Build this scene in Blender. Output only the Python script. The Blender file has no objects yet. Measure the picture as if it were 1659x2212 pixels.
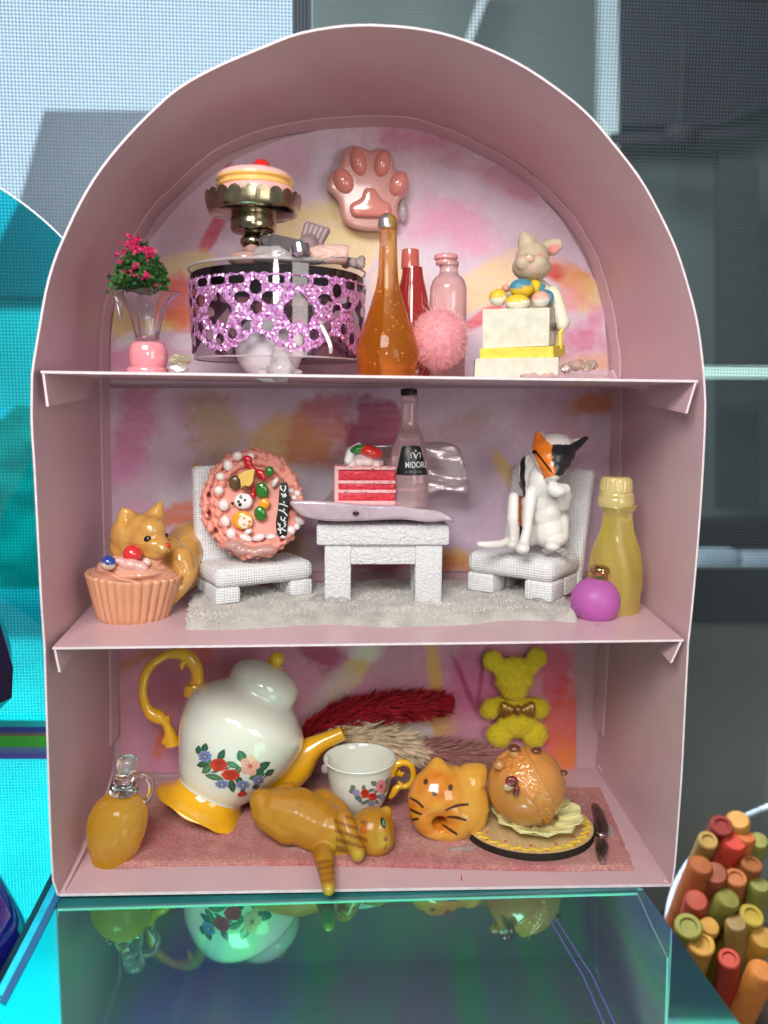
import bpy, bmesh, math, random
import numpy as np
from mathutils import Vector, Matrix, noise
from mathutils.bvhtree import BVHTree

scene = bpy.context.scene
col = scene.collection
scene.unit_settings.system = 'METRIC'
scene.unit_settings.scale_length = 0.01          # one unit is one centimetre
rng = random.Random(7)
nrng = np.random.default_rng(7)

# ------------------------------------------------------------------ camera
F_PX, PW, PH = 1779.0, 1659.0, 2212.0
CAM = np.array([-0.7447, -16.5, 10.3671])
_p, _y, _r = 0.1317, 0.0582, -0.0088
cy, sy, cp, sp, cr, sr = math.cos(_y), math.sin(_y), math.cos(_p), math.sin(_p), math.cos(_r), math.sin(_r)
ROT = np.array([[cy, sy, 0], [-sy, cy, 0], [0, 0, 1]]) @ np.array([[1, 0, 0], [0, cp, sp], [0, -sp, cp]]) @ np.array([[cr, 0, sr], [0, 1, 0], [-sr, 0, cr]])
cam_d = bpy.data.cameras.new('camera')
cam = bpy.data.objects.new('camera', cam_d)
col.objects.link(cam)
m = Matrix(((ROT[0, 0], ROT[0, 2], -ROT[0, 1], CAM[0]), (ROT[1, 0], ROT[1, 2], -ROT[1, 1], CAM[1]), (ROT[2, 0], ROT[2, 2], -ROT[2, 1], CAM[2]), (0, 0, 0, 1)))
cam.matrix_world = m
cam_d.sensor_fit = 'VERTICAL'
cam_d.sensor_height = 36.0
cam_d.lens = F_PX / PH * 36.0
cam_d.clip_start = 0.1
cam_d.clip_end = 1000
cam_d.dof.use_dof = True
cam_d.dof.focus_distance = 18.4
cam_d.dof.aperture_fstop = 0.155
scene.camera = cam

# ------------------------------------------------------------------ light
w = bpy.data.worlds.new("World")
scene.world = w
w.use_nodes = True
w.node_tree.nodes['Background'].inputs[0].default_value = (0.93, 0.97, 1.0, 1)
w.node_tree.nodes['Background'].inputs[1].default_value = 0.24


def area(name, loc, target, sx, sy_, watts, color, shape='RECTANGLE'):
    l = bpy.data.lights.new(name, 'AREA')
    l.shape = shape
    l.size, l.size_y = sx, sy_
    l.energy = watts
    l.color = color
    o = bpy.data.objects.new(name, l)
    o.location = loc
    o.rotation_euler = (Vector(target) - Vector(loc)).to_track_quat('-Z', 'Y').to_euler()
    col.objects.link(o)
    return o


area('window_light', (-7, -24, 26), (0, 3, 8), 15, 11, 9600, (1.0, 0.98, 0.95))
area('lamp_light', (-1.5, -17.5, 13.5), (0, 3, 9), 2.6, 2.6, 420, (1.0, 0.95, 0.88), 'DISK')
area('fill_light', (13, -22, 12), (0, 2, 5), 10, 12, 1500, (1.0, 0.93, 0.88))  # unseen fill lamp, added to brighten the lower compartment
area('daylight_stand_in', (-8, 16, 50), (0, 44, -4), 40, 24, 90000, (0.92, 0.97, 1.0))  # area lamp added as a stand-in for daylight on the outdoor surfaces
scene.view_settings.view_transform = 'Standard'
scene.view_settings.look = 'None'
scene.view_settings.exposure = 0.12
scene.view_settings.gamma = 1.0
scene.render.engine = 'CYCLES'
cy_ = scene.cycles
cy_.use_denoising = True
cy_.max_bounces = 12
cy_.transmission_bounces = 10
cy_.transparent_max_bounces = 24
cy_.sample_clamp_indirect = 4.0
cy_.blur_glossy = 0.6


# ------------------------------------------------------------------ geometry helpers
def ray(px, py):
    return ROT @ np.array([(px - PW / 2) / F_PX, 1.0, -(py - PH / 2) / F_PX])


def P(px, py, y):
    d = ray(px, py)
    return CAM + d * ((y - CAM[1]) / d[1])


def PZ(px, py, z0, zx=0.0):
    d = ray(px, py)
    t = (z0 + zx * CAM[0] - CAM[2]) / (d[2] - zx * d[0])
    return CAM + d * t


def sc(p):
    return float((np.asarray(p) - CAM) @ ROT[:, 1]) / F_PX


def lin(hexs):
    v = [int(hexs[i:i + 2], 16) / 255 for i in (0, 2, 4)]
    return np.array([x / 12.92 if x <= 0.04045 else ((x + 0.055) / 1.055) ** 2.4 for x in v])


def alb(hexs, k=1.0):
    return tuple(np.clip(lin(hexs) * k, 0, 0.88))


def rotm(ax, deg):
    return np.array(Matrix.Rotation(math.radians(deg), 3, ax))


def join(*gs):
    V, Fc, n = [], [], 0
    for v, f in gs:
        v = np.asarray(v, float).reshape(-1, 3)
        V.append(v)
        Fc += [[i + n for i in q] for q in f]
        n += len(v)
    return np.concatenate(V), Fc


def lathe(prof, origin, seg=48, axis=(0, 0, 1), fn=None, xdir=(1, 0, 0)):
    """prof: (radius, height) list; fn(theta, i) -> radial factor."""
    a = np.array(axis, float); a /= np.linalg.norm(a)
    x = np.array(xdir, float); x = x - a * (x @ a); x /= np.linalg.norm(x)
    y = np.cross(a, x)
    V, Fc = [], []
    for i, (r, h) in enumerate(prof):
        for k in range(seg):
            t = 2 * math.pi * k / seg
            q = fn(t, i) if fn else 1.0
            dh = 0
            if isinstance(q, tuple): q, dh = q
            V.append(np.array(origin) + a * (h + dh) + (x * math.cos(t) + y * math.sin(t)) * max(r, 1e-5) * q)
    n = len(prof)
    for i in range(n - 1):
        for k in range(seg):
            k2 = (k + 1) % seg
            Fc.append([i * seg + k, i * seg + k2, (i + 1) * seg + k2, (i + 1) * seg + k])
    if prof[0][0] > 1e-3: Fc.append(list(range(seg))[::-1])
    if prof[-1][0] > 1e-3: Fc.append([(n - 1) * seg + k for k in range(seg)])
    return np.array(V), Fc


def smooth_prof(pts, sub=5):
    """Catmull-Rom through a profile."""
    p = np.array(pts, float)
    out = []
    for i in range(len(p) - 1):
        p0, p1, p2, p3 = p[max(i - 1, 0)], p[i], p[i + 1], p[min(i + 2, len(p) - 1)]
        for s in range(sub):
            t = s / sub
            out.append(0.5 * ((2 * p1) + (-p0 + p2) * t + (2 * p0 - 5 * p1 + 4 * p2 - p3) * t * t + (-p0 + 3 * p1 - 3 * p2 + p3) * t ** 3))
    out.append(p[-1])
    return np.array(out)


def ell(c, r, rot=None, n=16):
    r = np.array([r, r, r] if np.isscalar(r) else r, float)
    V, Fc = [], []
    m_ = n // 2
    for i in range(m_ + 1):
        ph = math.pi * i / m_
        for k in range(n):
            t = 2 * math.pi * k / n
            V.append([max(math.sin(ph), 1e-4) * math.cos(t), max(math.sin(ph), 1e-4) * math.sin(t), math.cos(ph)])
    for i in range(m_):
        for k in range(n):
            k2 = (k + 1) % n
            Fc.append([i * n + k, (i + 1) * n + k, (i + 1) * n + k2, i * n + k2])
    V = np.array(V) * r
    if rot is not None: V = V @ np.asarray(rot).T
    return V + np.array(c), Fc


def tube(pts, rad, seg=12, closed=False, sub=0):
    p = np.array(pts, float)
    rad = np.array([rad] * len(p) if np.isscalar(rad) else rad, float)
    if sub:
        q = smooth_prof(np.concatenate([np.vstack([p, p[:1]]) if closed else p, np.append(rad, rad[:1])[:, None] if closed else rad[:, None]], 1), sub)
        if closed: q = q[:-1]
        p, rad = q[:, :3], np.abs(q[:, 3])
    n = len(p)
    V, Fc = [], []
    T = np.roll(p, -1, 0) - np.roll(p, 1, 0)
    if not closed:
        T[0], T[-1] = p[1] - p[0], p[-1] - p[-2]
    T /= np.linalg.norm(T, axis=1)[:, None] + 1e-12
    u = np.cross(T[0], [0.31, 0.9, 0.3]); u /= np.linalg.norm(u)
    for i in range(n):
        u = u - T[i] * (u @ T[i]); u /= np.linalg.norm(u)
        v = np.cross(T[i], u)
        for k in range(seg):
            t = 2 * math.pi * k / seg
            V.append(p[i] + (u * math.cos(t) + v * math.sin(t)) * rad[i])
    for i in range(n if closed else n - 1):
        j = (i + 1) % n
        for k in range(seg):
            k2 = (k + 1) % seg
            Fc.append([i * seg + k, i * seg + k2, j * seg + k2, j * seg + k])
    if not closed:
        Fc.append(list(range(seg))[::-1]); Fc.append([(n - 1) * seg + k for k in range(seg)])
    return np.array(V), Fc


def chain(pts, rads, step=0.35, n=12):
    """spheres along a poly-line (input for remesh)."""
    out = []
    for a, b, ra, rb in zip(pts[:-1], pts[1:], rads[:-1], rads[1:]):
        a, b = np.array(a, float), np.array(b, float)
        L = np.linalg.norm(b - a)
        k = max(2, int(L / (min(ra, rb) * step)) + 1)
        for i in range(k + 1):
            t = i / k
            out.append(ell(a + (b - a) * t, ra + (rb - ra) * t, n=n))
    return join(*out)


def bx(c, size, rot=None, bevel=0.0, seg=3, sub=0):
    bm = bmesh.new()
    bmesh.ops.create_cube(bm, size=1.0)
    for v in bm.verts: v.co = Vector((v.co.x * size[0], v.co.y * size[1], v.co.z * size[2]))
    if bevel: bmesh.ops.bevel(bm, geom=bm.edges[:], offset=bevel, segments=seg, profile=0.5, affect='EDGES')
    if sub: bmesh.ops.subdivide_edges(bm, edges=bm.edges[:], cuts=sub, use_grid_fill=True)
    V = np.array([v.co[:] for v in bm.verts]); Fc = [[v.index for v in f.verts] for f in bm.faces]
    bm.free()
    if rot is not None: V = V @ np.asarray(rot).T
    return V + np.array(c), Fc


def slab(quad_front, quad_back):
    """box between two 4-point loops"""
    V = np.concatenate([np.array(quad_front), np.array(quad_back)])
    return V, [[0, 1, 2, 3], [7, 6, 5, 4], [0, 4, 5, 1], [1, 5, 6, 2], [2, 6, 7, 3], [3, 7, 4, 0]]


def puff(outline, y, depth, bev, lean=0.0, steps=4, fn=None):
    """solid with the given pixel outline: back at y, front at y - depth, rounded front rim."""
    o = np.array(outline, float)
    area_ = 0.5 * np.sum(o[:, 0] * np.roll(o[:, 1], -1) - np.roll(o[:, 0], -1) * o[:, 1])
    if area_ < 0: o = o[::-1]
    e = np.roll(o, -1, 0) - np.roll(o, 1, 0)
    nrm = np.stack([e[:, 1], -e[:, 0]], 1); nrm /= np.linalg.norm(nrm, axis=1)[:, None] + 1e-9
    cy0 = o[:, 1].max()
    ss = sc(P(o[:, 0].mean(), o[:, 1].mean(), y))
    rings = [(0, y)]
    for i in range(steps + 1):
        a = math.pi / 2 * i / steps
        rings.append((bev * (1 - math.cos(a)), y - depth + bev * ss * (1 - math.sin(a))))
    V = []
    for ins, yy in rings:
        q = o - nrm * ins
        V += [P(a, b, yy + lean * (cy0 - b) * ss) for a, b in q]
    n = len(o); Fc = []
    for i in range(len(rings) - 1):
        for k in range(n):
            k2 = (k + 1) % n
            Fc.append([i * n + k, (i + 1) * n + k, (i + 1) * n + k2, i * n + k2])
    Fc.append(list(range(n))); Fc.append([(len(rings) - 1) * n + k for k in range(n)][::-1])
    return np.array(V), Fc


def curve2(pts, sub=4):
    p = np.array(pts, float)
    q = smooth_prof(np.vstack([p[-1:], p, p[:2]]), sub)
    return q[sub:-sub - 1] if len(q) > 2 * sub else q


def remesh(geom, voxel, smooth=6, dec=None):
    V, Fc = geom
    me = bpy.data.meshes.new('tmp'); me.from_pydata([tuple(v) for v in V], [], Fc)
    o = bpy.data.objects.new('tmp', me); col.objects.link(o)
    r = o.modifiers.new('r', 'REMESH'); r.mode = 'VOXEL'; r.voxel_size = voxel
    s = o.modifiers.new('s', 'SMOOTH'); s.factor = 0.5; s.iterations = smooth
    ev = o.evaluated_get(bpy.context.evaluated_depsgraph_get())
    m2 = ev.to_mesh()
    V2 = np.empty(len(m2.vertices) * 3); m2.vertices.foreach_get('co', V2)
    F2 = [list(p.vertices) for p in m2.polygons]
    ev.to_mesh_clear(); bpy.data.objects.remove(o); bpy.data.meshes.remove(me)
    return V2.reshape(-1, 3), F2


def fibres(pos, dirs, length, width, droop=0.0):
    V, Fc = [], []
    for p, d in zip(pos, dirs):
        d = np.array(d, float); d /= np.linalg.norm(d) + 1e-9
        L = length * rng.uniform(0.6, 1.25)
        s = np.cross(d, [rng.gauss(0, 1), rng.gauss(0, 1), rng.gauss(0, 1)]); s /= np.linalg.norm(s) + 1e-9
        b = np.cross(d, s) * L * rng.uniform(-0.3, 0.3) + np.array([0, 0, -droop * L])
        n = len(V)
        V += [p - s * width, p + s * width, p + d * L * 0.55 + b * 0.4 + s * width * 0.7, p + d * L * 0.55 + b * 0.4 - s * width * 0.7, p + d * L + b]
        Fc += [[n, n + 1, n + 2, n + 3], [n + 3, n + 2, n + 4]]
    return np.array(V), Fc


def surf_points(geom, n, cond=None):
    V, Fc = geom
    T = [(f[0], f[i], f[i + 1]) for f in Fc for i in range(1, len(f) - 1)]
    T = np.array(T)
    A, B, C = V[T[:, 0]], V[T[:, 1]], V[T[:, 2]]
    N = np.cross(B - A, C - A); ar = np.linalg.norm(N, axis=1)
    idx = nrng.choice(len(T), n, p=ar / ar.sum())
    u, v = nrng.random(n), nrng.random(n)
    fl = u + v > 1; u[fl], v[fl] = 1 - u[fl], 1 - v[fl]
    Pp = A[idx] + (B - A)[idx] * u[:, None] + (C - A)[idx] * v[:, None]
    Nn = N[idx] / (ar[idx][:, None] + 1e-12)
    return Pp, Nn


def vnoise(x, y, seed=0):
    x = np.asarray(x, float); y = np.asarray(y, float)
    t = np.random.default_rng(seed).random((64, 64))
    xi, yi = np.floor(x).astype(int), np.floor(y).astype(int)
    fx, fy = x - xi, y - yi
    fx, fy = fx * fx * (3 - 2 * fx), fy * fy * (3 - 2 * fy)
    g = lambda a, b: t[a % 64, b % 64]
    return (g(xi, yi) * (1 - fx) + g(xi + 1, yi) * fx) * (1 - fy) + (g(xi, yi + 1) * (1 - fx) + g(xi + 1, yi + 1) * fx) * fy


def fbm(x, y, seed=0, octv=4):
    return sum(vnoise(x * 2 ** i, y * 2 ** i, seed + i) * 0.5 ** (i + 1) for i in range(octv)) / (1 - 0.5 ** octv)


# ------------------------------------------------------------------ materials
_mats = {}


def mat(name, base=(0.5, 0.5, 0.5), rough=0.5, metal=0.0, spec=0.5, coat=0.0, trans=0.0, ior=1.45, sss=0.0, sssr=0.15,
        var=None, bump=None, attr=False, emis=None, film=None, sheen=0.0, alpha=None, stretch=None, rvar=None):
    if name in _mats: return _mats[name]
    mt = bpy.data.materials.new(name); mt.use_nodes = True
    nt = mt.node_tree; N, L = nt.nodes, nt.links
    b = N['Principled BSDF']
    I = b.inputs
    I['Roughness'].default_value = rough; I['Metallic'].default_value = metal
    I['Specular IOR Level'].default_value = spec; I['Coat Weight'].default_value = coat; I['Coat Roughness'].default_value = 0.08
    I['Transmission Weight'].default_value = trans; I['IOR'].default_value = ior
    I['Subsurface Weight'].default_value = sss; I['Subsurface Radius'].default_value = (1.0, 0.6, 0.4); I['Subsurface Scale'].default_value = sssr
    I['Sheen Weight'].default_value = sheen; I['Sheen Roughness'].default_value = 0.4
    if film: I['Thin Film Thickness'].default_value = film; I['Thin Film IOR'].default_value = 1.4
    if emis: I['Emission Color'].default_value = (*emis[0], 1); I['Emission Strength'].default_value = emis[1]
    tc = N.new('ShaderNodeTexCoord'); vec = tc.outputs['Object']
    if stretch:
        mp = N.new('ShaderNodeMapping'); mp.inputs['Scale'].default_value = stretch; L.new(vec, mp.inputs[0]); vec = mp.outputs[0]
    if attr:
        at = N.new('ShaderNodeAttribute'); at.attribute_name = 'Col'; c = at.outputs['Color']
    else:
        rgb = N.new('ShaderNodeRGB'); rgb.outputs[0].default_value = (*base, 1); c = rgb.outputs[0]
    if var:
        nz = N.new('ShaderNodeTexNoise'); nz.inputs['Scale'].default_value = var[0]; nz.inputs['Detail'].default_value = 6; L.new(vec, nz.inputs['Vector'])
        mr = N.new('ShaderNodeMapRange'); mr.inputs[1].default_value = 0.3; mr.inputs[2].default_value = 0.7; mr.inputs[3].default_value = 1 - var[1]; mr.inputs[4].default_value = 1 + var[1] * 0.6
        L.new(nz.outputs['Fac'], mr.inputs[0])
        vs = N.new('ShaderNodeVectorMath'); vs.operation = 'SCALE'; L.new(c, vs.inputs[0]); L.new(mr.outputs[0], vs.inputs['Scale']); c = vs.outputs[0]
    L.new(c, I['Base Color'])
    if rvar:
        nz = N.new('ShaderNodeTexNoise'); nz.inputs['Scale'].default_value = rvar[0]; nz.inputs['Detail'].default_value = 4; L.new(vec, nz.inputs['Vector'])
        mr = N.new('ShaderNodeMapRange'); mr.inputs[1].default_value = 0.3; mr.inputs[2].default_value = 0.7; mr.inputs[3].default_value = max(rough - rvar[1], 0.02); mr.inputs[4].default_value = rough + rvar[1]
        L.new(nz.outputs['Fac'], mr.inputs[0]); L.new(mr.outputs[0], I['Roughness'])
    if bump:
        kind, s, st, dist = bump
        if kind == 'noise':
            t = N.new('ShaderNodeTexNoise'); t.inputs['Detail'].default_value = 5; t.inputs['Scale'].default_value = s; L.new(vec, t.inputs['Vector']); out = t.outputs['Fac']
        elif kind == 'voronoi':
            t = N.new('ShaderNodeTexVoronoi'); t.inputs['Scale'].default_value = s; L.new(vec, t.inputs['Vector']); out = t.outputs['Distance']
        elif kind == 'weave':
            outs = []
            for d in ('X', 'Y'):
                t = N.new('ShaderNodeTexWave'); t.wave_type = 'BANDS'; t.bands_direction = d; t.inputs['Scale'].default_value = s; t.inputs['Distortion'].default_value = 0.6
                t.inputs['Detail'].default_value = 2; L.new(vec, t.inputs['Vector']); outs.append(t.outputs['Fac'])
            mm = N.new('ShaderNodeMath'); mm.operation = 'MULTIPLY'; L.new(outs[0], mm.inputs[0]); L.new(outs[1], mm.inputs[1]); out = mm.outputs[0]
        elif kind == 'knit':
            outs = []
            for d in ('X', 'Z'):
                t = N.new('ShaderNodeTexWave'); t.wave_type = 'BANDS'; t.bands_direction = d; t.inputs['Scale'].default_value = s; t.inputs['Distortion'].default_value = 1.2
                t.inputs['Detail'].default_value = 2; L.new(vec, t.inputs['Vector']); outs.append(t.outputs['Fac'])
            mm = N.new('ShaderNodeMath'); mm.operation = 'ADD'; L.new(outs[0], mm.inputs[0]); L.new(outs[1], mm.inputs[1]); out = mm.outputs[0]
        bp = N.new('ShaderNodeBump'); bp.inputs['Strength'].default_value = st; bp.inputs['Distance'].default_value = dist
        L.new(out, bp.inputs['Height']); L.new(bp.outputs[0], I['Normal'])
    _mats[name] = mt
    return mt


# ------------------------------------------------------------------ objects
def tag(o, label=None, cat=None, group=None, kind=None):
    if label: o['label'] = label
    if cat: o['category'] = cat
    if group: o['group'] = group
    if kind: o['kind'] = kind
    return o


def root(name, label, cat, at, group=None):
    o = bpy.data.objects.new(name, None); col.objects.link(o)
    o.location = tuple(at); o.empty_display_size = 0.3
    o['_o'] = 1
    return tag(o, label, cat, group)


ORG = {}


def mk(name, geom, material, parent=None, at=None, angle=40, colors=None, label=None, kind=None):
    """link one mesh object; verts are given in world space."""
    V, Fc = geom
    V = np.asarray(V, float)
    if parent is not None:
        o0 = ORG[parent.name]
    else:
        o0 = np.array(at if at is not None else [(V[:, 0].min() + V[:, 0].max()) / 2, (V[:, 1].min() + V[:, 1].max()) / 2, V[:, 2].min()], float)
    me = bpy.data.meshes.new(name)
    me.from_pydata([tuple(v) for v in (V - o0)], [], Fc)
    if colors is not None:
        ca = me.color_attributes.new('Col', 'FLOAT_COLOR', 'POINT')
        cc = np.ones((len(V), 4), np.float32); cc[:, :3] = colors
        ca.data.foreach_set('color', cc.ravel())
    if isinstance(material, (list, tuple)):
        for x in material: me.materials.append(x)
    else:
        me.materials.append(material)
    bm = bmesh.new(); bm.from_mesh(me); bmesh.ops.recalc_face_normals(bm, faces=bm.faces); bm.to_mesh(me); bm.free()
    if angle is not None:
        me.polygons.foreach_set('use_smooth', [True] * len(me.polygons))
        if angle < 180: me.set_sharp_from_angle(angle=math.radians(angle))
    o = bpy.data.objects.new(name, me); col.objects.link(o)
    if parent is not None:
        o.parent = parent
        ORG[o.name] = o0
        pc = parent
        o.location = (0, 0, 0) if True else o0
    else:
        o.location = tuple(o0)
        ORG[o.name] = o0
    if label: o['label'] = label
    if kind: o['kind'] = kind
    return o


def thing(name, label, cat, at, group=None):
    o = root(name, label, cat, at, group)
    ORG[o.name] = np.array(at, float)
    del o['_o']
    return o


def solo(name, geom, material, label, cat, group=None, **k):
    o = mk(name, geom, material, **k)
    return tag(o, label, cat, group)


class Decal:
    """flat print laid on a surface: shapes drawn in the picture's pixels, dropped on the mesh along the line of sight."""

    def __init__(self, geom, lift=0.006):
        self.bvh = BVHTree.FromPolygons([tuple(v) for v in geom[0]], geom[1])
        self.V, self.F, self.C, self.lift = [], [], [], lift

    def hit(self, x, y, lift):
        d = Vector(ray(x, y)).normalized()
        h, n, _, _ = self.bvh.ray_cast(Vector(CAM), d)
        if h is None: return None
        if n.dot(d) > 0: n = -n
        return np.array(h + n * lift)

    def poly(self, pts, c, lift=None, rings=2):
        lift = self.lift if lift is None else lift
        p = np.array(pts, float); ct = p.mean(0)
        n0 = len(self.V); q = [ct] + [ct + (v - ct) * (r + 1) / rings for r in range(rings) for v in p]
        h = [self.hit(a, b, lift) for a, b in q]
        if h[0] is None: return
        for i in range(len(h)):
            if h[i] is None: h[i] = h[0] if i <= len(p) else h[i - len(p)]
        self.V += h; self.C += [c] * len(h)
        n = len(p)
        for k in range(n):
            k2 = (k + 1) % n
            self.F.append([n0, n0 + 1 + k, n0 + 1 + k2])
            for r in range(rings - 1):
                a = n0 + 1 + r * n
                self.F.append([a + k, a + n + k, a + n + k2, a + k2])

    def blob(self, x, y, rx, ry, c, rot=0, lift=None, n=14, wob=0.0, petals=0):
        cr_, sr_ = math.cos(math.radians(rot)), math.sin(math.radians(rot))
        pts = []
        for k in range(n):
            t = 2 * math.pi * k / n
            q = 1 + wob * math.sin(t * (petals or 3) + x)
            u, v = rx * math.cos(t) * q, ry * math.sin(t) * q
            pts.append((x + u * cr_ - v * sr_, y + u * sr_ + v * cr_))
        self.poly(pts, c, lift)

    def leaf(self, x, y, L, wd, rot, c, lift=None):
        cr_, sr_ = math.cos(math.radians(rot)), math.sin(math.radians(rot))
        pts = []
        for u, v in ((-1, 0), (-.6, .7), (0, 1), (.6, .6), (1, 0), (.6, -.6), (0, -1), (-.6, -.7)):
            pts.append((x + u * L * cr_ - v * wd * sr_, y + u * L * sr_ + v * wd * cr_))
        self.poly(pts, c, lift)

    def stroke(self, pts, wd, c, lift=None, sub=5):
        lift = self.lift if lift is None else lift
        p = smooth_prof(pts, sub); T = np.gradient(p, axis=0); T /= np.linalg.norm(T, axis=1)[:, None] + 1e-9
        n = len(p)
        wd = np.interp(np.linspace(0, 1, n), np.linspace(0, 1, len(wd)), wd) if not np.isscalar(wd) else np.full(n, wd)
        prev = None
        for i in range(n):
            a = self.hit(p[i, 0] - T[i, 1] * wd[i] / 2, p[i, 1] + T[i, 0] * wd[i] / 2, lift)
            b = self.hit(p[i, 0] + T[i, 1] * wd[i] / 2, p[i, 1] - T[i, 0] * wd[i] / 2, lift)
            if a is None or b is None: prev = None; continue
            n0 = len(self.V); self.V += [a, b]; self.C += [c, c]
            if prev is not None: self.F.append([prev, prev + 1, n0 + 1, n0])
            prev = n0

    def text(self, s, x, y, h, c, rot=0.0, sx=1.0, lift=None, shear=0):
        lift = self.lift if lift is None else lift
        cu = bpy.data.curves.new('t', 'FONT'); cu.body = s; cu.align_x = 'CENTER'; cu.align_y = 'CENTER'; cu.size = 1.0
        cu.offset = 0.012
        o = bpy.data.objects.new('t', cu); col.objects.link(o)
        ev = o.evaluated_get(bpy.context.evaluated_depsgraph_get()); me = ev.to_mesh()
        vs = [v.co.copy() for v in me.vertices]; fs = [list(p.vertices) for p in me.polygons]
        ev.to_mesh_clear(); bpy.data.objects.remove(o); bpy.data.curves.remove(cu)
        cr_, sr_ = math.cos(math.radians(rot)), math.sin(math.radians(rot))
        n0 = len(self.V); k = h / 0.7
        for v in vs:
            u, q = v.x * k * sx, -v.y * k
            hh = self.hit(x + u * cr_ - q * sr_, y + u * sr_ + q * cr_, lift)
            if hh is None: hh = self.hit(x, y, lift)
            self.V.append(hh); self.C.append(c)
        self.F += [[i + n0 for i in f] for f in fs]

    def geom(self):
        return np.array(self.V), self.F

    def done(self, name, material, parent, **k):
        k.setdefault('kind', 'stuff')
        return mk(name, self.geom(), material, parent, angle=None, colors=np.array(self.C), **k)


def axis_z(px, py, X, Y):
    """height at which the vertical line through (X, Y) shows at picture row py."""
    d = ray(px, py)
    t = (Y - CAM[1]) / d[1]
    return CAM[2] + d[2] * t


def lathe_px(px, y, rows, seg=48, sub=4, fn=None, base=None):
    """upright turned solid: rows of (picture row, half width in px), bottom first."""
    py0 = rows[0][0]
    b = P(px, py0, y)
    s = sc(b)
    prof = [(hw * s, P(px, py, y)[2] - b[2]) for py, hw in rows]
    if sub: prof = [tuple(q) for q in smooth_prof(prof, sub)]
    return lathe(prof, b, seg, fn=fn)


# levels of the three floors (each follows its front edge in the picture)
def level(pl, pr):
    a, b = P(*pl, 0.0), P(*pr, 0.0)
    zx = (b[2] - a[2]) / (b[0] - a[0])
    return a[2] - zx * a[0], zx


FLOOR = level((128, 1930), (1449, 1909))
SH2 = level((113, 1398), (1477, 1381))
SH1 = level((88, 801), (1508, 821))


def on(px, py, lv, up=0.0):
    return PZ(px, py, lv[0] + up, lv[1])


def zat(lv, x): return lv[0] + lv[1] * x
# ------------------------------------------------------------------ the pink card display box
DB = 5.57
front = {
 'a': [(128, 1933), (119, 1924), (112, 1809), (108, 1701), (105, 1600), (102, 1498), (99, 1400)],
 'b': [(99, 1400), (92, 1303), (84, 1147), (76, 991), (71, 913), (72, 810)],
 'c': [(72, 810), (76, 780), (89, 702), (103, 624), (121, 562), (142, 511), (175, 441), (218, 370), (273, 302), (331, 242), (390, 191), (471, 146), (566, 106), (644, 76), (734, 60), (801, 57)],
 'd': [(801, 57), (880, 62), (958, 76), (1042, 104), (1126, 144), (1204, 196), (1267, 248), (1319, 308), (1378, 384), (1417, 452), (1456, 534), (1483, 616), (1503, 694), (1514, 772), (1519, 830)],
 'e': [(1519, 830), (1521, 870), (1520, 919), (1515, 1024), (1505, 1171), (1492, 1318), (1484, 1390)],
 'f': [(1484, 1390), (1477, 1528), (1471, 1654), (1463, 1770), (1453, 1895), (1449, 1912)]}
back = {
 'a': [(246, 1680), (247, 1560), (246, 1420)],
 'b': [(246, 1420), (236, 1250), (230, 1050), (226, 830)],
 'c': [(226, 830), (226, 722), (238, 640), (262, 570), (296, 511), (335, 452), (370, 419), (429, 363), (482, 325), (566, 291), (678, 270), (797, 262)],
 'd': [(797, 262), (885, 266), (958, 286), (1024, 316), (1108, 361), (1182, 420), (1229, 470), (1271, 536), (1297, 602), (1315, 672), (1326, 747), (1331, 840)],
 'e': [(1331, 840), (1329, 1050), (1318, 1230), (1304, 1400)],
 'f': [(1304, 1400), (1297, 1500), (1290, 1610), (1286, 1658)]}


def resample(pts, n, smooth=True):
    p = smooth_prof(pts, 6) if smooth and len(pts) > 2 else np.array(pts, float)
    d = np.concatenate([[0], np.cumsum(np.linalg.norm(np.diff(p, axis=0), axis=1))])
    t = np.linspace(0, d[-1], n)
    return np.stack([np.interp(t, d, p[:, 0]), np.interp(t, d, p[:, 1])], 1)


FO, BO = [], []
for key, n in zip('abcdef', (14, 14, 40, 40, 14, 14)):
    FO.append(resample(front[key], n)[:-1]); BO.append(resample(back[key], n)[:-1])
FO = np.vstack(FO + [[front['f'][-1]]]); BO = np.vstack(BO + [[back['f'][-1]]])
PINK = (0.64, 0.425, 0.465)
M_card = mat('pink_card', PINK, rough=0.34, spec=0.5, var=(0.35, 0.07), bump=('noise', 3, 0.03, 0.02), rvar=(0.5, 0.06))
M_edge = mat('card_edge', (0.78, 0.64, 0.68), rough=0.6, var=(6, 0.12))
box = thing('display_box', 'tall arched pink card display box with two shelves, open at the front', 'display box', P(790, 1925, 2.0) * [1, 0, 0] + [0, 2.6, 0])
Ff = np.array([P(a, b, 0) for a, b in FO]); Bf = np.array([P(a, b, DB) for a, b in BO])
rings = 8
V = np.concatenate([Ff + (Bf - Ff) * (i / rings) for i in range(rings + 1)])
n = len(FO)
Fc = [[i * n + k, i * n + k + 1, (i + 1) * n + k + 1, (i + 1) * n + k] for i in range(rings) for k in range(n - 1)]
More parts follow.
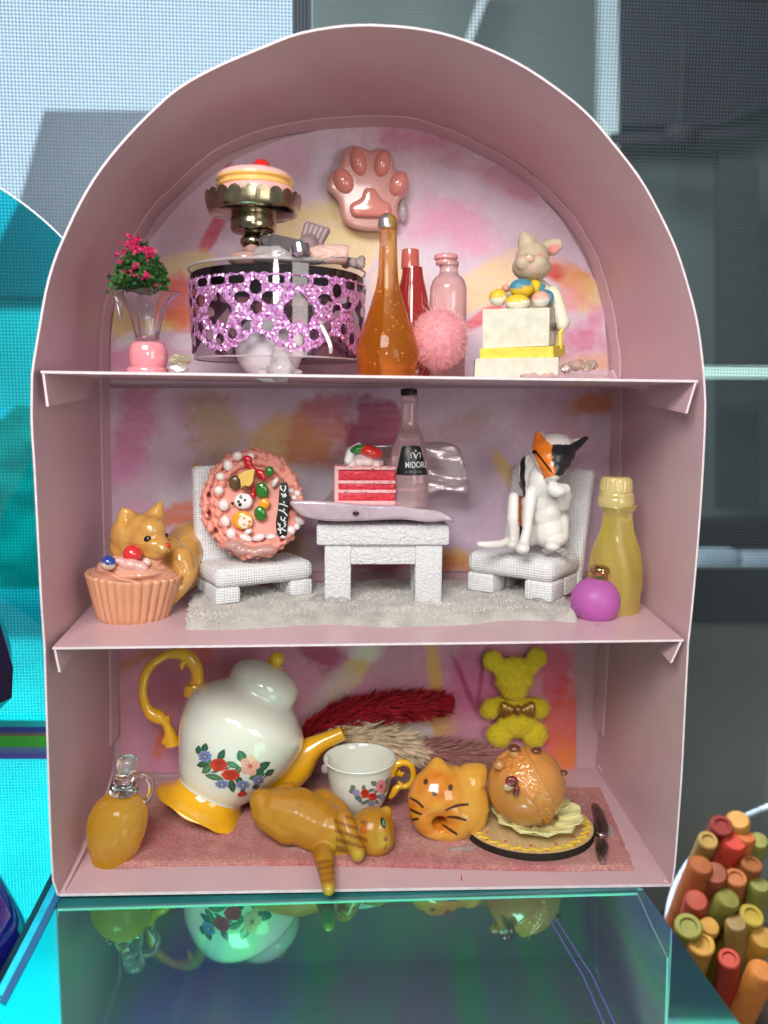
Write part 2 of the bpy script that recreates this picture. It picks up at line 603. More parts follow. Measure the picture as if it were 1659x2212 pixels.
# outward offset shell for the card's thickness
T = np.gradient(Ff, axis=0); T /= np.linalg.norm(T, axis=1)[:, None]
outw = np.stack([-T[:, 2], np.zeros(n), T[:, 0]], 1) * 0.04
Vo = V + np.tile(outw, (rings + 1, 1))
Vall = np.concatenate([V, Vo]); N1 = len(V)
shell = (Vall, Fc + [[q + N1 for q in f][::-1] for f in Fc])
mk('wall', shell, M_card, box, angle=30)
rim = [[k, k + 1, N1 + k + 1, N1 + k] for k in range(n - 1)]
rimV = np.concatenate([Ff, Ff + outw]) + np.array([0, -0.012, 0])
rimV2 = rimV + np.array([0, 0.01, 0])
mk('wall_edge', (np.concatenate([rimV, rimV2]), [[k, k + 1, n + k + 1, n + k] for k in range(n - 1)] + [[2 * n + k, 3 * n + k, 3 * n + k + 1, 2 * n + k + 1] for k in range(n - 1)] + [[k, 2 * n + k, 2 * n + k + 1, k + 1] for k in range(n - 1)] + [[n + k, n + k + 1, 3 * n + k + 1, 3 * n + k] for k in range(n - 1)]), M_edge, box, angle=30)
# back board
bo = np.array([P(a, b, DB + 0.01) for a, b in BO]); bo2 = bo + [0, 0.08, 0]
nb = len(bo)
mk('back_board', (np.concatenate([bo, bo2]), [list(range(nb)), list(range(2 * nb - 1, nb - 1, -1))] + [[k, k + nb, (k + 1) % nb + nb, (k + 1) % nb] for k in range(nb)]), M_card, box, angle=30)
# fold ridge a little in front of the back board, wavy as torn card is
rg = []
for i in range(4, len(BO) - 4):
    wv = 0.014 * math.sin(i * 0.9) + 0.01 * math.sin(i * 2.3) if BO[i][0] > 900 else 0
    c_in = np.array([P(790, 850, DB)[0], DB, P(790, 850, DB)[2]])
    p = Bf[i] + (Ff[i] - Bf[i]) * 0.085
    dv = c_in - p; dv[1] = 0
    rg.append(p + dv / np.linalg.norm(dv) * (0.012 + abs(wv)))
mk('fold_ridge', tube(rg, 0.022, 6), mat('card_fold', (0.72, 0.52, 0.57), rough=0.4), box)
# back fillet: strip from the ridge to the paper (flange of the wall)
inn = []
for a, b in BO[4:-4]:
    inn.append(P(a + (790 - a) * 0.022, b + (900 - b) * 0.022, DB - 0.03))
inn = np.array(inn); rgv = np.array(rg)
k0 = len(rgv)
mk('flange', (np.concatenate([rgv, inn]), [[k, k + 1, k0 + k + 1, k0 + k] for k in range(k0 - 1)]), M_card, box, angle=60)
# floor
def sheet(fl, fr, bl, br, th, lip=True):
    a, b, c, d = P(*fl, 0.0), P(*fr, 0.0), P(*br, DB), P(*bl, DB)
    dn = np.array([0, 0, -th])
    return slab([a, b, c, d], [a + dn, b + dn, c + dn, d + dn]), (a, b, dn)
g, (a, b, dn) = sheet((128, 1930), (1449, 1909), (246, 1680), (1286, 1658), 0.05)
mk('floor', g, M_card, box, angle=30)
up = np.array([0, -0.006, 0.002])
mk('floor_edge', slab([a + up, b + up, b + dn * 1.3 + up, a + dn * 1.3 + up], [a, b, b + dn * 1.3, a + dn * 1.3]), M_edge, box, angle=30)
# folded strips along the floor's sides
for pts in ([(137, 1925), (190, 1815), (235, 1700), (248, 1640)], [(1437, 1903), (1425, 1850), (1360, 1750), (1293, 1655)]):
    ys = np.linspace(0.05, 5.2, 4)
    mk('floor_fold', tube([P(x, y_, yy) for (x, y_), yy in zip(pts, ys)], 0.028, 6, sub=4), _mats['card_fold'], box)
# shelves with their folded end flaps
for nm, fl, fr, bl, br, flaps in (
    ('shelf', (88, 801), (1508, 821), (228, 815), (1330, 836), [[(88, 803), (98, 878), 3.2, (-1)], [(1508, 823), (1487, 893), 2.6, 1]]),
    ('shelf', (113, 1398), (1477, 1381), (240, 1262), (1312, 1243), [[(113, 1400), (124, 1452), 1.2, -1], [(1477, 1383), (1454, 1432), 1.5, 1]])):
    g, (a, b, dn) = sheet(fl, fr, bl, br, 0.05)
    s_ = mk(nm, g, M_card, box, angle=30)
    mk('shelf_edge', slab([a + up, b + up, b + dn + up, a + dn + up], [a, b, b + dn, a + dn]), M_edge, s_, angle=30)
    for (p0, p1, dep, sgn) in flaps:
        q0, q1 = P(*p0, 0.02), P(*p1, 0.02)
        drop = q1 - q0
        back_t = q0 + np.array([0, dep, 0]); back_b = q0 + drop * 0.75 + np.array([0, dep * 0.8, 0])
        off = np.array([-sgn * 0.045, 0, 0])
        q0, q1, back_b, back_t = [v + off * 0.5 for v in (q0, q1, back_b, back_t)]
        mk('end_flap', slab([q0, q1, back_b, back_t], [v + off for v in (q0, q1, back_b, back_t)]), M_card, s_, angle=30)
        mk('flap_edge', slab([v + [0, -0.008, 0] for v in (q0, q1, q1 + off, q0 + off)], [v + [0, 0.0, 0] for v in (q0, q1, q1 + off, q0 + off)]), M_edge, s_, angle=30)

# printed backing papers, painted as soft washes
def paper(name, rows, base, patches, seed, lab):
    ys = np.arange(rows[0][0], rows[-1][0] + 0.1, 3.0)
    r = np.array(rows, float)
    Lf = np.interp(ys, r[:, 0], r[:, 1]); Rt = np.interp(ys, r[:, 0], r[:, 2])
    nx = 300
    u = np.linspace(0, 1, nx)
    X = Lf[:, None] + (Rt - Lf)[:, None] * u[None]; Y = np.repeat(ys[:, None], nx, 1)
    C = np.zeros(X.shape + (3,)); C[:] = lin(base)
    n1 = fbm(X / 60, Y / 60, seed); n2 = fbm(X / 14, Y / 14, seed + 9); n3 = fbm(X / 90 + Y / 200, Y / 9, seed + 20)
    C *= (0.9 + 0.2 * n1)[..., None]
    for (cx, cy0, rx, ry, rot, hx, op, soft) in patches:
        t = math.radians(rot)
        dx, dy = X - cx, Y - cy0
        a_, b_ = (dx * math.cos(t) + dy * math.sin(t)) / rx, (-dx * math.sin(t) + dy * math.cos(t)) / ry
        d = (np.abs(a_) ** 2.6 + np.abs(b_) ** 2.6) ** (1 / 2.6) + (n1 - 0.5) * 0.9 + (n2 - 0.5) * 0.35
        al = np.clip((1 - d) / (soft + .12), 0, 1) * op * (0.62 + 0.5 * n3) * .92
        edge = np.exp(-((d - 0.92) / 0.08) ** 2) * 0.15 * op
        al = np.clip(al + edge * (d < 1), 0, 1)[..., None]
        C = C * (1 - al) + lin(hx) * al
    C *= (0.95 + 0.1 * n2)[..., None]
    C = np.clip(C * 1.34, 0, 0.86)
    yy = DB - 0.06
    d0 = (X.ravel() - PW / 2) / F_PX; d1 = -(Y.ravel() - PH / 2) / F_PX
    D = np.stack([d0, np.ones_like(d0), d1], 1) @ ROT.T
    V = CAM + D * ((yy - CAM[1]) / D[:, 1])[:, None]
    ny = len(ys)
    idx = np.arange(ny * nx).reshape(ny, nx)
    Fq = np.stack([idx[:-1, :-1], idx[1:, :-1], idx[1:, 1:], idx[:-1, 1:]], -1).reshape(-1, 4).tolist()
    # paper thickness
    return mk(name, (V, Fq), mat('printed_paper', rough=0.62, attr=True, spec=0.3, var=(14, 0.06), bump=('noise', 30, 0.08, 0.01)), box, angle=None, colors=C.reshape(-1, 3), label=lab)


top_rows = []
lef = [(804, 238), (722, 240), (643, 250), (585, 275), (519, 322), (437, 392), (374, 464), (341, 512), (300, 610), (280, 690), (268, 770)]
rig = [(804, 1314), (681, 1306), (611, 1288), (549, 1257), (474, 1213), (417, 1161), (364, 1103), (330, 1050), (300, 990), (280, 920), (268, 830)]
lef = np.array(lef[::-1], float); rig = np.array(rig[::-1], float)
for yy in np.linspace(268, 830, 60):
    top_rows.append((yy, np.interp(yy, lef[:, 0], lef[:, 1]), np.interp(yy, rig[:, 0], rig[:, 1])))
paper('backing_paper', top_rows, 'c6b4c0', [
    (900, 305, 150, 38, 8, 'b97a90', .9, .5), (1080, 385, 130, 30, 24, 'bd7f98', .8, .5), (960, 490, 105, 62, 0, 'd592ae', .95, .3), (1040, 520, 60, 40, 0, 'd8a0b8', .6, .5),
    (600, 345, 70, 60, -20, 'c99ab0', .7, .5), (700, 380, 30, 90, 10, 'cfc6d2', .9, .4), (420, 470, 60, 50, -40, 'd3b6bf', .8, .5),
    (730, 500, 130, 95, -12, 'e2c389', 1, .18), (860, 640, 60, 120, 0, 'dfc08c', .9, .3), (1040, 620, 110, 45, -28, 'd9bd8c', .95, .25), (930, 560, 60, 60, 0, 'c9c2cc', .7, .5),
    (460, 505, 16, 55, 28, 'c0405a', .95, .2), (492, 352, 14, 26, 10, 'b8476c', .9, .3), (440, 545, 14, 22, -10, 'cf6a80', .8, .3),
    (410, 572, 62, 30, -18, 'e6c890', .95, .2), (380, 610, 80, 14, 5, 'd0849a', .7, .4), (390, 655, 56, 62, 0, 'd5604f', .95, .25), (385, 690, 36, 30, 0, 'd96a30', .9, .4), (330, 705, 60, 18, 0, 'e6bd6c', .9, .3),
    (262, 700, 34, 40, 0, 'e5c47e', .95, .2), (300, 770, 120, 40, -15, 'cf8eaa', .9, .3), (275, 735, 40, 16, -30, 'dcd6dd', .9, .3), (390, 740, 40, 20, 0, 'd4cbd4', .9, .3), (560, 620, 90, 50, 0, 'b8485f', .85, .3), (560, 690, 120, 60, 0, 'b26a78', .7, .4),
    (1225, 598, 66, 34, 26, 'd58a45', .95, .25), (1196, 588, 30, 24, 20, 'c0413f', .95, .3), (1270, 640, 34, 40, 0, 'dcbc76', .8, .4), (1215, 645, 50, 34, 0, 'd58a86', .85, .3),
    (1035, 690, 60, 16, -30, 'cc4850', .95, .25), (1260, 735, 66, 40, -15, 'c26a8c', .9, .35), (1290, 690, 20, 30, 0, 'c97a9a', .7, .4), (1270, 780, 66, 22, 0, 'd39a6a', .85, .3), (1010, 760, 60, 40, 0, 'b9aebb', .9, .4)], 3,
    'upper printed backing paper with pale pinks and a mustard patch')
paper('backing_paper', [(838, 236, 1322), (1234, 240, 1312)], 'bfaabb', [
    (290, 930, 60, 130, 20, 'c07a96', .95, .3), (275, 1010, 60, 50, 0, 'cc8fb4', .9, .4), (400, 900, 22, 80, -20, 'b48aa0', .7, .5), (360, 1060, 30, 70, -15, 'cbb9c6', .9, .4),
    (470, 930, 70, 90, -15, 'ab9468', .85, .3), (450, 860, 90, 24, 0, 'a58a6e', .6, .5), (605, 945, 60, 62, 15, 'bf9c4a', .95, .22), (690, 935, 72, 80, 10, 'b8705f', .9, .25), (690, 970, 50, 40, 0, 'bf8a50', .7, .5), (720, 880, 60, 40, 0, 'a86070', .8, .4),
    (815, 930, 64, 70, 6, '97405c', .98, .15), (850, 960, 40, 60, 0, 'a5506a', .8, .3), (560, 1060, 210, 46, -4, 'c9c6cf', .95, .3), (680, 1120, 120, 40, 0, 'c6a0b2', .8, .4), (300, 1120, 40, 50, 0, 'c795b2', .8, .4),
    (385, 1112, 66, 26, -22, 'cf6f45', .95, .3), (600, 1190, 90, 60, 10, 'b99a5c', .8, .4), (1000, 920, 110, 40, -20, 'a88d84', .7, .5), (1100, 1030, 18, 75, -32, 'c9ac6c', .95, .2), (1180, 900, 80, 90, 20, 'b693a4', .6, .5),
    (1275, 872, 66, 30, -8, 'bf7438', .95, .3), (1240, 940, 60, 40, 20, 'bf8a96', .6, .5), (1030, 1215, 150, 22, 0, 'd98a3a', .95, .3), (960, 1200, 60, 20, 0, 'd6a75c', .9, .3), (860, 1215, 120, 20, 0, 'b0405a', .9, .3), (1130, 1120, 70, 60, 0, 'c6a5b6', .7, .5)], 31,
    'middle printed backing paper with mauve, ochre and burgundy washes')
paper('backing_paper', [(1388, 256, 1247), (1672, 262, 1243)], 'c48ba0', [
    (300, 1420, 60, 16, -30, 'b98a4a', .9, .3), (350, 1480, 60, 60, 0, 'b07088', .8, .4), (352, 1590, 16, 66, 18, 'd5704f', .95, .3), (300, 1600, 30, 90, 0, 'c898ac', .8, .5), (420, 1400, 40, 40, 0, 'bf6048', .8, .4),
    (690, 1405, 70, 44, 40, 'a04060', .95, .3), (765, 1450, 26, 110, 34, 'd2b463', .95, .2), (790, 1405, 44, 30, 0, 'd8d2d0', .9, .3), (720, 1500, 40, 80, 40, 'c9b2b2', .9, .3), (660, 1560, 60, 60, 0, 'c3a2a8', .7, .4),
    (860, 1440, 60, 60, 20, 'b98a94', .7, .4), (942, 1475, 20, 105, -6, 'd9ae3c', .95, .25), (930, 1560, 80, 40, 0, 'd0a64a', .85, .3), (900, 1580, 40, 22, 0, 'c9c6d2', .9, .3), (990, 1425, 50, 40, 20, 'b28898', .8, .3),
    (1030, 1480, 90, 110, 10, 'c0668e', .95, .3), (1000, 1470, 7, 90, -22, '98305f', .9, .5), (1040, 1460, 6, 90, 8, '9a3a68', .9, .5), (1090, 1500, 7, 100, 18, '8f3560', .8, .5),
    (1215, 1580, 50, 130, 4, 'd65f45', .98, .2), (1222, 1640, 40, 50, 0, 'd97a3a', .9, .4), (1200, 1450, 34, 70, 8, 'c84f68', .9, .3), (1150, 1650, 40, 30, 0, 'c9508a', .9, .4), (1180, 1420, 40, 60, 0, 'c46a80', .7, .4)], 57,
    'lower printed backing paper with red orange and yellow streaks')
# ------------------------------------------------------------------ setting behind and below
def emat(name, c, s):
    mt = bpy.data.materials.new(name); mt.use_nodes = True
    nt = mt.node_tree; nt.nodes.clear()
    e = nt.nodes.new('ShaderNodeEmission'); o = nt.nodes.new('ShaderNodeOutputMaterial')
    tc = nt.nodes.new('ShaderNodeTexCoord'); nz = nt.nodes.new('ShaderNodeTexNoise'); nz.inputs['Scale'].default_value = 0.02; nz.inputs['Detail'].default_value = 3
    mx = nt.nodes.new('ShaderNodeMixRGB'); mx.inputs[1].default_value = (*c, 1); mx.inputs[2].default_value = (*(np.array(c) * [1.12, 1.08, 1.03]), 1)
    nt.links.new(tc.outputs['Object'], nz.inputs[0]); nt.links.new(nz.outputs['Fac'], mx.inputs[0]); nt.links.new(mx.outputs[0], e.inputs[0])
    e.inputs[1].default_value = s
    nt.links.new(e.outputs[0], o.inputs[0])
    return mt


def quadpx(pts, y, th=0.6):
    a = [P(x, q, y) for x, q in pts]
    n_ = len(a); b = [v + np.array([0, th, 0]) for v in a]
    return np.array(a + b), [list(range(n_)), list(range(2 * n_ - 1, n_ - 1, -1))] + [[k, k + n_, (k + 1) % n_ + n_, (k + 1) % n_] for k in range(n_)]


def rect(x0, y0, x1, y1): return [(x0, y0), (x1, y0), (x1, y1), (x0, y1)]


sky = mk('sky', (np.array([[-220, 130, -60], [220, 130, -60], [220, 130, 200], [-220, 130, 200]], float), [[0, 1, 2, 3]]), emat('sky_light', (0.50, 0.70, 0.90), 1.25), angle=None)
tag(sky, kind='structure')
gr = mk('patio_ground', (np.array([[-90, 16, -13], [90, 16, -13], [90, 129, -13], [-90, 129, -13], [-90, 16, -14], [90, 16, -14], [90, 129, -14], [-90, 129, -14]], float), [[0, 1, 2, 3], [7, 6, 5, 4], [0, 4, 5, 1], [1, 5, 6, 2], [2, 6, 7, 3], [3, 7, 4, 0]]), mat('pale_paving', (0.78, 0.80, 0.80), rough=0.8, var=(0.1, 0.15)), angle=None)
tag(gr, kind='structure')
ts = mk('table_surface', bx((0, 1.5, -10.7), (60, 27, 0.6)), mat('dark_wood', (0.10, 0.07, 0.06), rough=0.35, var=(0.6, 0.4), stretch=(0.2, 3, 1)), angle=30)
tag(ts, kind='structure')
M_out = lambda n_, h_, k=1.0: mat(n_, alb(h_, k), rough=0.8, var=(0.06, 0.18))
solo('neighbour_roof', quadpx([(95, 238), (560, 240), (700, 640), (-60, 640), (45, 425)], 70, 3), M_out('roof_grey', '7f8d9c', 0.6), 'grey sloping neighbour roof behind the box, upper left', 'roof')
solo('neighbour_wall', quadpx(rect(-300, 640, 640, 880), 72, 2), M_out('wall_pale', 'd5dde0', 0.9), 'pale house wall under the grey roof, seen through the teal panel', 'wall')
solo('dark_hedge', quadpx([(-300, 1272)] + [(-300 + i * 16, 905 + 26 * noise.noise(Vector((i * .35, 1, 2))) + 18 * math.sin(i * .21)) for i in range(59)] + [(640, 1272)], 60, 1), mat('hedge_green', (0.07, 0.30, 0.26), rough=0.8, var=(0.16, 0.7), stretch=(1, 1, 2)), 'dark green hedge seen through the teal panel left of the box', 'hedge')
solo('house_wall', quadpx([(672, -200), (2200, -200), (2200, 1500), (672, 1500)], 62, 2), mat('house_wall_grey', alb('5c6e68', 0.5), rough=0.8, var=(0.05, 0.25), stretch=(2, 1, 0.4)), 'grey green house wall blurred behind the right of the box', 'wall')
solo('corner_post', quadpx([(1300, -100), (1342, -100), (1330, 700), (1294, 700)], 58, 1.5), M_out('post_pale', 'a9c0c4', 0.75), 'pale upright post behind the arch on the right', 'post')
solo('drain_pipe', quadpx([(1050, -60), (1075, -60), (1020, 90), (1004, 90)], 58, 1.0), M_out('pipe_pale', '9fb0b2', 0.7), 'thin slanting pale strut above the top of the arch', 'strut')
solo('dark_window', quadpx([(1345, -120), (2000, -120), (2000, 90), (1560, 270), (1345, 270)], 57, 1.0), M_out('window_dark', '1a2226', 0.5), 'dark blurred window opening at the upper right', 'window')
fan = thing('ceiling_fan', 'dark blurred ceiling fan shape at the upper right', 'fan', P(1470, 310, 54))
Mfan = M_out('fan_dark', '141b1e', 0.6)
mk('fan_hub', ell(P(1470, 292, 54), (1.5, 1.5, 1.1), n=20), Mfan, fan)
mk('fan_rod', tube([P(1476, 60, 54), P(1472, 280, 54)], 0.25, 8), Mfan, fan)
for dx, q, ry in ((-150, 300, 6), (170, 285, -3)):
    mk('fan_blade', quadpx([(1470, 282), (1470 + dx, q - 12), (1470 + dx, q + 10), (1470, 306)], 54 + ry * 0.2, 0.5), Mfan, fan, angle=30)
solo('shelf_bar', quadpx(rect(1500, 792, 1800, 816), 50, 1.0), M_out('bar_mint', 'c6ece0', 0.95), 'bright mint horizontal bar right of the upper shelf', 'bar')
solo('shutter', quadpx([(1555, 330), (1640, 360), (1640, 1100), (1555, 1100)], 55, 1.0), M_out('shutter_dark', '343c3c', 0.6), 'dark tall shutter blurred at the right edge', 'shutter')
solo('garden_bench', quadpx([(1480, 1130), (1900, 1120), (1900, 1185), (1480, 1185)], 48, 3), M_out('bench_dark', '161e1f', 0.6), 'near black bench back blurred right of the box', 'bench')
solo('bench_cushion', join(bx(P(1545, 1206, 46), (3.6, 2, 1.7), bevel=0.7), bx(P(1650, 1210, 46), (4.4, 2, 1.5), bevel=0.6)), M_out('cushion_blue', '8fa5b4', 0.6), 'pale blue cushions on the dark bench', 'cushion')
solo('dark_planter', quadpx(rect(1440, 1228, 1900, 1345), 13, .4), M_out('planter_dark', '232c2c', 1.3), 'near black low shape under the blue cushions', 'planter')
solo('grey_screen_wall', quadpx([(1380, 1325), (2100, 1325), (2100, 2300), (1380, 2300)], 13.5, 1), mat('low_wall_grey', alb('5e6661', 1.7), rough=0.85, var=(0.08, 0.25)), 'grey low wall blurred right of the lower compartment', 'wall')
# window frame and insect screen
wf = thing('window_screen', 'fine insect screen with a dark upright frame bar behind the display box', 'window screen', P(830, 2300, 9.0))
Mfr = mat('frame_dark', alb('2c3a44', 0.9), rough=0.5, var=(0.5, 0.15))
mk('frame_bar', bx(P(655, 700, 9.2), (0.52, 0.4, 40), bevel=0.06), Mfr, wf)
wv_, wfc = [], []
pitch, wr = 0.100, 0.0090
x0, x1 = P(-40, 1100, 9.0)[0], P(1700, 1100, 9.0)[0]
zt, zb = P(830, -30, 9.0)[2], P(830, 2240, 9.0)[2]


def strip(a, b, d):
    k = len(wv_)
    wv_.extend([a - d, a + d, b + d, b - d]); wfc.append([k, k + 1, k + 2, k + 3])


for i in range(int((x1 - x0) / pitch)):
    x = x0 + i * pitch
    strip(np.array([x, 9.0, zb]), np.array([x, 9.0, zt]), np.array([wr, 0, 0]))
mk('wire_vertical', (np.array(wv_), wfc), mat('screen_wire', (0.05, 0.07, 0.09), rough=0.5, metal=0.0), wf, angle=None, kind='stuff')
wv_, wfc = [], []
for i in range(int((zt - zb) / pitch)):
    z = zb + i * pitch
    strip(np.array([x0, 9.02, z]), np.array([x1, 9.02, z]), np.array([0, 0, wr]))
mk('wire_horizontal', (np.array(wv_), wfc), _mats['screen_wire'], wf, angle=None, kind='stuff')


def tintglass(name, c, refl=0.08, rough=0.03, gc=(1, 1, 1)):
    mt = bpy.data.materials.new(name); mt.use_nodes = True
    nt = mt.node_tree; nt.nodes.clear(); N, L = nt.nodes, nt.links
    o = N.new('ShaderNodeOutputMaterial'); t = N.new('ShaderNodeBsdfTransparent'); g_ = N.new('ShaderNodeBsdfGlossy'); mx = N.new('ShaderNodeMixShader')
    tc = N.new('ShaderNodeTexCoord'); nz = N.new('ShaderNodeTexNoise'); nz.inputs['Scale'].default_value = 0.25; nz.inputs['Detail'].default_value = 2
    mr = N.new('ShaderNodeMapRange'); mr.inputs[1].default_value = 0.3; mr.inputs[2].default_value = 0.7; mr.inputs[3].default_value = 0.8; mr.inputs[4].default_value = 1.1
    vs = N.new('ShaderNodeVectorMath'); vs.operation = 'SCALE'; vs.inputs[0].default_value = c
    L.new(tc.outputs['Object'], nz.inputs[0]); L.new(nz.outputs['Fac'], mr.inputs[0]); L.new(mr.outputs[0], vs.inputs['Scale']); L.new(vs.outputs[0], t.inputs[0])
    g_.inputs['Roughness'].default_value = rough; g_.inputs[0].default_value = (*gc, 1)
    mx.inputs[0].default_value = refl
    L.new(t.outputs[0], mx.inputs[1]); L.new(g_.outputs[0], mx.inputs[2]); L.new(mx.outputs[0], o.inputs[0])
    return mt


# teal dichroic panel with a round top
arc = [(-379 + 720 * math.cos(t), 1019 - 720 * math.sin(t)) for t in np.linspace(math.radians(120), 0, 50)]
arc += [(341, 2500), (-739, 2500)]
tp = thing('teal_panel', 'round topped sheet of transparent teal acrylic leaning behind the left of the box', 'acrylic panel', P(0, 2400, 7.5))
a = [P(x, q, 7.5) for x, q in arc]
mk('sheet', (np.array(a), [list(range(len(a)))]), tintglass('teal_film', (0.012, 0.82, 0.88), 0.06), tp, angle=None)
mk('rim', tube([P(x, q, 7.48) for x, q in arc[:50]], 0.022, 6), mat('panel_rim', (0.5, 0.6, 0.68), rough=0.3), tp)
rb = thing('rainbow_strip', 'low iridescent acrylic strip with violet and green bands left of the box', 'acrylic strip', P(20, 1640, 7.2))
for (q0, q1, hx) in ((1556, 1570, '18dfe8'), (1570, 1582, '3a52b8'), (1582, 1590, '8a7a70'), (1590, 1614, '52e648'), (1614, 1626, '6f98c8'), (1626, 1640, '6d74d8')):
    mk('band', slab([P(x, q, 7.2) for x, q in rect(-200, q0, 112, q1)], [P(x, q, 7.28) for x, q in rect(-200, q0, 112, q1)]), mat('band_' + hx, alb(hx, 1.25), rough=0.15, spec=0.6), rb, angle=None)

# ------------------------------------------------------------------ dichroic pedestal under the box
zt_ = FLOOR[0] - 0.13
pl = lambda px, py: PZ(px, py, zt_)
L0, L1 = pl(112, 1916), pl(4, 2143)
R0, R1 = pl(1386, 1917), pl(1598, 2212)
ext = lambda a_, b_, y: a_ + (b_ - a_) * ((y - a_[1]) / (b_[1] - a_[1]))
yn, yb = -7.5, 6.2
cor = [ext(L0, L1, yn), ext(R0, R1, yn), ext(R0, R1, yb), ext(L0, L1, yb)]
cor[3][0] = max(cor[3][0], -7.4)
ped = thing('acrylic_pedestal', 'iridescent mirror acrylic plinth with green glowing edges under the pink box', 'plinth', (0, 0, -10.4))


def dichro(name, dk):
    mt = bpy.data.materials.new(name); mt.use_nodes = True
    nt = mt.node_tree; N, L = nt.nodes, nt.links
    b = N['Principled BSDF']
    tc = N.new('ShaderNodeTexCoord'); mp = N.new('ShaderNodeMapping'); mp.inputs['Scale'].default_value = (0.5, 0.16, 0.3)
    mp.inputs['Rotation'].default_value = (0, 0, math.radians(-8))
    nz = N.new('ShaderNodeTexNoise'); nz.inputs['Scale'].default_value = 0.8; nz.inputs['Detail'].default_value = 3; nz.inputs['Distortion'].default_value = 0.8
    rp = N.new('ShaderNodeValToRGB'); e = rp.color_ramp.elements
    e[0].position = 0.30; e[0].color = (0.12, 0.45, 0.66, 1)
    e[1].position = 0.72; e[1].color = (0.42, 0.28, 0.80, 1)
    x = e.new(0.46); x.color = (0.18, 0.95, 0.46, 1)
    L.new(tc.outputs['Object'], mp.inputs[0]); L.new(mp.outputs[0], nz.inputs[0]); L.new(nz.outputs['Fac'], rp.inputs[0]); L.new(rp.outputs[0], b.inputs['Base Color'])
    b.inputs['Metallic'].default_value = 1.0; b.inputs['Roughness'].default_value = 0.035
    df = N.new('ShaderNodeBsdfDiffuse')
    n2 = N.new('ShaderNodeTexNoise'); n2.inputs['Scale'].default_value = 0.5; n2.inputs['Detail'].default_value = 4; L.new(mp.outputs[0], n2.inputs[0])
    r2 = N.new('ShaderNodeValToRGB'); f = r2.color_ramp.elements
    f[0].position = 0.3; f[0].color = (0.20, 0.06, 0.40, 1); f[1].position = 0.74; f[1].color = (0.42, 0.10, 0.44, 1); y_ = f.new(0.46); y_.color = (0.06, 0.24, 0.22, 1); y2 = f.new(0.6); y2.color = (0.08, 0.15, 0.46, 1)  # magenta in the diffuse noise paints in light glints
    L.new(n2.outputs['Fac'], r2.inputs[0]); L.new(r2.outputs[0], df.inputs[0])
    mx = N.new('ShaderNodeMixShader'); mx.inputs[0].default_value = dk
    L.new(b.outputs[0], mx.inputs[1]); L.new(df.outputs[0], mx.inputs[2]); L.new(mx.outputs[0], N['Material Output'].inputs[0])
    _mats[name] = mt
    return mt


M_plate = dichro('dichroic_plate', 0.17)
dn = np.array([0, 0, -0.3])
mk('top_plate', slab(cor, [c + dn for c in cor]), M_plate, ped, angle=None)
low = [np.array([c[0], c[1], -10.4]) for c in cor]
ins = lambda c: np.array([c[0] * 0.985, c[1], c[2]])
mk('plinth_body', slab([ins(c) + dn * 1.0 for c in cor], [ins(c) for c in low]), tintglass('plinth_tint', (0.10, 0.30, 0.55), 0.25, 0.05, (0.4, 0.8, 0.9)), ped, angle=None)
M_ge = mat('edge_green', (0.16, 0.72, 0.55), rough=0.2, spec=0.7)
M_gd = mat('edge_teal', (0.03, 0.20, 0.20), rough=0.08, spec=0.7, var=(0.3, 0.5))
M_pv = mat('reflection_violet', (0.13, 0.11, 0.36), rough=0.2)  # colour of the painted streak reflections


def bar(pts, wpx, M_, lift=0.006, name='edge_strip'):
    q = np.array(pts, float)
    T_ = np.gradient(q, axis=0); T_ /= np.linalg.norm(T_, axis=1)[:, None]
    nn = np.stack([-T_[:, 1], T_[:, 0]], 1) * wpx / 2
    A_ = [pl(*p_) for p_ in q + nn]; B_ = [pl(*p_) for p_ in q - nn]
    u_ = np.array([0, 0, lift])
    k = len(q)
    V_ = np.array([v + u_ for v in A_] + [v + u_ for v in B_] + list(A_) + list(B_))
    f_ = [[i, i + 1, k + i + 1, k + i] for i in range(k - 1)] + [[i, 2 * k + i, 2 * k + i + 1, i + 1] for i in range(k - 1)] + [[k + i, k + i + 1, 3 * k + i + 1, 3 * k + i] for i in range(k - 1)]
    return mk(name, (V_, f_), M_, ped, angle=None)


q4 = [(124, 1938), (1378, 1914), (1376, 1931), (124, 1965)]
V_ = np.array([pl(*q) + [0, 0, 0.008] for q in q4] + [pl(*q) + [0, 0, 0.001] for q in q4])
mk('front_strip', (V_, [[0, 1, 2, 3], [7, 6, 5, 4], [0, 4, 5, 1], [1, 5, 6, 2], [2, 6, 7, 3], [3, 7, 4, 0]]), M_gd, ped, angle=None)
bar([(124, 1966), (700, 1949), (1377, 1931)], 3.2, M_ge, 0.014)
bar([(123, 1966), (128, 2100), (135, 2260)], 3.0, M_gd, 0.012)
bar([(1377, 1931), (1410, 2005), (1442, 2070)], 2.4, mat('edge_grey', (0.2, 0.32, 0.36), rough=0.3), 0.012)
bar([(1442, 2070), (1440, 2150), (1437, 2260)], 3.6, M_ge, 0.012)
bar([(1186, 1985), (1260, 2110), (1325, 2260)], 2.5, M_pv, 0.010, 'violet_reflection')  # thin bars painting streak reflections onto the plate
bar([(1200, 1985), (1280, 2110), (1350, 2260)], 2.5, M_pv, 0.010, 'violet_reflection')
q4 = [(110, 1932), (121, 1967), (134, 2270), (-60, 2270), (30, 2100)]
V_ = np.array([pl(*q) + [0, 0, 0.010] for q in q4] + [pl(*q) + [0, 0, 0.001] for q in q4])
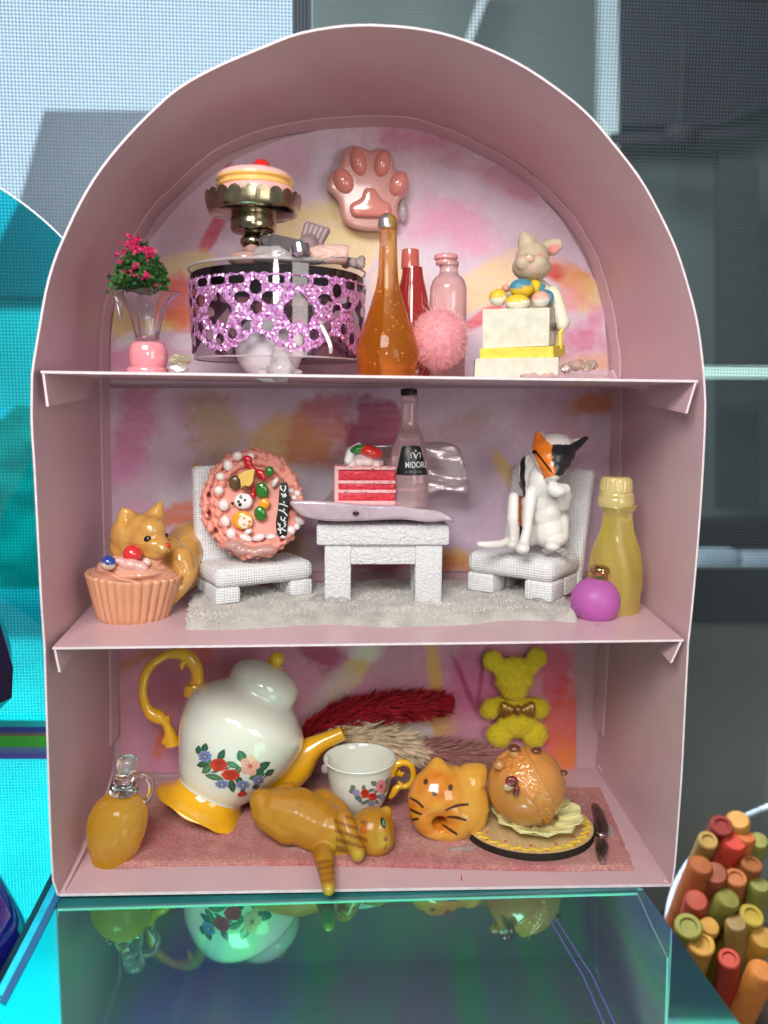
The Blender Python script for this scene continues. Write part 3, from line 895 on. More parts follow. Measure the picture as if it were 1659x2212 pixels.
mk('cyan_light_sheet', (V_, [[0, 1, 2, 3, 4], [9, 8, 7, 6, 5]] + [[k, k + 5, (k + 1) % 5 + 5, (k + 1) % 5] for k in range(5)]), mat('cyan_light', (0.0, 0.50, 0.58), rough=0.2, var=(.5, .12)), ped, angle=None)  # bright light coming through the clear side, painted as a cyan sheet
# thick left edge bar of the plate
for off, wd, M_ in ((0, 12, mat('bar_black', (0.01, 0.02, 0.03), rough=0.1)), (14, 16, mat('bar_cyan', (0.02, 0.45, 0.60), rough=0.12, var=(0.6, 0.6))), (31, 14, mat('bar_navy', (0.03, 0.10, 0.22), rough=0.1))):
    bar([(118 + off * 0.5, 1890 + off), (60 + off * 0.5, 2005 + off), (-10 + off * 0.5, 2140 + off)], wd, M_, 0.05, 'edge_bar')

# dark glass pieces at the left
solo('dark_vase', lathe([(r_ * 1.0, z_) for r_, z_ in ((0.2, 0), (1.2, 0.3), (2.6, 1.6), (2.66, 2.3), (2.2, 4.3), (1.6, 5.2), (1.2, 6.0))], P(-225, 1660, 1.5) , 8), mat('vase_dark', (0.012, 0.006, 0.03), rough=0.05, spec=0.4), 'near black faceted glass vase at the left edge of the picture', 'vase', angle=15)
solo('blue_bowl', lathe_px(-110, -1.0, [(2420, 60), (2300, 168), (2150, 178), (2060, 176), (1980, 150), (1900, 112), (1850, 60)], 40), mat('glass_blue', (0.01, 0.012, 0.20), rough=0.05, coat=1.0, var=(0.4, 0.8)), 'deep blue glossy glass bulb at the lower left corner', 'glass')

# jar of candy sticks, lower right
jar = thing('glass_jar', 'clear glass jar with a round rim holding orange and yellow candy sticks', 'jar', P(1700, 2330, 9.5))
jc = P(1815, 1960, 7.4)
R_ = 4.0
Mj = tintglass('jar_glass', (0.93, 0.97, 0.98), 0.05, 0.03)
rimc = jc + np.array([0, 0, 2.3])
jx, jf, ju = ROT[:, 0], ROT[:, 1], ROT[:, 2]
jc = P(1800, 1995, 7.9); js = sc(jc)
jv = ju * .71 + jf * .70
jrim = [P(1838 + 396 * math.cos(t), 1995 - 283 * math.sin(t), 8.2 + 2.4 * math.sin(t)) for t in np.linspace(0, 2 * math.pi, 96, endpoint=False)]
mk('jar_rim', tube(jrim, .10, 10, True), mat('rim_glass', (0.70, 0.82, 0.95), rough=0.15, spec=0.8, var=(.4, .2)), jar)
jn = np.cross(jx, jv); jn = jn * (-1 if jn[2] > 0 else 1)
jlow = [v * .94 + jc * .06 + jn * 6.0 for v in jrim]
mk('jar_wall', (np.array(jrim + jlow), [[k, (k + 1) % 96, 96 + (k + 1) % 96, 96 + k] for k in range(96)]), Mj, jar)
stk = [(1560, 1768, '9c2f24', 1, 'dark red candy stick leaning at the back of the jar'), (1595, 1755, 'e0a24a', 1, 'pale orange candy stick, topmost in the jar'), (1612, 1790, 'd8743a', 0, 'plain orange candy stick just under the topmost one'), (1588, 1800, 'e04a34', 1, 'bright red candy stick under the jar rim'), (1640, 1800, '9c9a4a', 0, 'olive candy stick under the jar rim at the right edge'), (1515, 1852, 'b5612e', 1, 'brown orange candy stick at the upper left of the jar'), (1590, 1880, 'c07038', 1, 'hollow orange stick right below the bright red one'), (1505, 1930, 'c04a30', 1, 'red hollow stick at the left side of the jar'), (1575, 1925, '8f8a3c', 0, 'olive green rounded stick in the middle of the jar'), (1642, 1895, '8c8c3e', 0, 'olive rounded stick at the right edge of the picture, halfway down the jar'),
       (1487, 1985, '9a9436', 1, 'olive hollow stick at the lower left by the plinth'), (1535, 1985, 'd8a044', 1, 'yellow orange stick above its twin at the lower left'), (1515, 2022, 'd8a040', 1, 'yellow orange stick, lower one of the twin pair by the plinth'), (1590, 1978, '9a7a40', 1, 'dull brown hollow stick in the middle below the olive one'), (1625, 1962, 'c0a43a', 1, 'mustard yellow hollow stick right of centre in the jar'), (1650, 2010, 'c8963c', 1, 'golden stick at the right edge of the picture below the mustard one'), (1575, 2055, 'c84028', 1, 'large red stick nearest the viewer, lowest in the jar'), (1648, 2080, 'd8843a', 1, 'orange stick in the lower right corner of the picture'), (1530, 1800, 'c29a4c', 1, 'tan stick at the left under the jar rim'), (1545, 1870, 'a0522e', 0, 'brown rounded stick between the red and orange sticks'), (1625, 1850, 'a8622e', 1, 'brown hollow stick at the right below the rim')]
for i, (x, q, hx, ring_, lab) in enumerate(stk):
    yy = 7.6 - (q - 1750) * 0.008
    top = P(x, q + 14, yy)
    dirn = np.array([0.10 + 0.15 * math.sin(i * 2.1), 0.55 + 0.2 * math.cos(i * 1.7), -1.0]); dirn /= np.linalg.norm(dirn)
    Ls = min(7.0, (top[2] + 9.9) / abs(dirn[2]))
    r_ = 0.355 + 0.05 * math.sin(i * 2.7)
    prof = [(r_, -Ls), (r_, -0.04), (r_ - 0.04, 0), (r_ * 0.62, 0.0), (r_ * 0.55, -0.07), (0.0, -0.07)] if ring_ and i % 2 == 0 else [(r_, -Ls), (r_, -0.12), (r_ * 0.8, -0.02), (0, 0)]
    solo('candy_stick', lathe(prof, top, 20, axis=-dirn), mat('candy_' + hx, alb(hx, 0.66), rough=0.6, var=(3, 0.15), sss=0.1), lab, 'candy', 'candy sticks in the jar')
# ------------------------------------------------------------------ shared materials for the miniatures
def proj(p):
    q = (np.asarray(p, float) - CAM) @ ROT
    return PW / 2 + F_PX * q[0] / q[1], PH / 2 - F_PX * q[2] / q[1]


def row_at(px, y, lv, up=0.0):
    """picture row where a thing at depth y touches the given shelf."""
    x = P(px, 900, y)[0]
    return proj((x, y, zat(lv, x) + up))[1]


M_clear = mat('clear_glass', (0.97, 0.98, 0.98), rough=0.03, trans=1.0, ior=1.46)
M_plastic = tintglass('clear_plastic', (0.96, 0.94, 0.95), 0.045, 0.05)
M_glue = mat('hot_glue', (0.93, 0.90, 0.90), rough=0.12, trans=0.75, ior=1.4, bump=('noise', 6, 0.3, 0.05))
M_brass = mat('old_brass', (0.36, 0.31, 0.20), rough=0.22, metal=1.0, var=(3, 0.35), bump=('noise', 14, 0.12, 0.02), rvar=(4, 0.12))
M_gold = mat('gold_metal', (0.50, 0.38, 0.16), rough=0.25, metal=1.0, var=(5, 0.3))
M_steel = mat('steel_metal', (0.62, 0.62, 0.64), rough=0.16, metal=1.0, var=(5, 0.2))
M_print = mat('print_ink', rough=0.35, attr=True, coat=0.4, var=(30, 0.08))
M_ink = mat('paint_marks', rough=0.3, attr=True, coat=0.3)
W_ = alb('e8e4e0', 0.95)


def gem(name, px, py, y, rpx, material, label, seed, flat=0.62, cat='gem', group=None, kind_n=7):
    r2 = random.Random(seed)
    c = P(px, py, y); s = sc(c)
    bm = bmesh.new()
    for i in range(26):
        a, h = r2.uniform(0, 6.28), r2.uniform(-1, 1)
        q = math.sqrt(1 - h * h)
        bm.verts.new((c[0] + math.cos(a) * q * rpx * s, c[1] + math.sin(a) * q * rpx * s * 0.9, c[2] + h * rpx * flat * s))
    r_ = bmesh.ops.convex_hull(bm, input=bm.verts[:])
    bmesh.ops.delete(bm, geom=[g for g in r_['geom_interior'] if isinstance(g, bmesh.types.BMVert)], context='VERTS')
    bm.verts.index_update()
    g_ = (np.array([v.co[:] for v in bm.verts]), [[v.index for v in f.verts] for f in bm.faces]); bm.free()
    return solo(name, g_, material, label, cat, group, angle=None)


# ================================================================== TOP SHELF
# flower vase
y = 0.75
vb = thing('flower_vase', 'small crystal vase on a pink bead holding a green bush with magenta flowers', 'vase', P(321, row_at(321, y, SH1), y))
br = row_at(321, y, SH1)
mk('bead_foot', join(lathe_px(318, y, [(br, 44), (br - 7, 45), (794, 42), (792, 36)], 40, 2), lathe_px(321, y, [(797, 34), (788, 38.5), (772, 41), (755, 40), (744, 36), (739, 28), (738, 8)], 48, 4)),
   mat('pink_glaze', (0.80, 0.27, 0.31), rough=0.12, coat=1.0, spec=0.6, var=(3, 0.04)), vb)
c0 = P(318, 735, y); s = sc(c0)
fl = lambda t, i: 1 + (0.16 * max(0, (i - 14) / 14) * math.cos(5 * t + 0.6)) + 0.035 * math.cos(10 * t)
pr = smooth_prof([(20, 0), (25, 3), (24, 8), (27, 18), (34, 50), (43, 72), (58, 92), (66, 100)], 4) * s
pri = [(max(r_ - 2.6 * s, 0.01), h_ + 1.5 * s) for r_, h_ in pr[::-1]]
mk('crystal_cup', lathe([tuple(q) for q in pr] + pri, c0, 60, fn=lambda t, i: fl(t, i if i < len(pr) else 2 * len(pr) - i)), mat('crystal', (0.95, 0.95, 0.96), rough=0.02, trans=1.0, ior=1.5), vb)
# silver foil behind the front petal
mk('petal', lathe([tuple(q) for q in pr[8:] - [0.9 * s, 0]], c0, 22, fn=lambda t, i: fl(t * 0.34 - 2.75, i + 8)) if False else tube([P(262, 690, y - 0.3), P(258, 655, y - 0.35), P(245, 636, y - 0.3)], [0.02, 0.05, 0.02], 8), M_clear, vb)
leafV, flowV = [], []
dense = []
for i in range(2600):
    t, h_ = rng.uniform(0, 6.28), rng.random() ** 0.8
    wid = (1 - h_ ** 1.7) * 58 + 10
    r_ = wid * math.sqrt(rng.random()) * rng.uniform(0.75, 1.08)
    p = P(301 + h_ * 4 + r_ * math.cos(t), 628 - h_ * 96 - 8 * math.sin(3 * t) * (1 - h_), y) + np.array([0, math.sin(t) * r_ * s, 0])
    dense.append((p, h_))


def leafquad(p, L, wd):
    d = np.array([rng.gauss(0, 1), rng.gauss(0, 1) - 0.3, rng.gauss(0.5, 0.8)]); d /= np.linalg.norm(d)
    q = np.cross(d, [rng.gauss(0, 1), rng.gauss(0, 1), rng.gauss(0, 1)]); q /= np.linalg.norm(q)
    nn = np.cross(d, q)
    return np.array([p, p + d * L * .5 + q * wd + nn * wd * .4, p + d * L, p + d * L * .5 - q * wd + nn * wd * .4]), [[0, 1, 2, 3]]


mk('foliage', join(*[leafquad(p, rng.uniform(.08, .15), rng.uniform(.03, .06)) for p, h_ in dense]), mat('moss_green', (0.035, 0.12, 0.022), rough=0.75, var=(9, 0.55)), vb, angle=None, kind='stuff')
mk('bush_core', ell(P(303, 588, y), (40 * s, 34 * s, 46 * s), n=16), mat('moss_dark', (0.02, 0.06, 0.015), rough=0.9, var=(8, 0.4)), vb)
fm = mat('magenta_flock', (0.72, 0.03, 0.16), rough=0.7, var=(10, 0.3))
fl_pts = []
for (x, q, rx, ry, k) in ((297, 527, 17, 9, 34), (300, 540, 16, 8, 22), (327, 548, 14, 12, 30), (308, 553, 12, 6, 8), (336, 562, 9, 7, 8), (283, 553, 6, 10, 5), (306, 586, 11, 6, 12), (275, 576, 4, 3, 3), (285, 596, 14, 6, 6), (330, 602, 16, 6, 8), (300, 606, 20, 8, 5), (345, 626, 12, 3, 4), (263, 560, 6, 4, 3)):
    for _ in range(max(2, k // 2)):
        fl_pts.append((x + rng.gauss(0, .45) * rx, q + rng.gauss(0, .5) * ry))
mk('blossom', join(*[join(*[leafquad(P(a_, b_, y) + np.array([0, -(math.sqrt(max(0, 1 - ((a_ - 303) / 60) ** 2)) * 50 + 4) * s * (0.55 if b_ < 550 else 1), 0]), .075, .035) for _ in range(4)]) for a_, b_ in fl_pts]), fm, vb, angle=None, kind='stuff')
M_iri = mat('iridescent_crystal', (0.90, 0.84, 0.55), rough=0.04, trans=0.75, ior=1.6, film=380, coat=1.0)
gem('crystal_bead', 390, 778, 0.65, 27, M_iri, 'yellow iridescent crystal bead beside the pink bead foot of the vase', 3, 0.55, 'bead')
gem('pale_bead', 384, 797, 0.5, 23, mat('pale_bead', (0.86, 0.80, 0.78), rough=0.08, trans=0.6, coat=0.6, var=(4, .1)), 'pale clear bead under the yellow crystal, at the shelf edge', 5, 0.4, 'bead')

# glitter drum
y = 2.55
dr = thing('glitter_drum', 'clear plastic cup wrapped in purple glitter lace with a black top disc', 'drum', P(600, row_at(600, y, SH1), y))
xc = 601
topz, botz = P(xc, 556, y - 2.0), P(xc, 768, y - 2.0)
s = sc(P(xc, 660, y)) ; s_f = sc(P(xc, 660, y - 2.0))
Rt_, Rb_ = 191 * s * 0.985, 183 * s * 0.985
ctr = np.array([P(xc, 660, y)[0], y, 0.0])
zt2, zb2 = topz[2], botz[2]
mk('cup_wall', lathe([(Rb_, zb2), (Rt_, zt2), (Rt_ - 0.03, zt2), (Rb_ - 0.03, zb2)], ctr, 72), M_plastic, dr)
mk('cup_rim', tube([ctr + np.array([Rt_ * math.cos(t), Rt_ * math.sin(t), zt2]) for t in np.linspace(0, 2 * math.pi, 72, endpoint=False)], 0.025, 6, True), mat('plastic_rim', (0.75, 0.66, 0.68), rough=0.15, trans=0.5), dr)
mk('cup_base_rim', tube([ctr + np.array([Rb_ * math.cos(t), Rb_ * math.sin(t), zb2]) for t in np.linspace(0, 2 * math.pi, 72, endpoint=False)], 0.02, 6, True), _mats['plastic_rim'], dr)
zd1, zd0 = P(xc, 567, y - 2.0)[2], P(xc, 591, y - 2.0)[2]
Rd = Rt_ - 0.05
mk('top_disc', lathe([(0.01, zd1), (Rd - .03, zd1), (Rd, zd1 - .03), (Rd, zd0), (0.01, zd0)], ctr, 72), mat('disc_black', (0.012, 0.008, 0.009), rough=0.75, spec=.15, var=(3, .4), bump=('noise', 8, 0.2, 0.03)), dr, angle=30)
# lace with real holes. u: angle in px along the front, v: picture row
nu, nv = 560, 120
tt = np.linspace(0, 2 * math.pi, nu, endpoint=False)
def lace_u(t): return np.degrees(t)  # degrees
per = 76.0                      # one lace repeat in degrees
def front_row(v): return P(xc, v, y - 2.0)[2]
lv_, lf_ = [], []
vs_ = np.linspace(582, 766, nv)
holes = []   # (u in 0..1 of the repeat, row, ru px, rv px, superellipse)
def in_hole(u, v):
    # u in pixels along the wall, one repeat is L wide, centred on the scallop's valley at 0
    hs = [(0, 619, 16, 20), (-33, 641, 23, 15), (32, 642, 24, 17), (0, 663, 16, 17), (-26, 701, 15, 15), (26, 702, 15, 15), (-60, 719, 15, 15), (60, 722, 15, 16), (96, 731, 15, 16), (-96, 731, 15, 16)]
    for a_, b_, c_, d_ in hs:
        if ((u - a_) / (c_ * .84)) ** 2 + ((v - b_) / (d_ * .84)) ** 2 < 1: return True
    for a_ in (-93, -45, 45, 93):
        if ((abs(u - a_)) / 19) ** 4 + (abs(v - 602) / 9) ** 4 < 1: return True
    du = min(abs(u - 96), abs(u + 96))
    if du < 36:
        lo, hi = 626 + du * .95, 694 - 5 * math.cos(du / 5.0) - max(0, du - 22) * 1.1
        if lo < v < hi: return True
    return False
L_ = 192.0
for i in range(nu + 1):
    t = -math.pi / 2 + 2 * math.pi * (i % nu) / nu
    for v in vs_:
        k_ = (v - 556) / (768 - 556)
        R2 = Rt_ + (Rb_ - Rt_) * k_ + 0.03
        lv_.append(ctr + np.array([R2 * math.cos(t), R2 * math.sin(t), front_row(v)]))
for i in range(nu):
    t = 2 * math.pi * (i + .5) / nu
    arcpx = ((t + math.pi) % (2 * math.pi) - math.pi) * 214
    u = ((arcpx + 34 + L_ / 2) % L_) - L_ / 2
    for j in range(nv - 1):
        v = (vs_[j] + vs_[j + 1]) / 2
        edge = 722 + 38 * (1 - math.exp(-(abs(u) / 44) ** 2)) - 5 * abs(math.sin(u / 8.0))
        if v > edge or v < 588 + 2 * math.sin(u / 4): continue
        if in_hole(u, v): continue
        lf_.append([i * nv + j, i * nv + j + 1, (i + 1) * nv + j + 1, (i + 1) * nv + j])


def glitter(name, c1, c2):
    mt = bpy.data.materials.new(name); mt.use_nodes = True
    nt = mt.node_tree; N, L = nt.nodes, nt.links; b = N['Principled BSDF']
    tc = N.new('ShaderNodeTexCoord'); v = N.new('ShaderNodeTexVoronoi'); v.inputs['Scale'].default_value = 24; L.new(tc.outputs['Object'], v.inputs['Vector'])
    mx = N.new('ShaderNodeMixRGB'); mx.inputs[1].default_value = (*c1, 1); mx.inputs[2].default_value = (*c2, 1)
    sp = N.new('ShaderNodeSeparateColor'); L.new(v.outputs['Color'], sp.inputs[0]); L.new(sp.outputs[0], mx.inputs[0]); L.new(mx.outputs[0], b.inputs['Base Color'])
    b.inputs['Metallic'].default_value = 0.45; b.inputs['Roughness'].default_value = 0.25
    ge = N.new('ShaderNodeNewGeometry'); su = N.new('ShaderNodeVectorMath'); su.operation = 'SUBTRACT'; su.inputs[1].default_value = (.5, .5, .5); L.new(v.outputs['Color'], su.inputs[0])
    s_ = N.new('ShaderNodeVectorMath'); s_.operation = 'SCALE'; s_.inputs['Scale'].default_value = 1.5; L.new(su.outputs[0], s_.inputs[0])
    ad = N.new('ShaderNodeVectorMath'); ad.operation = 'ADD'; L.new(ge.outputs['Normal'], ad.inputs[0]); L.new(s_.outputs[0], ad.inputs[1])
    nn = N.new('ShaderNodeVectorMath'); nn.operation = 'NORMALIZE'; L.new(ad.outputs[0], nn.inputs[0]); L.new(nn.outputs[0], b.inputs['Normal'])
    return mt


M_glit = glitter('purple_glitter', (0.68, 0.20, 0.66), (0.92, 0.56, 0.86))
mk('lace_band', (np.array(lv_), lf_), M_glit, dr, angle=None)
# frosted ball inside and glue foot
yb_ = 1.75
solo('frosted_ball', ell(P(582, 752, yb_), 73 * sc(P(582, 752, yb_)), n=40), mat('frost_white', (0.80, 0.80, 0.82), rough=0.45, sss=0.3, var=(1.5, .05)), 'frosted white ball standing inside the purple glitter drum', 'ball')
solo('glue_blob', remesh(join(ell(P(607, 797, 0.3), (.30, .26, .14)), chain([P(607, 800, .3), P(603, 770, .55), P(600, 752, .8)], [.26, .18, .08]), chain([P(560, 803, .4), P(607, 800, .35), P(650, 804, .5)], [.05, .12, .05])), .03, 6), M_glue, 'clear glue blob at the shelf edge in front of the frosted ball', 'glue')
solo('reflection_streak', tube([P(668, 640, 1.2), P(688, 690, .95), P(712, 740, .75), P(714, 764, .7)], [.03, .05, .05, .03], 8, sub=4), mat('reflection_sheen', (0.8, .8, .82), rough=.08, metal=.6, var=(5, .3)), 'bent streak imitating a reflection in the wall of the glitter drum', 'strip')  # reflection in the clear cup wall, modelled as a bent strip

# on top of the drum: cake stand, macaron, glue, wrapped sweets
y = 1.9
zd = zd1
cs = thing('cake_stand', 'old brass cake stand with a scalloped rim standing on the drum', 'cake stand', (P(550, 560, y)[0], y, zd))
ped_rows = [(566, 30), (560, 29), (550, 17), (543, 18), (536, 22), (528, 29), (518, 29), (511, 22), (506, 19), (503, 19), (502, 46), (498, 49), (486, 49), (470, 48), (464, 47), (463, 30)]
mk('stem', lathe_px(549, y, ped_rows, 56, 0), M_brass, cs, angle=50)
c0 = P(548, 486, y); s = sc(c0)
NS = 22
def scal(t, i):
    q = abs(math.sin(NS * t / 2)) ** 0.6
    return (1.0, (0.11 * q if i in (5, 6) else 0))
mk('scalloped_plate', lathe([(44 * s, 19 * s), (86 * s, 19 * s), (95 * s, 22 * s), (99 * s, 31 * s), (101 * s, 41 * s), (103 * s, 50 * s), (100 * s, 50 * s), (97 * s, 41 * s), (91 * s, 27 * s), (60 * s, 25 * s), (10 * s, 25 * s)], c0, 264, fn=scal), M_brass, cs, angle=50)
mc = thing('macaron', 'pink macaron with a yellow filling and a red cherry on the brass stand', 'macaron', P(550, 428, y))
mk('lower_shell', lathe_px(555, y, [(446, 60), (438, 78), (424, 84), (412, 82), (407, 76)], 56, 3), mat('macaron_pink_low', (.80, .42, .40), rough=.3, coat=.4, var=(4, .08)), mc)
mk('filling', lathe_px(552, y, [(413, 76), (409, 82), (405, 83), (401, 78), (398, 78), (394, 83), (390, 83), (387, 78)], 56, 3), mat('macaron_yellow', (.86, .50, .15), rough=.25, coat=.5, var=(4, .05)), mc)
mk('upper_shell', lathe_px(551, y, [(393, 79), (389, 82), (383, 80), (376, 72), (370, 55), (367, 30), (366.5, 0)], 64, 4), mat('macaron_pink', (.84, .47, .43), rough=.2, coat=.6, var=(3, .05)), mc)
mk('cherry', ell(P(565, 364, y + .1), 19.5 * s, n=28), mat('cherry_red', (.72, .015, .012), rough=.08, coat=1.0, var=(5, .1)), mc)
mk('painted_highlight', ell(P(541, 373, y - .55), (.09, .035, .08), n=16), mat('icing_and_highlight_white', (.85, .84, .82), rough=.3, var=(6, .05)), mc)  # specular highlight on the shell, put in as a white spot
solo('glue_lump', remesh(join(ell(P(530, 558, 1.1), (.33, .2, .16)), ell(P(545, 548, 1.3), (.22, .2, .2)), ell(P(512, 562, 1.2), (.2, .2, .1))), .035, 5), mat('glue_pink', (.82, .50, .44), rough=.1, trans=.55, coat=.6, var=(4, .2)), 'pinkish clear glue lump at the foot of the brass stand', 'glue')
solo('clear_packet', remesh(join(chain([P(566, 552, 1.0), P(600, 548, .8), P(650, 556, .9), P(690, 560, 1.0)], [.2, .17, .16, .12]), ell(P(575, 558, .8), (.3, .2, .1)), ell(P(640, 562, .8), (.6, .25, .07)), ell(P(720, 556, 1.0), (.4, .2, .05))), .04, 4), mat('clear_packet', (.84, .76, .74), rough=.1, trans=.6, coat=.7, bump=('noise', 5, .6, .1), var=(2, .15)), 'crumpled clear packet lying on the black disc by the brass stem', 'packet')
tb = thing('metal_tube', 'dark grey square tube with bright silver ends leaning on the drum', 'tube', P(610, 545, 1.0))
a_, b_ = P(590, 526, 1.0), P(652, 540, .7)
mk('tube_body', tube([a_, b_], [.19, .19], 4), mat('tube_dark', (.20, .17, .18), rough=.3, metal=.6, var=(3, .2)), tb, angle=30)
mk('end_band', tube([P(567, 523, 1.1), P(577, 523.5, 1.06), P(590, 526, 1.0)], [.17, .215, .215], 16), M_steel, tb, angle=40)
mk('end_cap', tube([P(647, 533, .6), P(650, 550, .56), P(651, 553, .56)], [.21, .2, .12], 16), M_steel, tb, angle=40)
cw = thing('wrapped_candy', 'mauve wrapped sweet with a crimped end standing on the drum', 'sweet', P(665, 560, 1.2))
Mmv = mat('wrapper_mauve', (.25, .17, .18), rough=.35, coat=.3, var=(4, .2), bump=('noise', 7, .3, .04))
mk('wrapper_body', remesh(join(chain([P(650, 548, 1.1), P(668, 524, 1.2)], [.22, .2]), ell(P(664, 535, 1.0), (.24, .2, .24)), ell(P(690, 538, 1.25), (.14, .12, .16))), .03, 3), Mmv, cw)
for k in range(5):
    mk('crimp_rib', chain([P(658 + k * 8.5, 508 + k * 4, 1.25), P(665 + k * 10, 487 + k * 3.0, 1.3)], [.075, .085], .5, 10), Mmv, cw)
rl = thing('fabric_roll', 'pink ribbed fabric roll lying on the drum under the mauve sweet', 'fabric', P(690, 565, 1.0))
mk('roll', tube([P(640, 556, .95), P(660, 551, .95), P(700, 550, 1.0), P(742, 549, 1.05), P(752, 550, 1.06)], [.10, .17, .19, .19, .15], 20, sub=5), mat('ribbed_pink', (.72, .45, .39), rough=.6, bump=('weave', 9, .5, .05), var=(3, .15)), rl)
solo('torn_fluff', remesh(join(*[ell(P(762 + rng.uniform(-18, 22), 566 + rng.uniform(-6, 8), 1.2 + rng.uniform(-.2, .2)), rng.uniform(.06, .13), n=8) for _ in range(16)]), .03, 2), mat('fluff_grey', (.42, .33, .33), rough=.8, trans=.2, var=(6, .3), bump=('noise', 9, .8, .1)), 'torn greyish plastic bit at the right edge of the drum', 'scrap')

# paw charm on the back wall
pw = [(95, 260), (120, 195), (160, 165), (172, 105), (215, 68), (268, 74), (312, 92), (352, 80), (402, 97), (424, 145), (434, 182), (482, 205), (499, 252), (486, 302), (456, 335), (444, 380), (450, 430), (430, 466), (390, 482), (300, 486), (220, 470), (172, 430), (160, 372), (138, 322), (106, 292)]
pwp = curve2([(663.6 + x / 2.273, 285.3 + q / 2.273) for x, q in pw], 4)
paw = thing('paw_charm', 'pink cat paw charm stuck on the upper back wall', 'charm', P(795, 495, DB - .3))
mk('paw_body', puff(pwp, DB - .07, .55, 12), mat('paw_pink', (.72, .38, .33), rough=.22, coat=.5, sss=.15, bump=('noise', 16, .25, .03), var=(4, .06)), paw)
Mpd = mat('paw_pad', (.78, .29, .24), rough=.12, coat=1.0, sss=.1, var=(3, .05))
for (x, q, rx, ry, rt) in ((250, 145, 40, 68, -14), (368, 155, 40, 63, 10), (178, 241, 48, 62, -28), (448, 253, 44, 62, 24)):
    c_ = P(663.6 + x / 2.273, 285.3 + q / 2.273, DB - .62); s = sc(c_) / 2.273
    mk('toe_pad', ell(c_, (rx * s, .2, ry * s), rotm('Y', rt), 28), Mpd, paw)
hp = curve2([(300, 272), (338, 285), (362, 325), (405, 352), (412, 390), (385, 415), (300, 418), (232, 412), (208, 382), (218, 350), (262, 325), (276, 288)], 4)
hp = [(663.6 + x / 2.273, 285.3 + q / 2.273) for x, q in hp]
mk('palm_pad', puff(hp, DB - .55, .27, 11, steps=6), Mpd, paw)
solo('glue_blob', ell(P(871, 455, DB - .25), (.12, .15, .3), n=16), M_glue, 'clear glue drip at the lower right of the paw charm', 'glue')

# bottles
y = 0.85
br = row_at(834, y, SH1)
ab = thing('amber_bottle', 'tall amber teardrop bottle with a silver tip, in front on the upper shelf', 'bottle', P(834, br, y))
rows = [(br, 55), (br - 3, 60), (791, 63), (776, 66.5), (758, 66), (742, 63), (725, 58), (705, 51), (681, 43), (650, 34), (620, 25.5), (590, 21.5), (550, 19.5), (520, 18.5), (495, 19), (482, 19), (470, 16), (463, 8), (461.5, 0)]
def absorb(name, c, dens, rough=.03, ior=1.38, milky=.32, body=0.0):
    mt = bpy.data.materials.new(name); mt.use_nodes = True
    nt = mt.node_tree; nt.nodes.clear(); N, L = nt.nodes, nt.links
    o = N.new('ShaderNodeOutputMaterial'); g_ = N.new('ShaderNodeBsdfGlass'); g_.inputs['IOR'].default_value = ior; g_.inputs['Roughness'].default_value = rough
    tl = N.new('ShaderNodeBsdfTranslucent'); tl.inputs[0].default_value = (*c, 1)
    tc = N.new('ShaderNodeTexCoord'); nz = N.new('ShaderNodeTexNoise'); nz.inputs['Scale'].default_value = 2.2; nz.inputs['Detail'].default_value = 3; bp = N.new('ShaderNodeBump'); bp.inputs['Strength'].default_value = .12; bp.inputs['Distance'].default_value = .08
    L.new(tc.outputs['Object'], nz.inputs[0]); L.new(nz.outputs['Fac'], bp.inputs['Height']); L.new(bp.outputs[0], g_.inputs['Normal'])
    df = N.new('ShaderNodeBsdfDiffuse'); df.inputs[0].default_value = (*c, 1); m2 = N.new('ShaderNodeMixShader'); m2.inputs[0].default_value = body; L.new(tl.outputs[0], m2.inputs[1]); L.new(df.outputs[0], m2.inputs[2])
    mx = N.new('ShaderNodeMixShader'); mx.inputs[0].default_value = milky; L.new(g_.outputs[0], mx.inputs[1]); L.new(m2.outputs[0], mx.inputs[2])
    va = N.new('ShaderNodeVolumeAbsorption'); va.inputs[0].default_value = (*c, 1); va.inputs[1].default_value = dens
    L.new(mx.outputs[0], o.inputs[0]); L.new(va.outputs[0], o.inputs[1])
    return mt
def amber(name, c, tr, em=None, rough=0.08, sss=.0):
    return mat(name, c, rough=rough, trans=tr, ior=1.35, coat=.6, sss=sss, var=(1.2, .12), bump=('noise', 3, .05, .05))
g_ = lathe_px(836, y, rows, 56, 4)
mk('bottle_body', g_, absorb('amber_glass', (.98, .55, .02), 1.6, milky=.34, body=.2), ab)
mk('silver_tip', lathe_px(836, y, [(494, 19.6), (488, 20), (476, 19), (468, 14.5), (462, 7), (460.8, 0)], 40, 3), mat('silver_paint', (.50, .50, .52), rough=.28, metal=.9, var=(5, .2), bump=('noise', 12, .3, .03)), ab)
bub = []
for _ in range(34):
    a_, q = rng.uniform(-48, 48), rng.uniform(620, 795)
    bub.append(ell(P(836 + a_ * (1 if q > 700 else .4), q, y - (.42 if q > 700 else .2) * rng.random()), rng.uniform(.010, .024), n=8))
mk('bubble', join(*bub), mat('bubble_pale', (1, .8, .45), rough=.15, var=(9, .1)), ab, kind='stuff')
y = 2.5
br = row_at(888, y, SH1)
rb_ = thing('red_bottle', 'small red bottle with a red cap behind the amber bottle', 'bottle', P(888, br, y))
mk('bottle_body', lathe_px(888, y, [(br, 46), (780, 47), (690, 40), (640, 33), (600, 24), (584, 22), (578, 21)], 40, 4), mat('red_resin', (.48, .035, .03), rough=.1, trans=.35, coat=.8, var=(1.5, .12)), rb_)
mk('cap', lathe_px(886, y, [(581, 20.5), (560, 19.5), (544, 19), (539, 16), (538, 0)], 40, 2), mat('red_cap', (.70, .16, .12), rough=.1, trans=.3, coat=.8, var=(3, .1)), rb_)
y = 2.3
br = row_at(965, y, SH1)
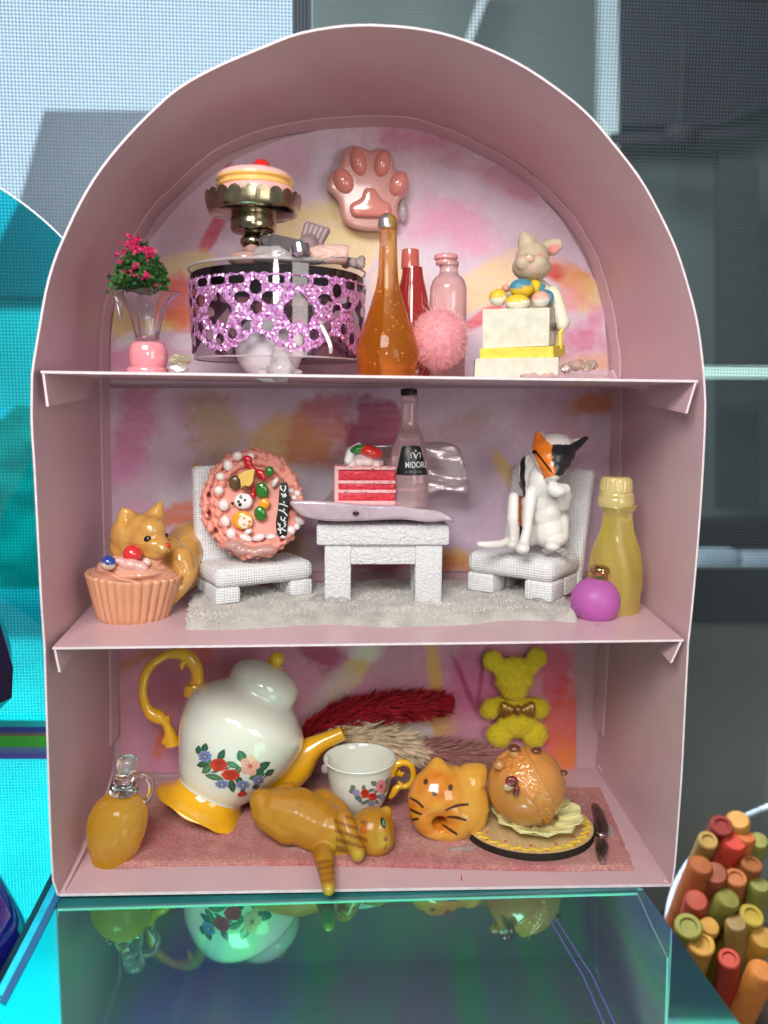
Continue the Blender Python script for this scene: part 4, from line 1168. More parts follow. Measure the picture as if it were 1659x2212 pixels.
pb = thing('pink_bottle', 'pale pink apothecary bottle with a stopper behind the pompom', 'bottle', P(965, br, y))
mk('bottle_body', lathe_px(965, y, [(br, 40), (800, 40.5), (640, 39.5), (615, 37), (603, 32), (594, 23), (588, 20), (578, 19.5), (574, 22), (566, 21)], 48, 4), mat('pink_glass', (.88, .56, .56), rough=.1, trans=.55, coat=.8, var=(1.5, .06)), pb)
mk('stopper', lathe_px(963, y, [(574, 20), (569, 23), (564, 22), (561, 26), (556, 26.5), (551, 24), (548.5, 14), (548, 0)], 40, 3), mat('pink_stopper', (.86, .40, .43), rough=.15, trans=.25, coat=.7, var=(3, .08)), pb)
# pompom
y = 1.0
c_ = P(950, 733, y); s = sc(c_)
pm = thing('pompom', 'fluffy pink pompom between the amber bottle and the rabbit', 'pompom', P(950, row_at(950, y, SH1), y))
core = ell(c_, (57 * s, 57 * s, 62 * s), n=32)
mk('core', core, mat('pompom_core', (.80, .33, .36), rough=.9, var=(7, .2)), pm)
pp, nn = surf_points(core, 14000)
mk('fur', fibres(pp - nn * .06, nn + nrng.normal(0, .7, nn.shape), .14, .005), mat('pompom_fur', (.86, .42, .44), rough=.8, sheen=.4, var=(2, .15)), pm, angle=None, kind='stuff')
pp, nn = surf_points(core, 110)
mk('stray_hair', fibres(pp, nn + nrng.normal(0, .6, nn.shape), .42, .0026, .1), mat('pompom_stray', (.88, .58, .56), rough=.6), pm, angle=None, kind='stuff')

# rabbit figurine
y = 1.35
rbt = thing('rabbit_figurine', 'resin rabbit in a white coat behind a white crate of coloured eggs', 'figurine', P(1120, row_at(1120, y, SH1), y))
X = lambda x: 1008.6 + x / 5.208
Yq = lambda q: 477.8 + q / 5.208
s = sc(P(1120, 650, y))
def pr_(x, q, dy, r): return ell(P(X(x), Yq(q), y + dy), np.array(r if not np.isscalar(r) else [r] * 3) * s * 1.1, n=18)
hd = join(pr_(735, 420, .1, (34, 30, 32)), pr_(725, 520, .0, (39, 33, 27)), pr_(640, 470, -.22, (17, 14, 16)), pr_(800, 470, -.22, (18, 14, 16)), pr_(705, 420, -.32, (10, 9, 9)), pr_(720, 590, .1, (30, 26, 16)),
          chain([P(X(690), Yq(320), y + .15), P(X(655), Yq(220), y + .2), P(X(640), Yq(165), y + .2)], [22 * s, 17 * s, 11 * s]), pr_(690, 250, .18, (18, 9, 20)),
          chain([P(X(830), Yq(330), y + .15), P(X(930), Yq(265), y + .2), P(X(1020), Yq(250), y + .2), P(X(1040), Yq(285), y + .2)], [16 * s, 13 * s, 11 * s, 9 * s]), chain([P(X(900), Yq(330), y + .2), P(X(980), Yq(330), y + .22)], [12 * s, 11 * s]))
hg = remesh(hd, .03, 5)
hd_g = hg
mk('head', hg, mat('resin_tan', (.50, .40, .28), rough=.55, var=(3, .16), bump=('noise', 14, .12, .03)), rbt)
D_ = Decal(hg)
PKc = alb('e8a090', 1.0)
D_.blob(X(710), Yq(420), 6.5, 5.5, PKc, lift=.012)
D_.stroke([(X(712), Yq(470)), (X(710), Yq(515)), (X(690), Yq(545)), (X(620), Yq(572))], 2.2, PKc)
D_.stroke([(X(712), Yq(515)), (X(735), Yq(552)), (X(790), Yq(580)), (X(830), Yq(578))], 2.2, PKc)
D_.blob(X(820), Yq(385), 7, 5, PKc, 35); D_.blob(X(822), Yq(388), 4, 3, alb('b89a80'), 35)
D_.blob(X(605), Yq(395), 4.5, 5, PKc); D_.blob(X(603), Yq(395), 2.6, 3, alb('b89a80'))
D_.poly(curve2([(X(905), Yq(310)), (X(975), Yq(258)), (X(1040), Yq(268)), (X(1040), Yq(320)), (X(985), Yq(360)), (X(940), Yq(410)), (X(925), Yq(370))], 3), alb('dd9488', 1.0))
D_.done('face_paint', M_ink, rbt)
cl = remesh(join(pr_(760, 780, .35, (30, 26, 26)), pr_(840, 920, .35, (38, 30, 40)), pr_(900, 1080, .35, (38, 30, 46)), pr_(850, 1250, .4, (40, 30, 60)), chain([P(X(960), Yq(830), y + .1), P(X(1030), Yq(1000), y), P(X(1075), Yq(1140), y - .05)], [20 * s, 18 * s, 17 * s]), pr_(1070, 1170, -.1, (13, 13, 13)), pr_(700, 900, .35, (50, 30, 40)), pr_(850, 1440, .4, (40, 32, 50))), .035, 5)
mk('coat', cl, mat('resin_cream', (.72, .67, .52), rough=.55, var=(4, .1), bump=('noise', 12, .1, .02)), rbt)
mk('strap', tube([P(X(860), Yq(720), y - .28), P(X(840), Yq(790), y - .34), P(X(900), Yq(800), y - .3), P(X(950), Yq(850), y - .26)], [.05, .06, .06, .06], 8, sub=3), mat('teal_paint', alb('4c8ba0', .9), rough=.4, var=(5, .1)), rbt)
Mc = mat('crate_white', (.66, .62, .50), rough=.6, var=(6, .12), bump=('noise', 16, .12, .02))
yf = y - .75
def boxpx(xa, ya, xb, yb, yfr, dep):
    f = [P(X(xa), Yq(ya), yfr), P(X(xb), Yq(ya + .0), yfr), P(X(xb), Yq(yb), yfr), P(X(xa), Yq(yb), yfr)]
    bk = [v + np.array([0.16 * dep, dep, 0]) for v in f]
    bk = [v * [1, 1, 1] for v in bk]
    return slab(f, bk)
cr_g = slab([P(X(176), Yq(990), yf), P(X(930), Yq(972), yf), P(X(922), Yq(1400), yf), P(X(180), Yq(1432), yf)], [P(X(260), Yq(985), yf + .9), P(X(1022), Yq(975), yf + .9), P(X(1004), Yq(1380), yf + .9), P(X(262), Yq(1415), yf + .9)])
mk('crate', cr_g, Mc, rbt, angle=30)
D_ = Decal(cr_g, .008)
for k_, ch_ in enumerate('EAST'):
    D_.text(ch_, X(942 + k_ * 17), Yq(1195), 17, alb('15151a'), 2, .42)
for x_ in (944, 962, 985): D_.stroke([(X(x_), Yq(985)), (X(x_ - 2), Yq(1130))], 1.0, alb('8d8078'))
D_.done('lettering', M_ink, rbt)
My = mat('yellow_paint', (.80, .60, .06), rough=.45, var=(7, .14), bump=('noise', 18, .12, .02))
mk('yellow_band', slab([P(X(145), Yq(1432), yf - .05), P(X(970), Yq(1405), yf - .05), P(X(972), Yq(1560), yf - .05), P(X(150), Yq(1572), yf - .05)], [P(X(230), Yq(1430), yf + 1.0), P(X(1105), Yq(1390), yf + 1.0), P(X(1105), Yq(1500), yf + 1.0), P(X(230), Yq(1560), yf + 1.0)]), My, rbt, angle=30)
mk('yellow_trim', tube([P(X(1080), Yq(1220), yf + .6), P(X(1050), Yq(1250), yf + .6), P(X(1048), Yq(1440), yf + .6)], [.05, .055, .05], 8), My, rbt)
zsh = zat(SH1, P(X(560), 800, y)[0])
fb = [P(X(98), Yq(1545), yf - .12), P(X(1030), Yq(1530), yf - .12)]
fl_ = [np.array([fb[1][0], fb[1][1], zsh]), np.array([fb[0][0] - .02, fb[0][1], zsh])]
bkk = np.array([.2, 1.4, 0])
mk('base', slab([fb[0], fb[1], fl_[0], fl_[1]], [fb[0] + bkk, fb[1] + bkk, fl_[0] + bkk, fl_[1] + bkk]), Mc, rbt, angle=30)
for (x, q, rx, ry, dy, hx, capc) in ((440, 755, 54, 44, .1, 'e79c8c', None), (350, 860, 104, 96, -.2, 'dcb62a', 'e8e0cc'), (570, 910, 142, 86, -.35, 'd8b82c', 'e8e0cc'), (620, 755, 145, 108, -.1, '3f8299', 'd9b52a'), (760, 760, 90, 100, .1, 'dcb62a', None), (830, 880, 105, 92, -.28, 'e5a08e', 'e0d8cc'), (920, 860, 60, 80, -.05, '4a849c', None)):
    c_ = P(X(x), Yq(q), yf + .55 + dy)
    g_ = ell(c_, np.array([rx, min(rx, 95), ry]) / 5.208 * s * .97, n=24)
    C_ = np.tile(alb(hx, 1.05), (len(g_[0]), 1))
    if capc:
        hgt = (g_[0][:, 2] - c_[2]) / (ry / 5.208 * s)
        lowm = hgt < (-.08 if hx != '3f8299' else .02) + .16 * np.sin((g_[0][:, 0] - c_[0]) * 9)
        C_[lowm] = alb(capc, 1.0)
        if hx == '3f8299': C_[(g_[0][:, 0] - c_[0]) > .62 * rx / 5.208 * s] = alb('d9b52a')
    mk('egg', g_, mat('egg_paint', rough=.45, attr=True, var=(8, .1), bump=('noise', 14, .15, .02)), rbt, colors=C_)
# crystals at the right
M_cr = mat('peach_crystal', (.95, .80, .66), rough=.03, trans=.8, ior=1.6, film=330, coat=1.0)
for i, (x, q, r_, lab) in enumerate(((1222, 796, 15, 'leftmost clear peach crystal by the rabbit base'), (1244, 788, 19, 'largest clear peach crystal right of the rabbit'), (1265, 794, 14, 'small clear crystal between two larger ones on the shelf'), (1278, 788, 16, 'rightmost clear crystal near the arch wall'))):
    gem('crystal', X((x - 1008.6) * 5.208), q, .55 + .1 * (i % 2), r_, M_cr, lab, 20 + i, .8, 'crystal', 'clear crystals right of the rabbit')
# torn pink tissue along the shelf edge
sv, sf = [], []
for i in range(44):
    t = i / 43
    x = 1130 + t * 220
    p = P(x, 814 + (x - 1130) * .014 + 2 * math.sin(i * 1.3), .12 + .1 * math.sin(i * .9))
    p[2] = zat(SH1, p[0]) + .015
    sv += [p, p + [0.02, .35, .05 + .06 * abs(math.sin(i * .8)) + (.12 if i > 36 else 0) * math.sin(i)], p + [0.0, .3, .02]]
for i in range(43):
    k = i * 3
    sf += [[k, k + 1, k + 4, k + 3], [k + 1, k + 2, k + 5, k + 4]]
solo('tissue_scrap', (np.array(sv), sf), mat('tissue_pink', (.78, .50, .52), rough=.7, trans=.2, var=(5, .15), bump=('noise', 8, .5, .05)), 'torn pink tissue strip along the right end of the upper shelf', 'paper scrap', angle=30)
# ================================================================== MIDDLE SHELF
M_knit = mat('white_knit', (.78, .79, .80), rough=.85, sheen=.3, var=(10, .08), bump=('knit', 5.2, .5, .03))
M_grit = mat('white_grit', (.76, .77, .775), rough=.9, var=(13, .12), bump=('noise', 17, 1.0, .07))
M_rug = mat('rug_pile', (.50, .47, .43), rough=.75, sheen=.6, var=(1.6, .3), bump=('noise', 12, .5, .05))

# rug
ruf = [(401, 1362), (520, 1362), (700, 1352), (820, 1357), (1000, 1353), (1100, 1344), (1248, 1347)]
rub = [(418, 1287), (600, 1283), (760, 1272), (900, 1269), (1000, 1269), (1100, 1276), (1204, 1292)]
nx_, ny_ = 120, 26
rv, rf = [], []
pf = smooth_prof(ruf, 6); pb_ = smooth_prof(rub, 6)
for j in range(ny_ + 1):
    v = j / ny_
    for i in range(nx_ + 1):
        u = i / nx_
        fx = np.interp(u, np.linspace(0, 1, len(pf)), pf[:, 0]); fy = np.interp(u, np.linspace(0, 1, len(pf)), pf[:, 1])
        bx_ = np.interp(u, np.linspace(0, 1, len(pb_)), pb_[:, 0]); by = np.interp(u, np.linspace(0, 1, len(pb_)), pb_[:, 1])
        a_ = on(fx, fy, SH2, 0.02); b_ = on(bx_, by - 3, SH2, .02)
        p = a_ + (b_ - a_) * v
        e_ = min(1, v / .10) * min(1, (1 - v) / .1 + .3) * min(1, u / .012 + .3) * min(1, (1 - u) / .012 + .3)
        p[2] += .22 * math.sqrt(max(e_, 0)) + .05 * noise.noise(Vector((p[0] * 1.1, p[1] * 1.4, 3))) * e_ + .03 * noise.noise(Vector((p[0] * 3, p[1] * 3, 8)))
        rv.append(p)
for j in range(ny_):
    for i in range(nx_):
        k = j * (nx_ + 1) + i
        rf.append([k, k + 1, k + nx_ + 2, k + nx_ + 1])
rugg = (np.array(rv), rf)
rug = thing('rug', 'fluffy white pile rug under the white table and chairs', 'rug', on(825, 1330, SH2))
mk('rug_body', rugg, M_rug, rug, angle=180)
pp, nn = surf_points(rugg, 9000)
nn[nn[:, 2] < 0] *= -1
mk('pile', fibres(pp, nn * .6 + nrng.normal(0, .55, nn.shape) + [0, -.25, 0], .085, .0065), mat('rug_fibre', (.74, .71, .65), rough=.5, sheen=.5, var=(1.1, .38)), rug, angle=None, kind='stuff')
fe = [rv[i] + np.array([rng.uniform(-.02, .02), -.01, rng.uniform(-.2, .0)]) for i in range(nx_ + 1) for _ in range(9)]
mk('fringe', fibres(np.array(fe), nrng.normal(0, .5, (len(fe), 3)) + [0, -1, -.3], .13, .007), _mats['rug_fibre'], rug, angle=None, kind='stuff')
RT = .25   # rug height


def chair(name, label, corner, phi, W, L, mirror, lean, seat_t, leg_h, back_h, cat_='chair', bw=.97, lw=.6):
    """corner: nearest foot on the rug; u runs along the front edge, v towards the back."""
    ph = math.radians(phi)
    if mirror: u, v = np.array([-math.cos(ph), math.sin(ph), 0]), np.array([math.sin(ph), math.cos(ph), 0])
    else: u, v = np.array([math.cos(ph), math.sin(ph), 0]), np.array([-math.sin(ph), math.cos(ph), 0])
    z = np.array([0, 0, 1.0])
    B = np.stack([u, v, z], 1)
    if np.linalg.det(B) < 0: Brot = np.stack([-u, v, z], 1)
    else: Brot = B
    to = lambda a, b, c: corner + u * a + v * b + z * c
    t = thing(name, label, cat_, corner)
    zs = leg_h + seat_t / 2
    # seat: cushion-like, with its top swelling
    sv_, sf_ = bx((0, 0, 0), (W, L, seat_t), None, min(seat_t * .42, .22), 5, 0)
    mk('seat', (sv_ @ Brot.T + to(W / 2, L / 2, zs), sf_), M_knit, t, angle=60)
    bt = .34
    lr = math.radians(lean)
    bv_, bf_ = bx((0, 0, 0), (W * bw, bt, back_h), None, .12, 4)
    sh = np.array([[1, 0, 0], [0, 1, math.tan(lr)], [0, 0, 1]])
    bv_ = bv_ @ sh.T
    mk('backrest', (bv_ @ Brot.T + to(W * bw / 2 + .01, L + bt / 2 - .1 + math.tan(lr) * (back_h / 2 - leg_h * 1.0), back_h / 2 + .02), bf_), M_knit, t, angle=60)
    for (a, b) in ((lw / 2 + .02, lw / 2 + .06), (W - lw / 2 - .02, lw / 2 + .06), (lw / 2 + .05, L - .5), (W - lw / 2 - .05, L - .5)):
        lv2, lf2 = bx((0, 0, 0), (lw, lw, leg_h + .03), None, .07, 3)
        mk('leg', (lv2 @ Brot.T + to(a, b, leg_h / 2), lf2), M_knit, t, angle=60)
    return t, to


c1 = on(468, 1309, SH2, RT)
ch1, to1 = chair('chair', 'white knitted chair at the left with the round pink cake leaning on its back', c1, 27, 2.52, 1.45, False, 3, .50, .36, 3.1, bw=.66)
c2 = on(1190, 1304, SH2, RT)
ch2, to2 = chair('chair', 'white knitted chair at the right with the calico cat sitting on it', c2, 39, 2.34, 1.8, True, 12, .55, .45, 3.0, lw=.72)
ch1['group'] = ch2['group'] = 'white knitted doll chairs'

# table
y = None
fl_ = on(700, 1300, SH2, RT * .8); fr_ = on(957, 1306, SH2, RT * .8)
yt = (fl_[1] + fr_[1]) / 2
tb_ = thing('table', 'white grainy little table between the two chairs', 'table', (P(828, 1300, yt)[0], yt, fl_[2]))
zf = fl_[2]
P_ = lambda x, q: P(x, q, yt)
Xl, Xr = P_(684, 1150)[0], P_(970, 1150)[0]
zt0, zt1 = P_(828, 1177)[2], P_(828, 1133)[2]
dpt = 1.55
def gbox(x0, x1, y0, y1, z0, z1, b=.05): return bx(((x0 + x1) / 2, (y0 + y1) / 2, (z0 + z1) / 2), (abs(x1 - x0), y1 - y0, z1 - z0), None, b, 3)
mk('tabletop', gbox(Xl, Xr, yt - .08, yt + dpt, zt0, zt1, .05), M_grit, tb_, angle=50)
for x0, x1 in ((701, 758), (897, 955)):
    a_, b_ = P_(x0, 1240)[0], P_(x1, 1240)[0]
    mk('leg', gbox(a_, b_, yt, yt + .5, zf, zt0 - .003, .04), M_grit, tb_, angle=50)
    mk('leg', gbox(a_, b_, yt + dpt - .5, yt + dpt - .06, zf, zt0 - .003, .04), M_grit, tb_, angle=50)
a_, b_ = P_(758, 1200)[0], P_(897, 1200)[0]
mk('apron', gbox(a_ - .01, b_ + .01, yt + .05, yt + .3, P_(828, 1220)[2], zt0 - .003, .02), M_grit, tb_, angle=50)
solo('glue_blob', remesh(join(*[ell(on(x, q, SH2, RT + .02), (.2, .18, .1), n=12) for x, q in ((690, 1292), (715, 1297), (740, 1296))]), .03, 4), M_glue, 'clear glue blob at the foot of the left table leg', 'glue')

# iridescent slab on the table
M_pearl = mat('pearl_film', (.80, .62, .70), rough=.12, trans=.4, coat=1.0, film=330, ior=1.5, var=(1.2, .2), bump=('noise', 2.2, .7, .12))
M_pearl2 = mat('pearl_opaque', (.66, .56, .60), rough=.10, metal=.55, coat=1.0, film=400, var=(1.4, .2), bump=('noise', 3, .5, .1), stretch=(.6, 1, 2.4))
yo = [(627, 1081), (690, 1081), (722, 1084), (800, 1090), (858, 1091), (900, 1098), (935, 1101), (958, 1107), (979, 1120), (978, 1130), (968, 1125), (925, 1128), (868, 1122), (780, 1125), (718, 1126), (660, 1118), (636, 1100)]
sl_g = remesh(puff(curve2(yo, 3), yt + 1.35, 1.75, 5, steps=4), .045, 5)
slb = thing('pearl_slab', 'flat lavender iridescent shell slab lying on the white table', 'shell', (P_(800, 1128)[0], yt + .5, zt1))
mk('slab', sl_g, M_pearl, slb, angle=50)
D_ = Decal(sl_g, .01)
D_.stroke([(722, 1124), (740, 1106), (770, 1098), (790, 1108), (792, 1122)], 1.5, alb('c8b4c4'))
D_.done('engraved_line', M_ink, slb, kind='stuff')
mk('eye_hole', ell(P(768.5, 1109, yt - .43), (.075, .05, .05), n=14), mat('hole_dark', (.03, .01, .02), rough=.2, var=(5, .2)), slb)
yp = [(660, 1110), (700, 1080), (735, 1035), (748, 985), (770, 965), (850, 958), (921, 955), (960, 954), (984, 962), (997, 975), (1002, 1000), (1012, 1022), (1013, 1055), (1003, 1065), (966, 1059), (940, 1062), (915, 1078), (880, 1084), (760, 1084), (700, 1100), (672, 1124)]
pl_g = remesh(puff(curve2(yp, 3), yt + 1.9, .24, 6, steps=4), .04, 4)
pl_g[0][:, 1] += np.array([.10 * math.sin(p[2] * 6.5 + 1.2 * p[0] + 1.5 * noise.noise(Vector((p[0] * 1.2, 0, p[2] * 1.5)))) + .05 * noise.noise(Vector((p[0] * 2, 5, p[2] * 5))) for p in pl_g[0]])
solo('pearl_plate', pl_g, M_pearl2, 'wavy mother of pearl plate standing behind the pink bottle', 'shell')

# cake slice
yk = yt + .25
zk = P(790, 1092, yk)[2]
sk = thing('cake_slice', 'slice of red layered cake with pink cream and a strawberry on the shell slab', 'cake slice', P(788, 1092, yk))
Mpc = mat('cream_pink', (.84, .45, .46), rough=.45, sss=.15, var=(8, .12), bump=('noise', 9, .5, .06))
Mrd = mat('sponge_red', (.70, .028, .055), rough=.5, coat=.3, var=(9, .3), bump=('noise', 13, .8, .08))
def lay(x0, q0, x1, q1, dy, dep, M_, nm, b=.03):
    a_, c_ = P(x0, q0, yk + dy), P(x1, q1, yk + dy)
    return mk(nm, bx(((a_[0] + c_[0]) / 2, yk + dy + dep / 2, (a_[2] + c_[2]) / 2), (c_[0] - a_[0], dep, abs(a_[2] - c_[2])), None, b, 3), M_, sk, angle=50)
lay(722, 1007, 732, 1092, 0, .95, Mpc, 'cream_side', .04)
lay(724, 1008, 855, 1016, -.01, .95, Mpc, 'cream_layer', .03)
for q0, q1 in ((1016, 1039), (1044, 1059), (1064, 1083)): lay(731, q0, 854, q1, .02, .9, Mrd, 'sponge_layer', .05)
for q0, q1 in ((1038, 1046), (1058, 1066), (1082, 1092)): lay(728, q0, 855, q1, -.015, .95, Mpc, 'cream_layer', .03)
hs = []
for q0, q1 in ((1009, 1015), (1040, 1044), (1060, 1064)):
    for _ in range(11): hs.append(ell(P(rng.uniform(740, 848), rng.uniform(q0, q1), yk - .015), (.016, .012, .013), n=6))
mk('seed', join(*hs), mat('cake_seed', (.28, .07, .07), rough=.5, var=(5, .2)), sk, kind='stuff')
sw = remesh(join(*[ell(P(786 + 31 * math.cos(t), 1000 - 3 * math.sin(t * 3), yk + .38 + .28 * math.sin(t)), (.14, .14, .12), n=12) for t in np.linspace(0, 6.28, 11)[:-1]], ell(P(786, 992, yk + .38), (.33, .32, .2)), ell(P(786, 982, yk + .38), (.26, .26, .16))), .03, 3)
mk('cream_swirl', sw, mat('cream_white', (.84, .66, .64), rough=.35, coat=.3, var=(2.2, .14)), sk)
mk('white_cream', chain([P(752, 994, yk + .12), P(758, 975, yk + .2), P(775, 964, yk + .3)], [.10, .11, .09]), mat('icing_and_highlight_white', (.85, .84, .82)), sk)
mk('strawberry', ell(P(801, 976, yk + .16), (.30, .26, .155), rotm('Y', 16), 26), mat('strawberry_red', (.72, .02, .015), rough=.15, coat=.9, var=(6, .12)), sk)
mk('leaf', ell(P(774, 970, yk + .14), (.21, .16, .105), rotm('Y', -18), 20), mat('leaf_green', (.03, .20, .025), rough=.3, coat=.5, var=(6, .2)), sk)

# labelled bottle
ym = yt + .8
rows = [(1098, 40), (1094, 43), (1050, 43), (1015, 42.5), (990, 41), (965, 36), (945, 29), (930, 23), (920, 19), (900, 17.5), (872, 17.5), (867, 19), (861, 19.5), (856, 18.5), (852, 17)]
mb = thing('labelled_bottle', 'clear pink bottle with a black cap and black label behind the red cake slice', 'bottle', P(882, 1098, ym))
cx_ = lambda q: 882 + (4 if q < 940 else 4 * (1000 - q) / 60 if q < 1000 else 0) * 1.0
bg = lathe_px(882.5, ym, rows, 64, 4)
lx = 885
mk('bottle_body', bg, mat('bottle_pink', (.95, .70, .72), rough=.12, trans=.75, ior=1.3, coat=.7, var=(1.2, .06), bump=('noise', 3, .08, .04)), mb)
mk('cap', lathe_px(883.5, ym, [(855, 17.5), (848, 18.3), (843, 18), (839.5, 14), (838.5, 0)], 40, 2), mat('cap_black', (.006, .006, .007), rough=.4, var=(5, .3)), mb)
D_ = Decal(bg, .008)
X4 = lambda x: 597.2 + x / 3.333
Y4 = lambda q: 809.6 + q / 3.333
Dl = Decal(bg, .006)
lab_top = [(905, 522), (960, 515), (1010, 516), (1040, 528)]; lab_bot = [(1088, 700), (1040, 716), (970, 722), (900, 712), (862, 696)]
# label in rows so that it follows the glass
LV, LF, LC = [], [], []
for j in range(13):
    v = j / 12
    q = 517 + (718 - 517) * v
    xa = 905 - 43 * v ** .9; xb = 1034 + 52 * v ** .9
    for i in range(15):
        u = i / 14
        sag = 7 * (1 - (2 * u - 1) ** 2) * v - 8 * (1 - (2 * u - 1) ** 2) * (1 - v)
        h_ = Dl.hit(X4(xa + (xb - xa) * u), Y4(q + sag), .006)
        if h_ is None: h_ = LV[-1]
        LV.append(h_)
for j in range(12):
    for i in range(14):
        k = j * 15 + i; LF.append([k, k + 1, k + 16, k + 15])
mk('label', (np.array(LV), LF), mat('label_black', (.010, .012, .012), rough=.28, spec=.6, var=(5, .3)), mb, angle=None)
SILV = alb('cfd4d2', 1.0)
D_ = Decal(bg, .014)
D_.text('MIDORI', X4(1000), Y4(650), 12.6, SILV, -1, .72)
D_.text('ml  20% vol  70cl', X4(985), Y4(700), 4.6, alb('7b8582'), 0, .8)
for pts in ([(970, 602), (968, 570), (985, 562), (1000, 585), (1003, 605)], [(1003, 605), (1008, 582), (1025, 560), (1033, 570), (1032, 598)], [(985, 562), (995, 590), (1003, 603)]):
    D_.stroke([(X4(a_), Y4(b_)) for a_, b_ in pts], 1.7, SILV)
D_.poly([(X4(1001), Y4(537)), (X4(1004), Y4(545)), (X4(1012), Y4(548)), (X4(1004), Y4(551)), (X4(1001), Y4(559)), (X4(998), Y4(551)), (X4(990), Y4(548)), (X4(998), Y4(545))], SILV)
D_.done('label_print', M_ink, mb, kind='stuff')

# pink round cake leaning on the left chair
yc = c1[1] + .55
X5 = lambda x: 418 + x / 6.41
Y5 = lambda q: 942.3 + q / 6.41
LN = .30   # leans back
def C5(x, q, d=0.0):
    """point on the cake's face plane, d towards the viewer"""
    qy = Y5(q)
    s_ = sc(P(540, 1090, yc))
    return P(X5(x), qy, yc + (1200 - qy) * s_ * LN - d)
rc = thing('round_cake', 'round pink cream cake with fruit and animal faces leaning on the left chair', 'cake', P(545, 1200, yc))
s5 = sc(P(540, 1090, yc)) / 6.41
outl = []
for k in range(60):
    t = 2 * math.pi * k / 60
    rx = 690 if math.cos(t) < 0 else 640
    rz = 720 if math.sin(t) < 0 else 700
    w_ = 1 + .03 * math.sin(19 * t)
    outl.append((830 + rx * math.cos(t) * w_, 935 + rz * math.sin(t) * w_))
oc = np.array(outl)
prims = []
M_ck = mat('cream_coral', (.80, .33, .26), rough=.5, spec=.3, var=(5, .1), bump=('noise', 7, .25, .05))
body = puff([(X5(a_), Y5(b_)) for a_, b_ in oc * .93 + np.array([830, 935]) * .07], yc + .55, .50, 3)
sv_ = body[0]; sv_[:, 1] += (P(540, 1200, yc)[2] * -1 + sv_[:, 2]) * LN * 1.0
prims.append(body)
for k in range(46):
    t = 2 * math.pi * k / 46
    for dd, rr in ((.02, 1.0), (-.17, 1.04), (-.36, 1.0)):
        a_ = 830 + (670 if math.cos(t) < 0 else 630) * rr * math.cos(t + dd * .9) * (1 + .03 * math.sin(k * 2.4)); b_ = 935 + 700 * rr * math.sin(t + dd * .9) * (1 + .03 * math.cos(k * 3.1))
        prims.append(ell(C5(a_, b_, dd), (np.array([52, 60, 44]) * (1 + .25 * math.sin(k * 1.7 + dd * 20))) * s5, rotm('Y', k * 17), n=10))
for k in range(26):
    t = 2 * math.pi * k / 26
    prims.append(ell(C5(850 + 520 * math.cos(t), 935 + 580 * math.sin(t), .04), np.array([70, 60, 60]) * s5, n=10))
mk('cream_body', remesh(join(*prims), .036, 2), M_ck, rc)
M_wh = mat('cream_gloss', (.86, .76, .73), rough=.15, coat=.8, sss=.2, sssr=.06, var=(3, .08))
dol = [(612, 275, 75, 70, 0), (480, 405, 70, 85, 10), (372, 560, 70, 62, 0), (350, 748, 72, 68, 0), (420, 955, 78, 85, 0), (440, 1175, 66, 85, 20), (520, 1350, 72, 78, 0), (725, 1410, 95, 52, -22), (905, 1400, 92, 54, 18), (1075, 1390, 78, 46, 10), (1240, 1380, 60, 40, -10), (1340, 1300, 75, 60, -40), (1430, 1250, 50, 50, 0), (795, 275, 60, 55, 20), (1130, 640, 46, 80, -30), (1340, 755, 55, 45, 0), (1440, 790, 50, 50, 0), (1390, 850, 50, 40, 0), (1470, 1170, 80, 55, -30), (760, 1320, 60, 40, 20)]
for (x, q, rx, rz, rt) in dol:
    mk('cream_dollop', ell(C5(x, q, .10), np.array([rx, 60, rz]) * s5, rotm('Y', -rt), 20), M_wh, rc)
def top(nm, x, q, rx, rz, rt, M_, d=.14, th=45): return mk(nm, ell(C5(x, q, d), np.array([rx, th, rz]) * s5, rotm('Y', -rt), 22), M_, rc)
M_rs = mat('syrup_red', (.60, .006, .012), rough=.08, coat=1.0, var=(5, .15))
mk('red_syrup', remesh(join(*[ell(C5(x, q, .16), np.array([rx, 50, rz]) * s5, n=14) for x, q, rx, rz in ((745, 310, 75, 48), (760, 380, 62, 55), (800, 430, 55, 40), (850, 480, 42, 45))]), .02, 2), M_rs, rc)
mk('red_syrup', remesh(join(*[ell(C5(x, q, .17), np.array([rx, 50, rz]) * s5, n=14) for x, q, rx, rz in ((940, 520, 70, 62), (975, 570, 50, 50), (900, 490, 45, 40))]), .02, 2), M_rs, rc)
mk('red_syrup', remesh(join(*[ell(C5(x, q, .15), np.array([rx, 45, rz]) * s5, n=14) for x, q, rx, rz in ((830, 740, 40, 55), (825, 820, 38, 60))]), .02, 2), M_rs, rc)
M_gr = mat('jelly_green', (.028, .19, .018), rough=.14, coat=.8, var=(4, .12))
top('green_jelly', 1045, 490, 66, 82, -30, M_gr, .19); top('green_jelly', 950, 748, 92, 116, 10, M_gr, .16, 40); top('green_jelly', 925, 1070, 88, 104, 12, M_gr, .16, 40)
mk('yellow_star', puff([(X5(a_), Y5(b_)) for a_, b_ in curve2([(610, 540), (720, 480), (845, 452), (835, 560), (820, 640), (770, 695), (700, 690), (672, 765), (655, 690), (640, 600)], 2)], yc + .18 + .5 * LN, .34, 3), mat('star_yellow', (.80, .52, .12), rough=.35, coat=.3, var=(5, .08)), rc)
top('brown_ball', 575, 638, 90, 104, -14, mat('choco_brown', (.13, .07, .035), rough=.25, coat=.5, var=(5, .1)), .16)
top('orange_slice', 975, 940, 90, 80, 40, mat('jelly_orange', (.86, .34, .02), rough=.15, coat=.7, var=(4, .08)), .12, 38)
g_ = ell(C5(690, 900, .17), np.array([128, 55, 116]) * s5, None, 30)
pf_ = mk('white_face', g_, mat('icing_gloss', (.86, .83, .80), rough=.2, coat=.6, var=(5, .05)), rc)
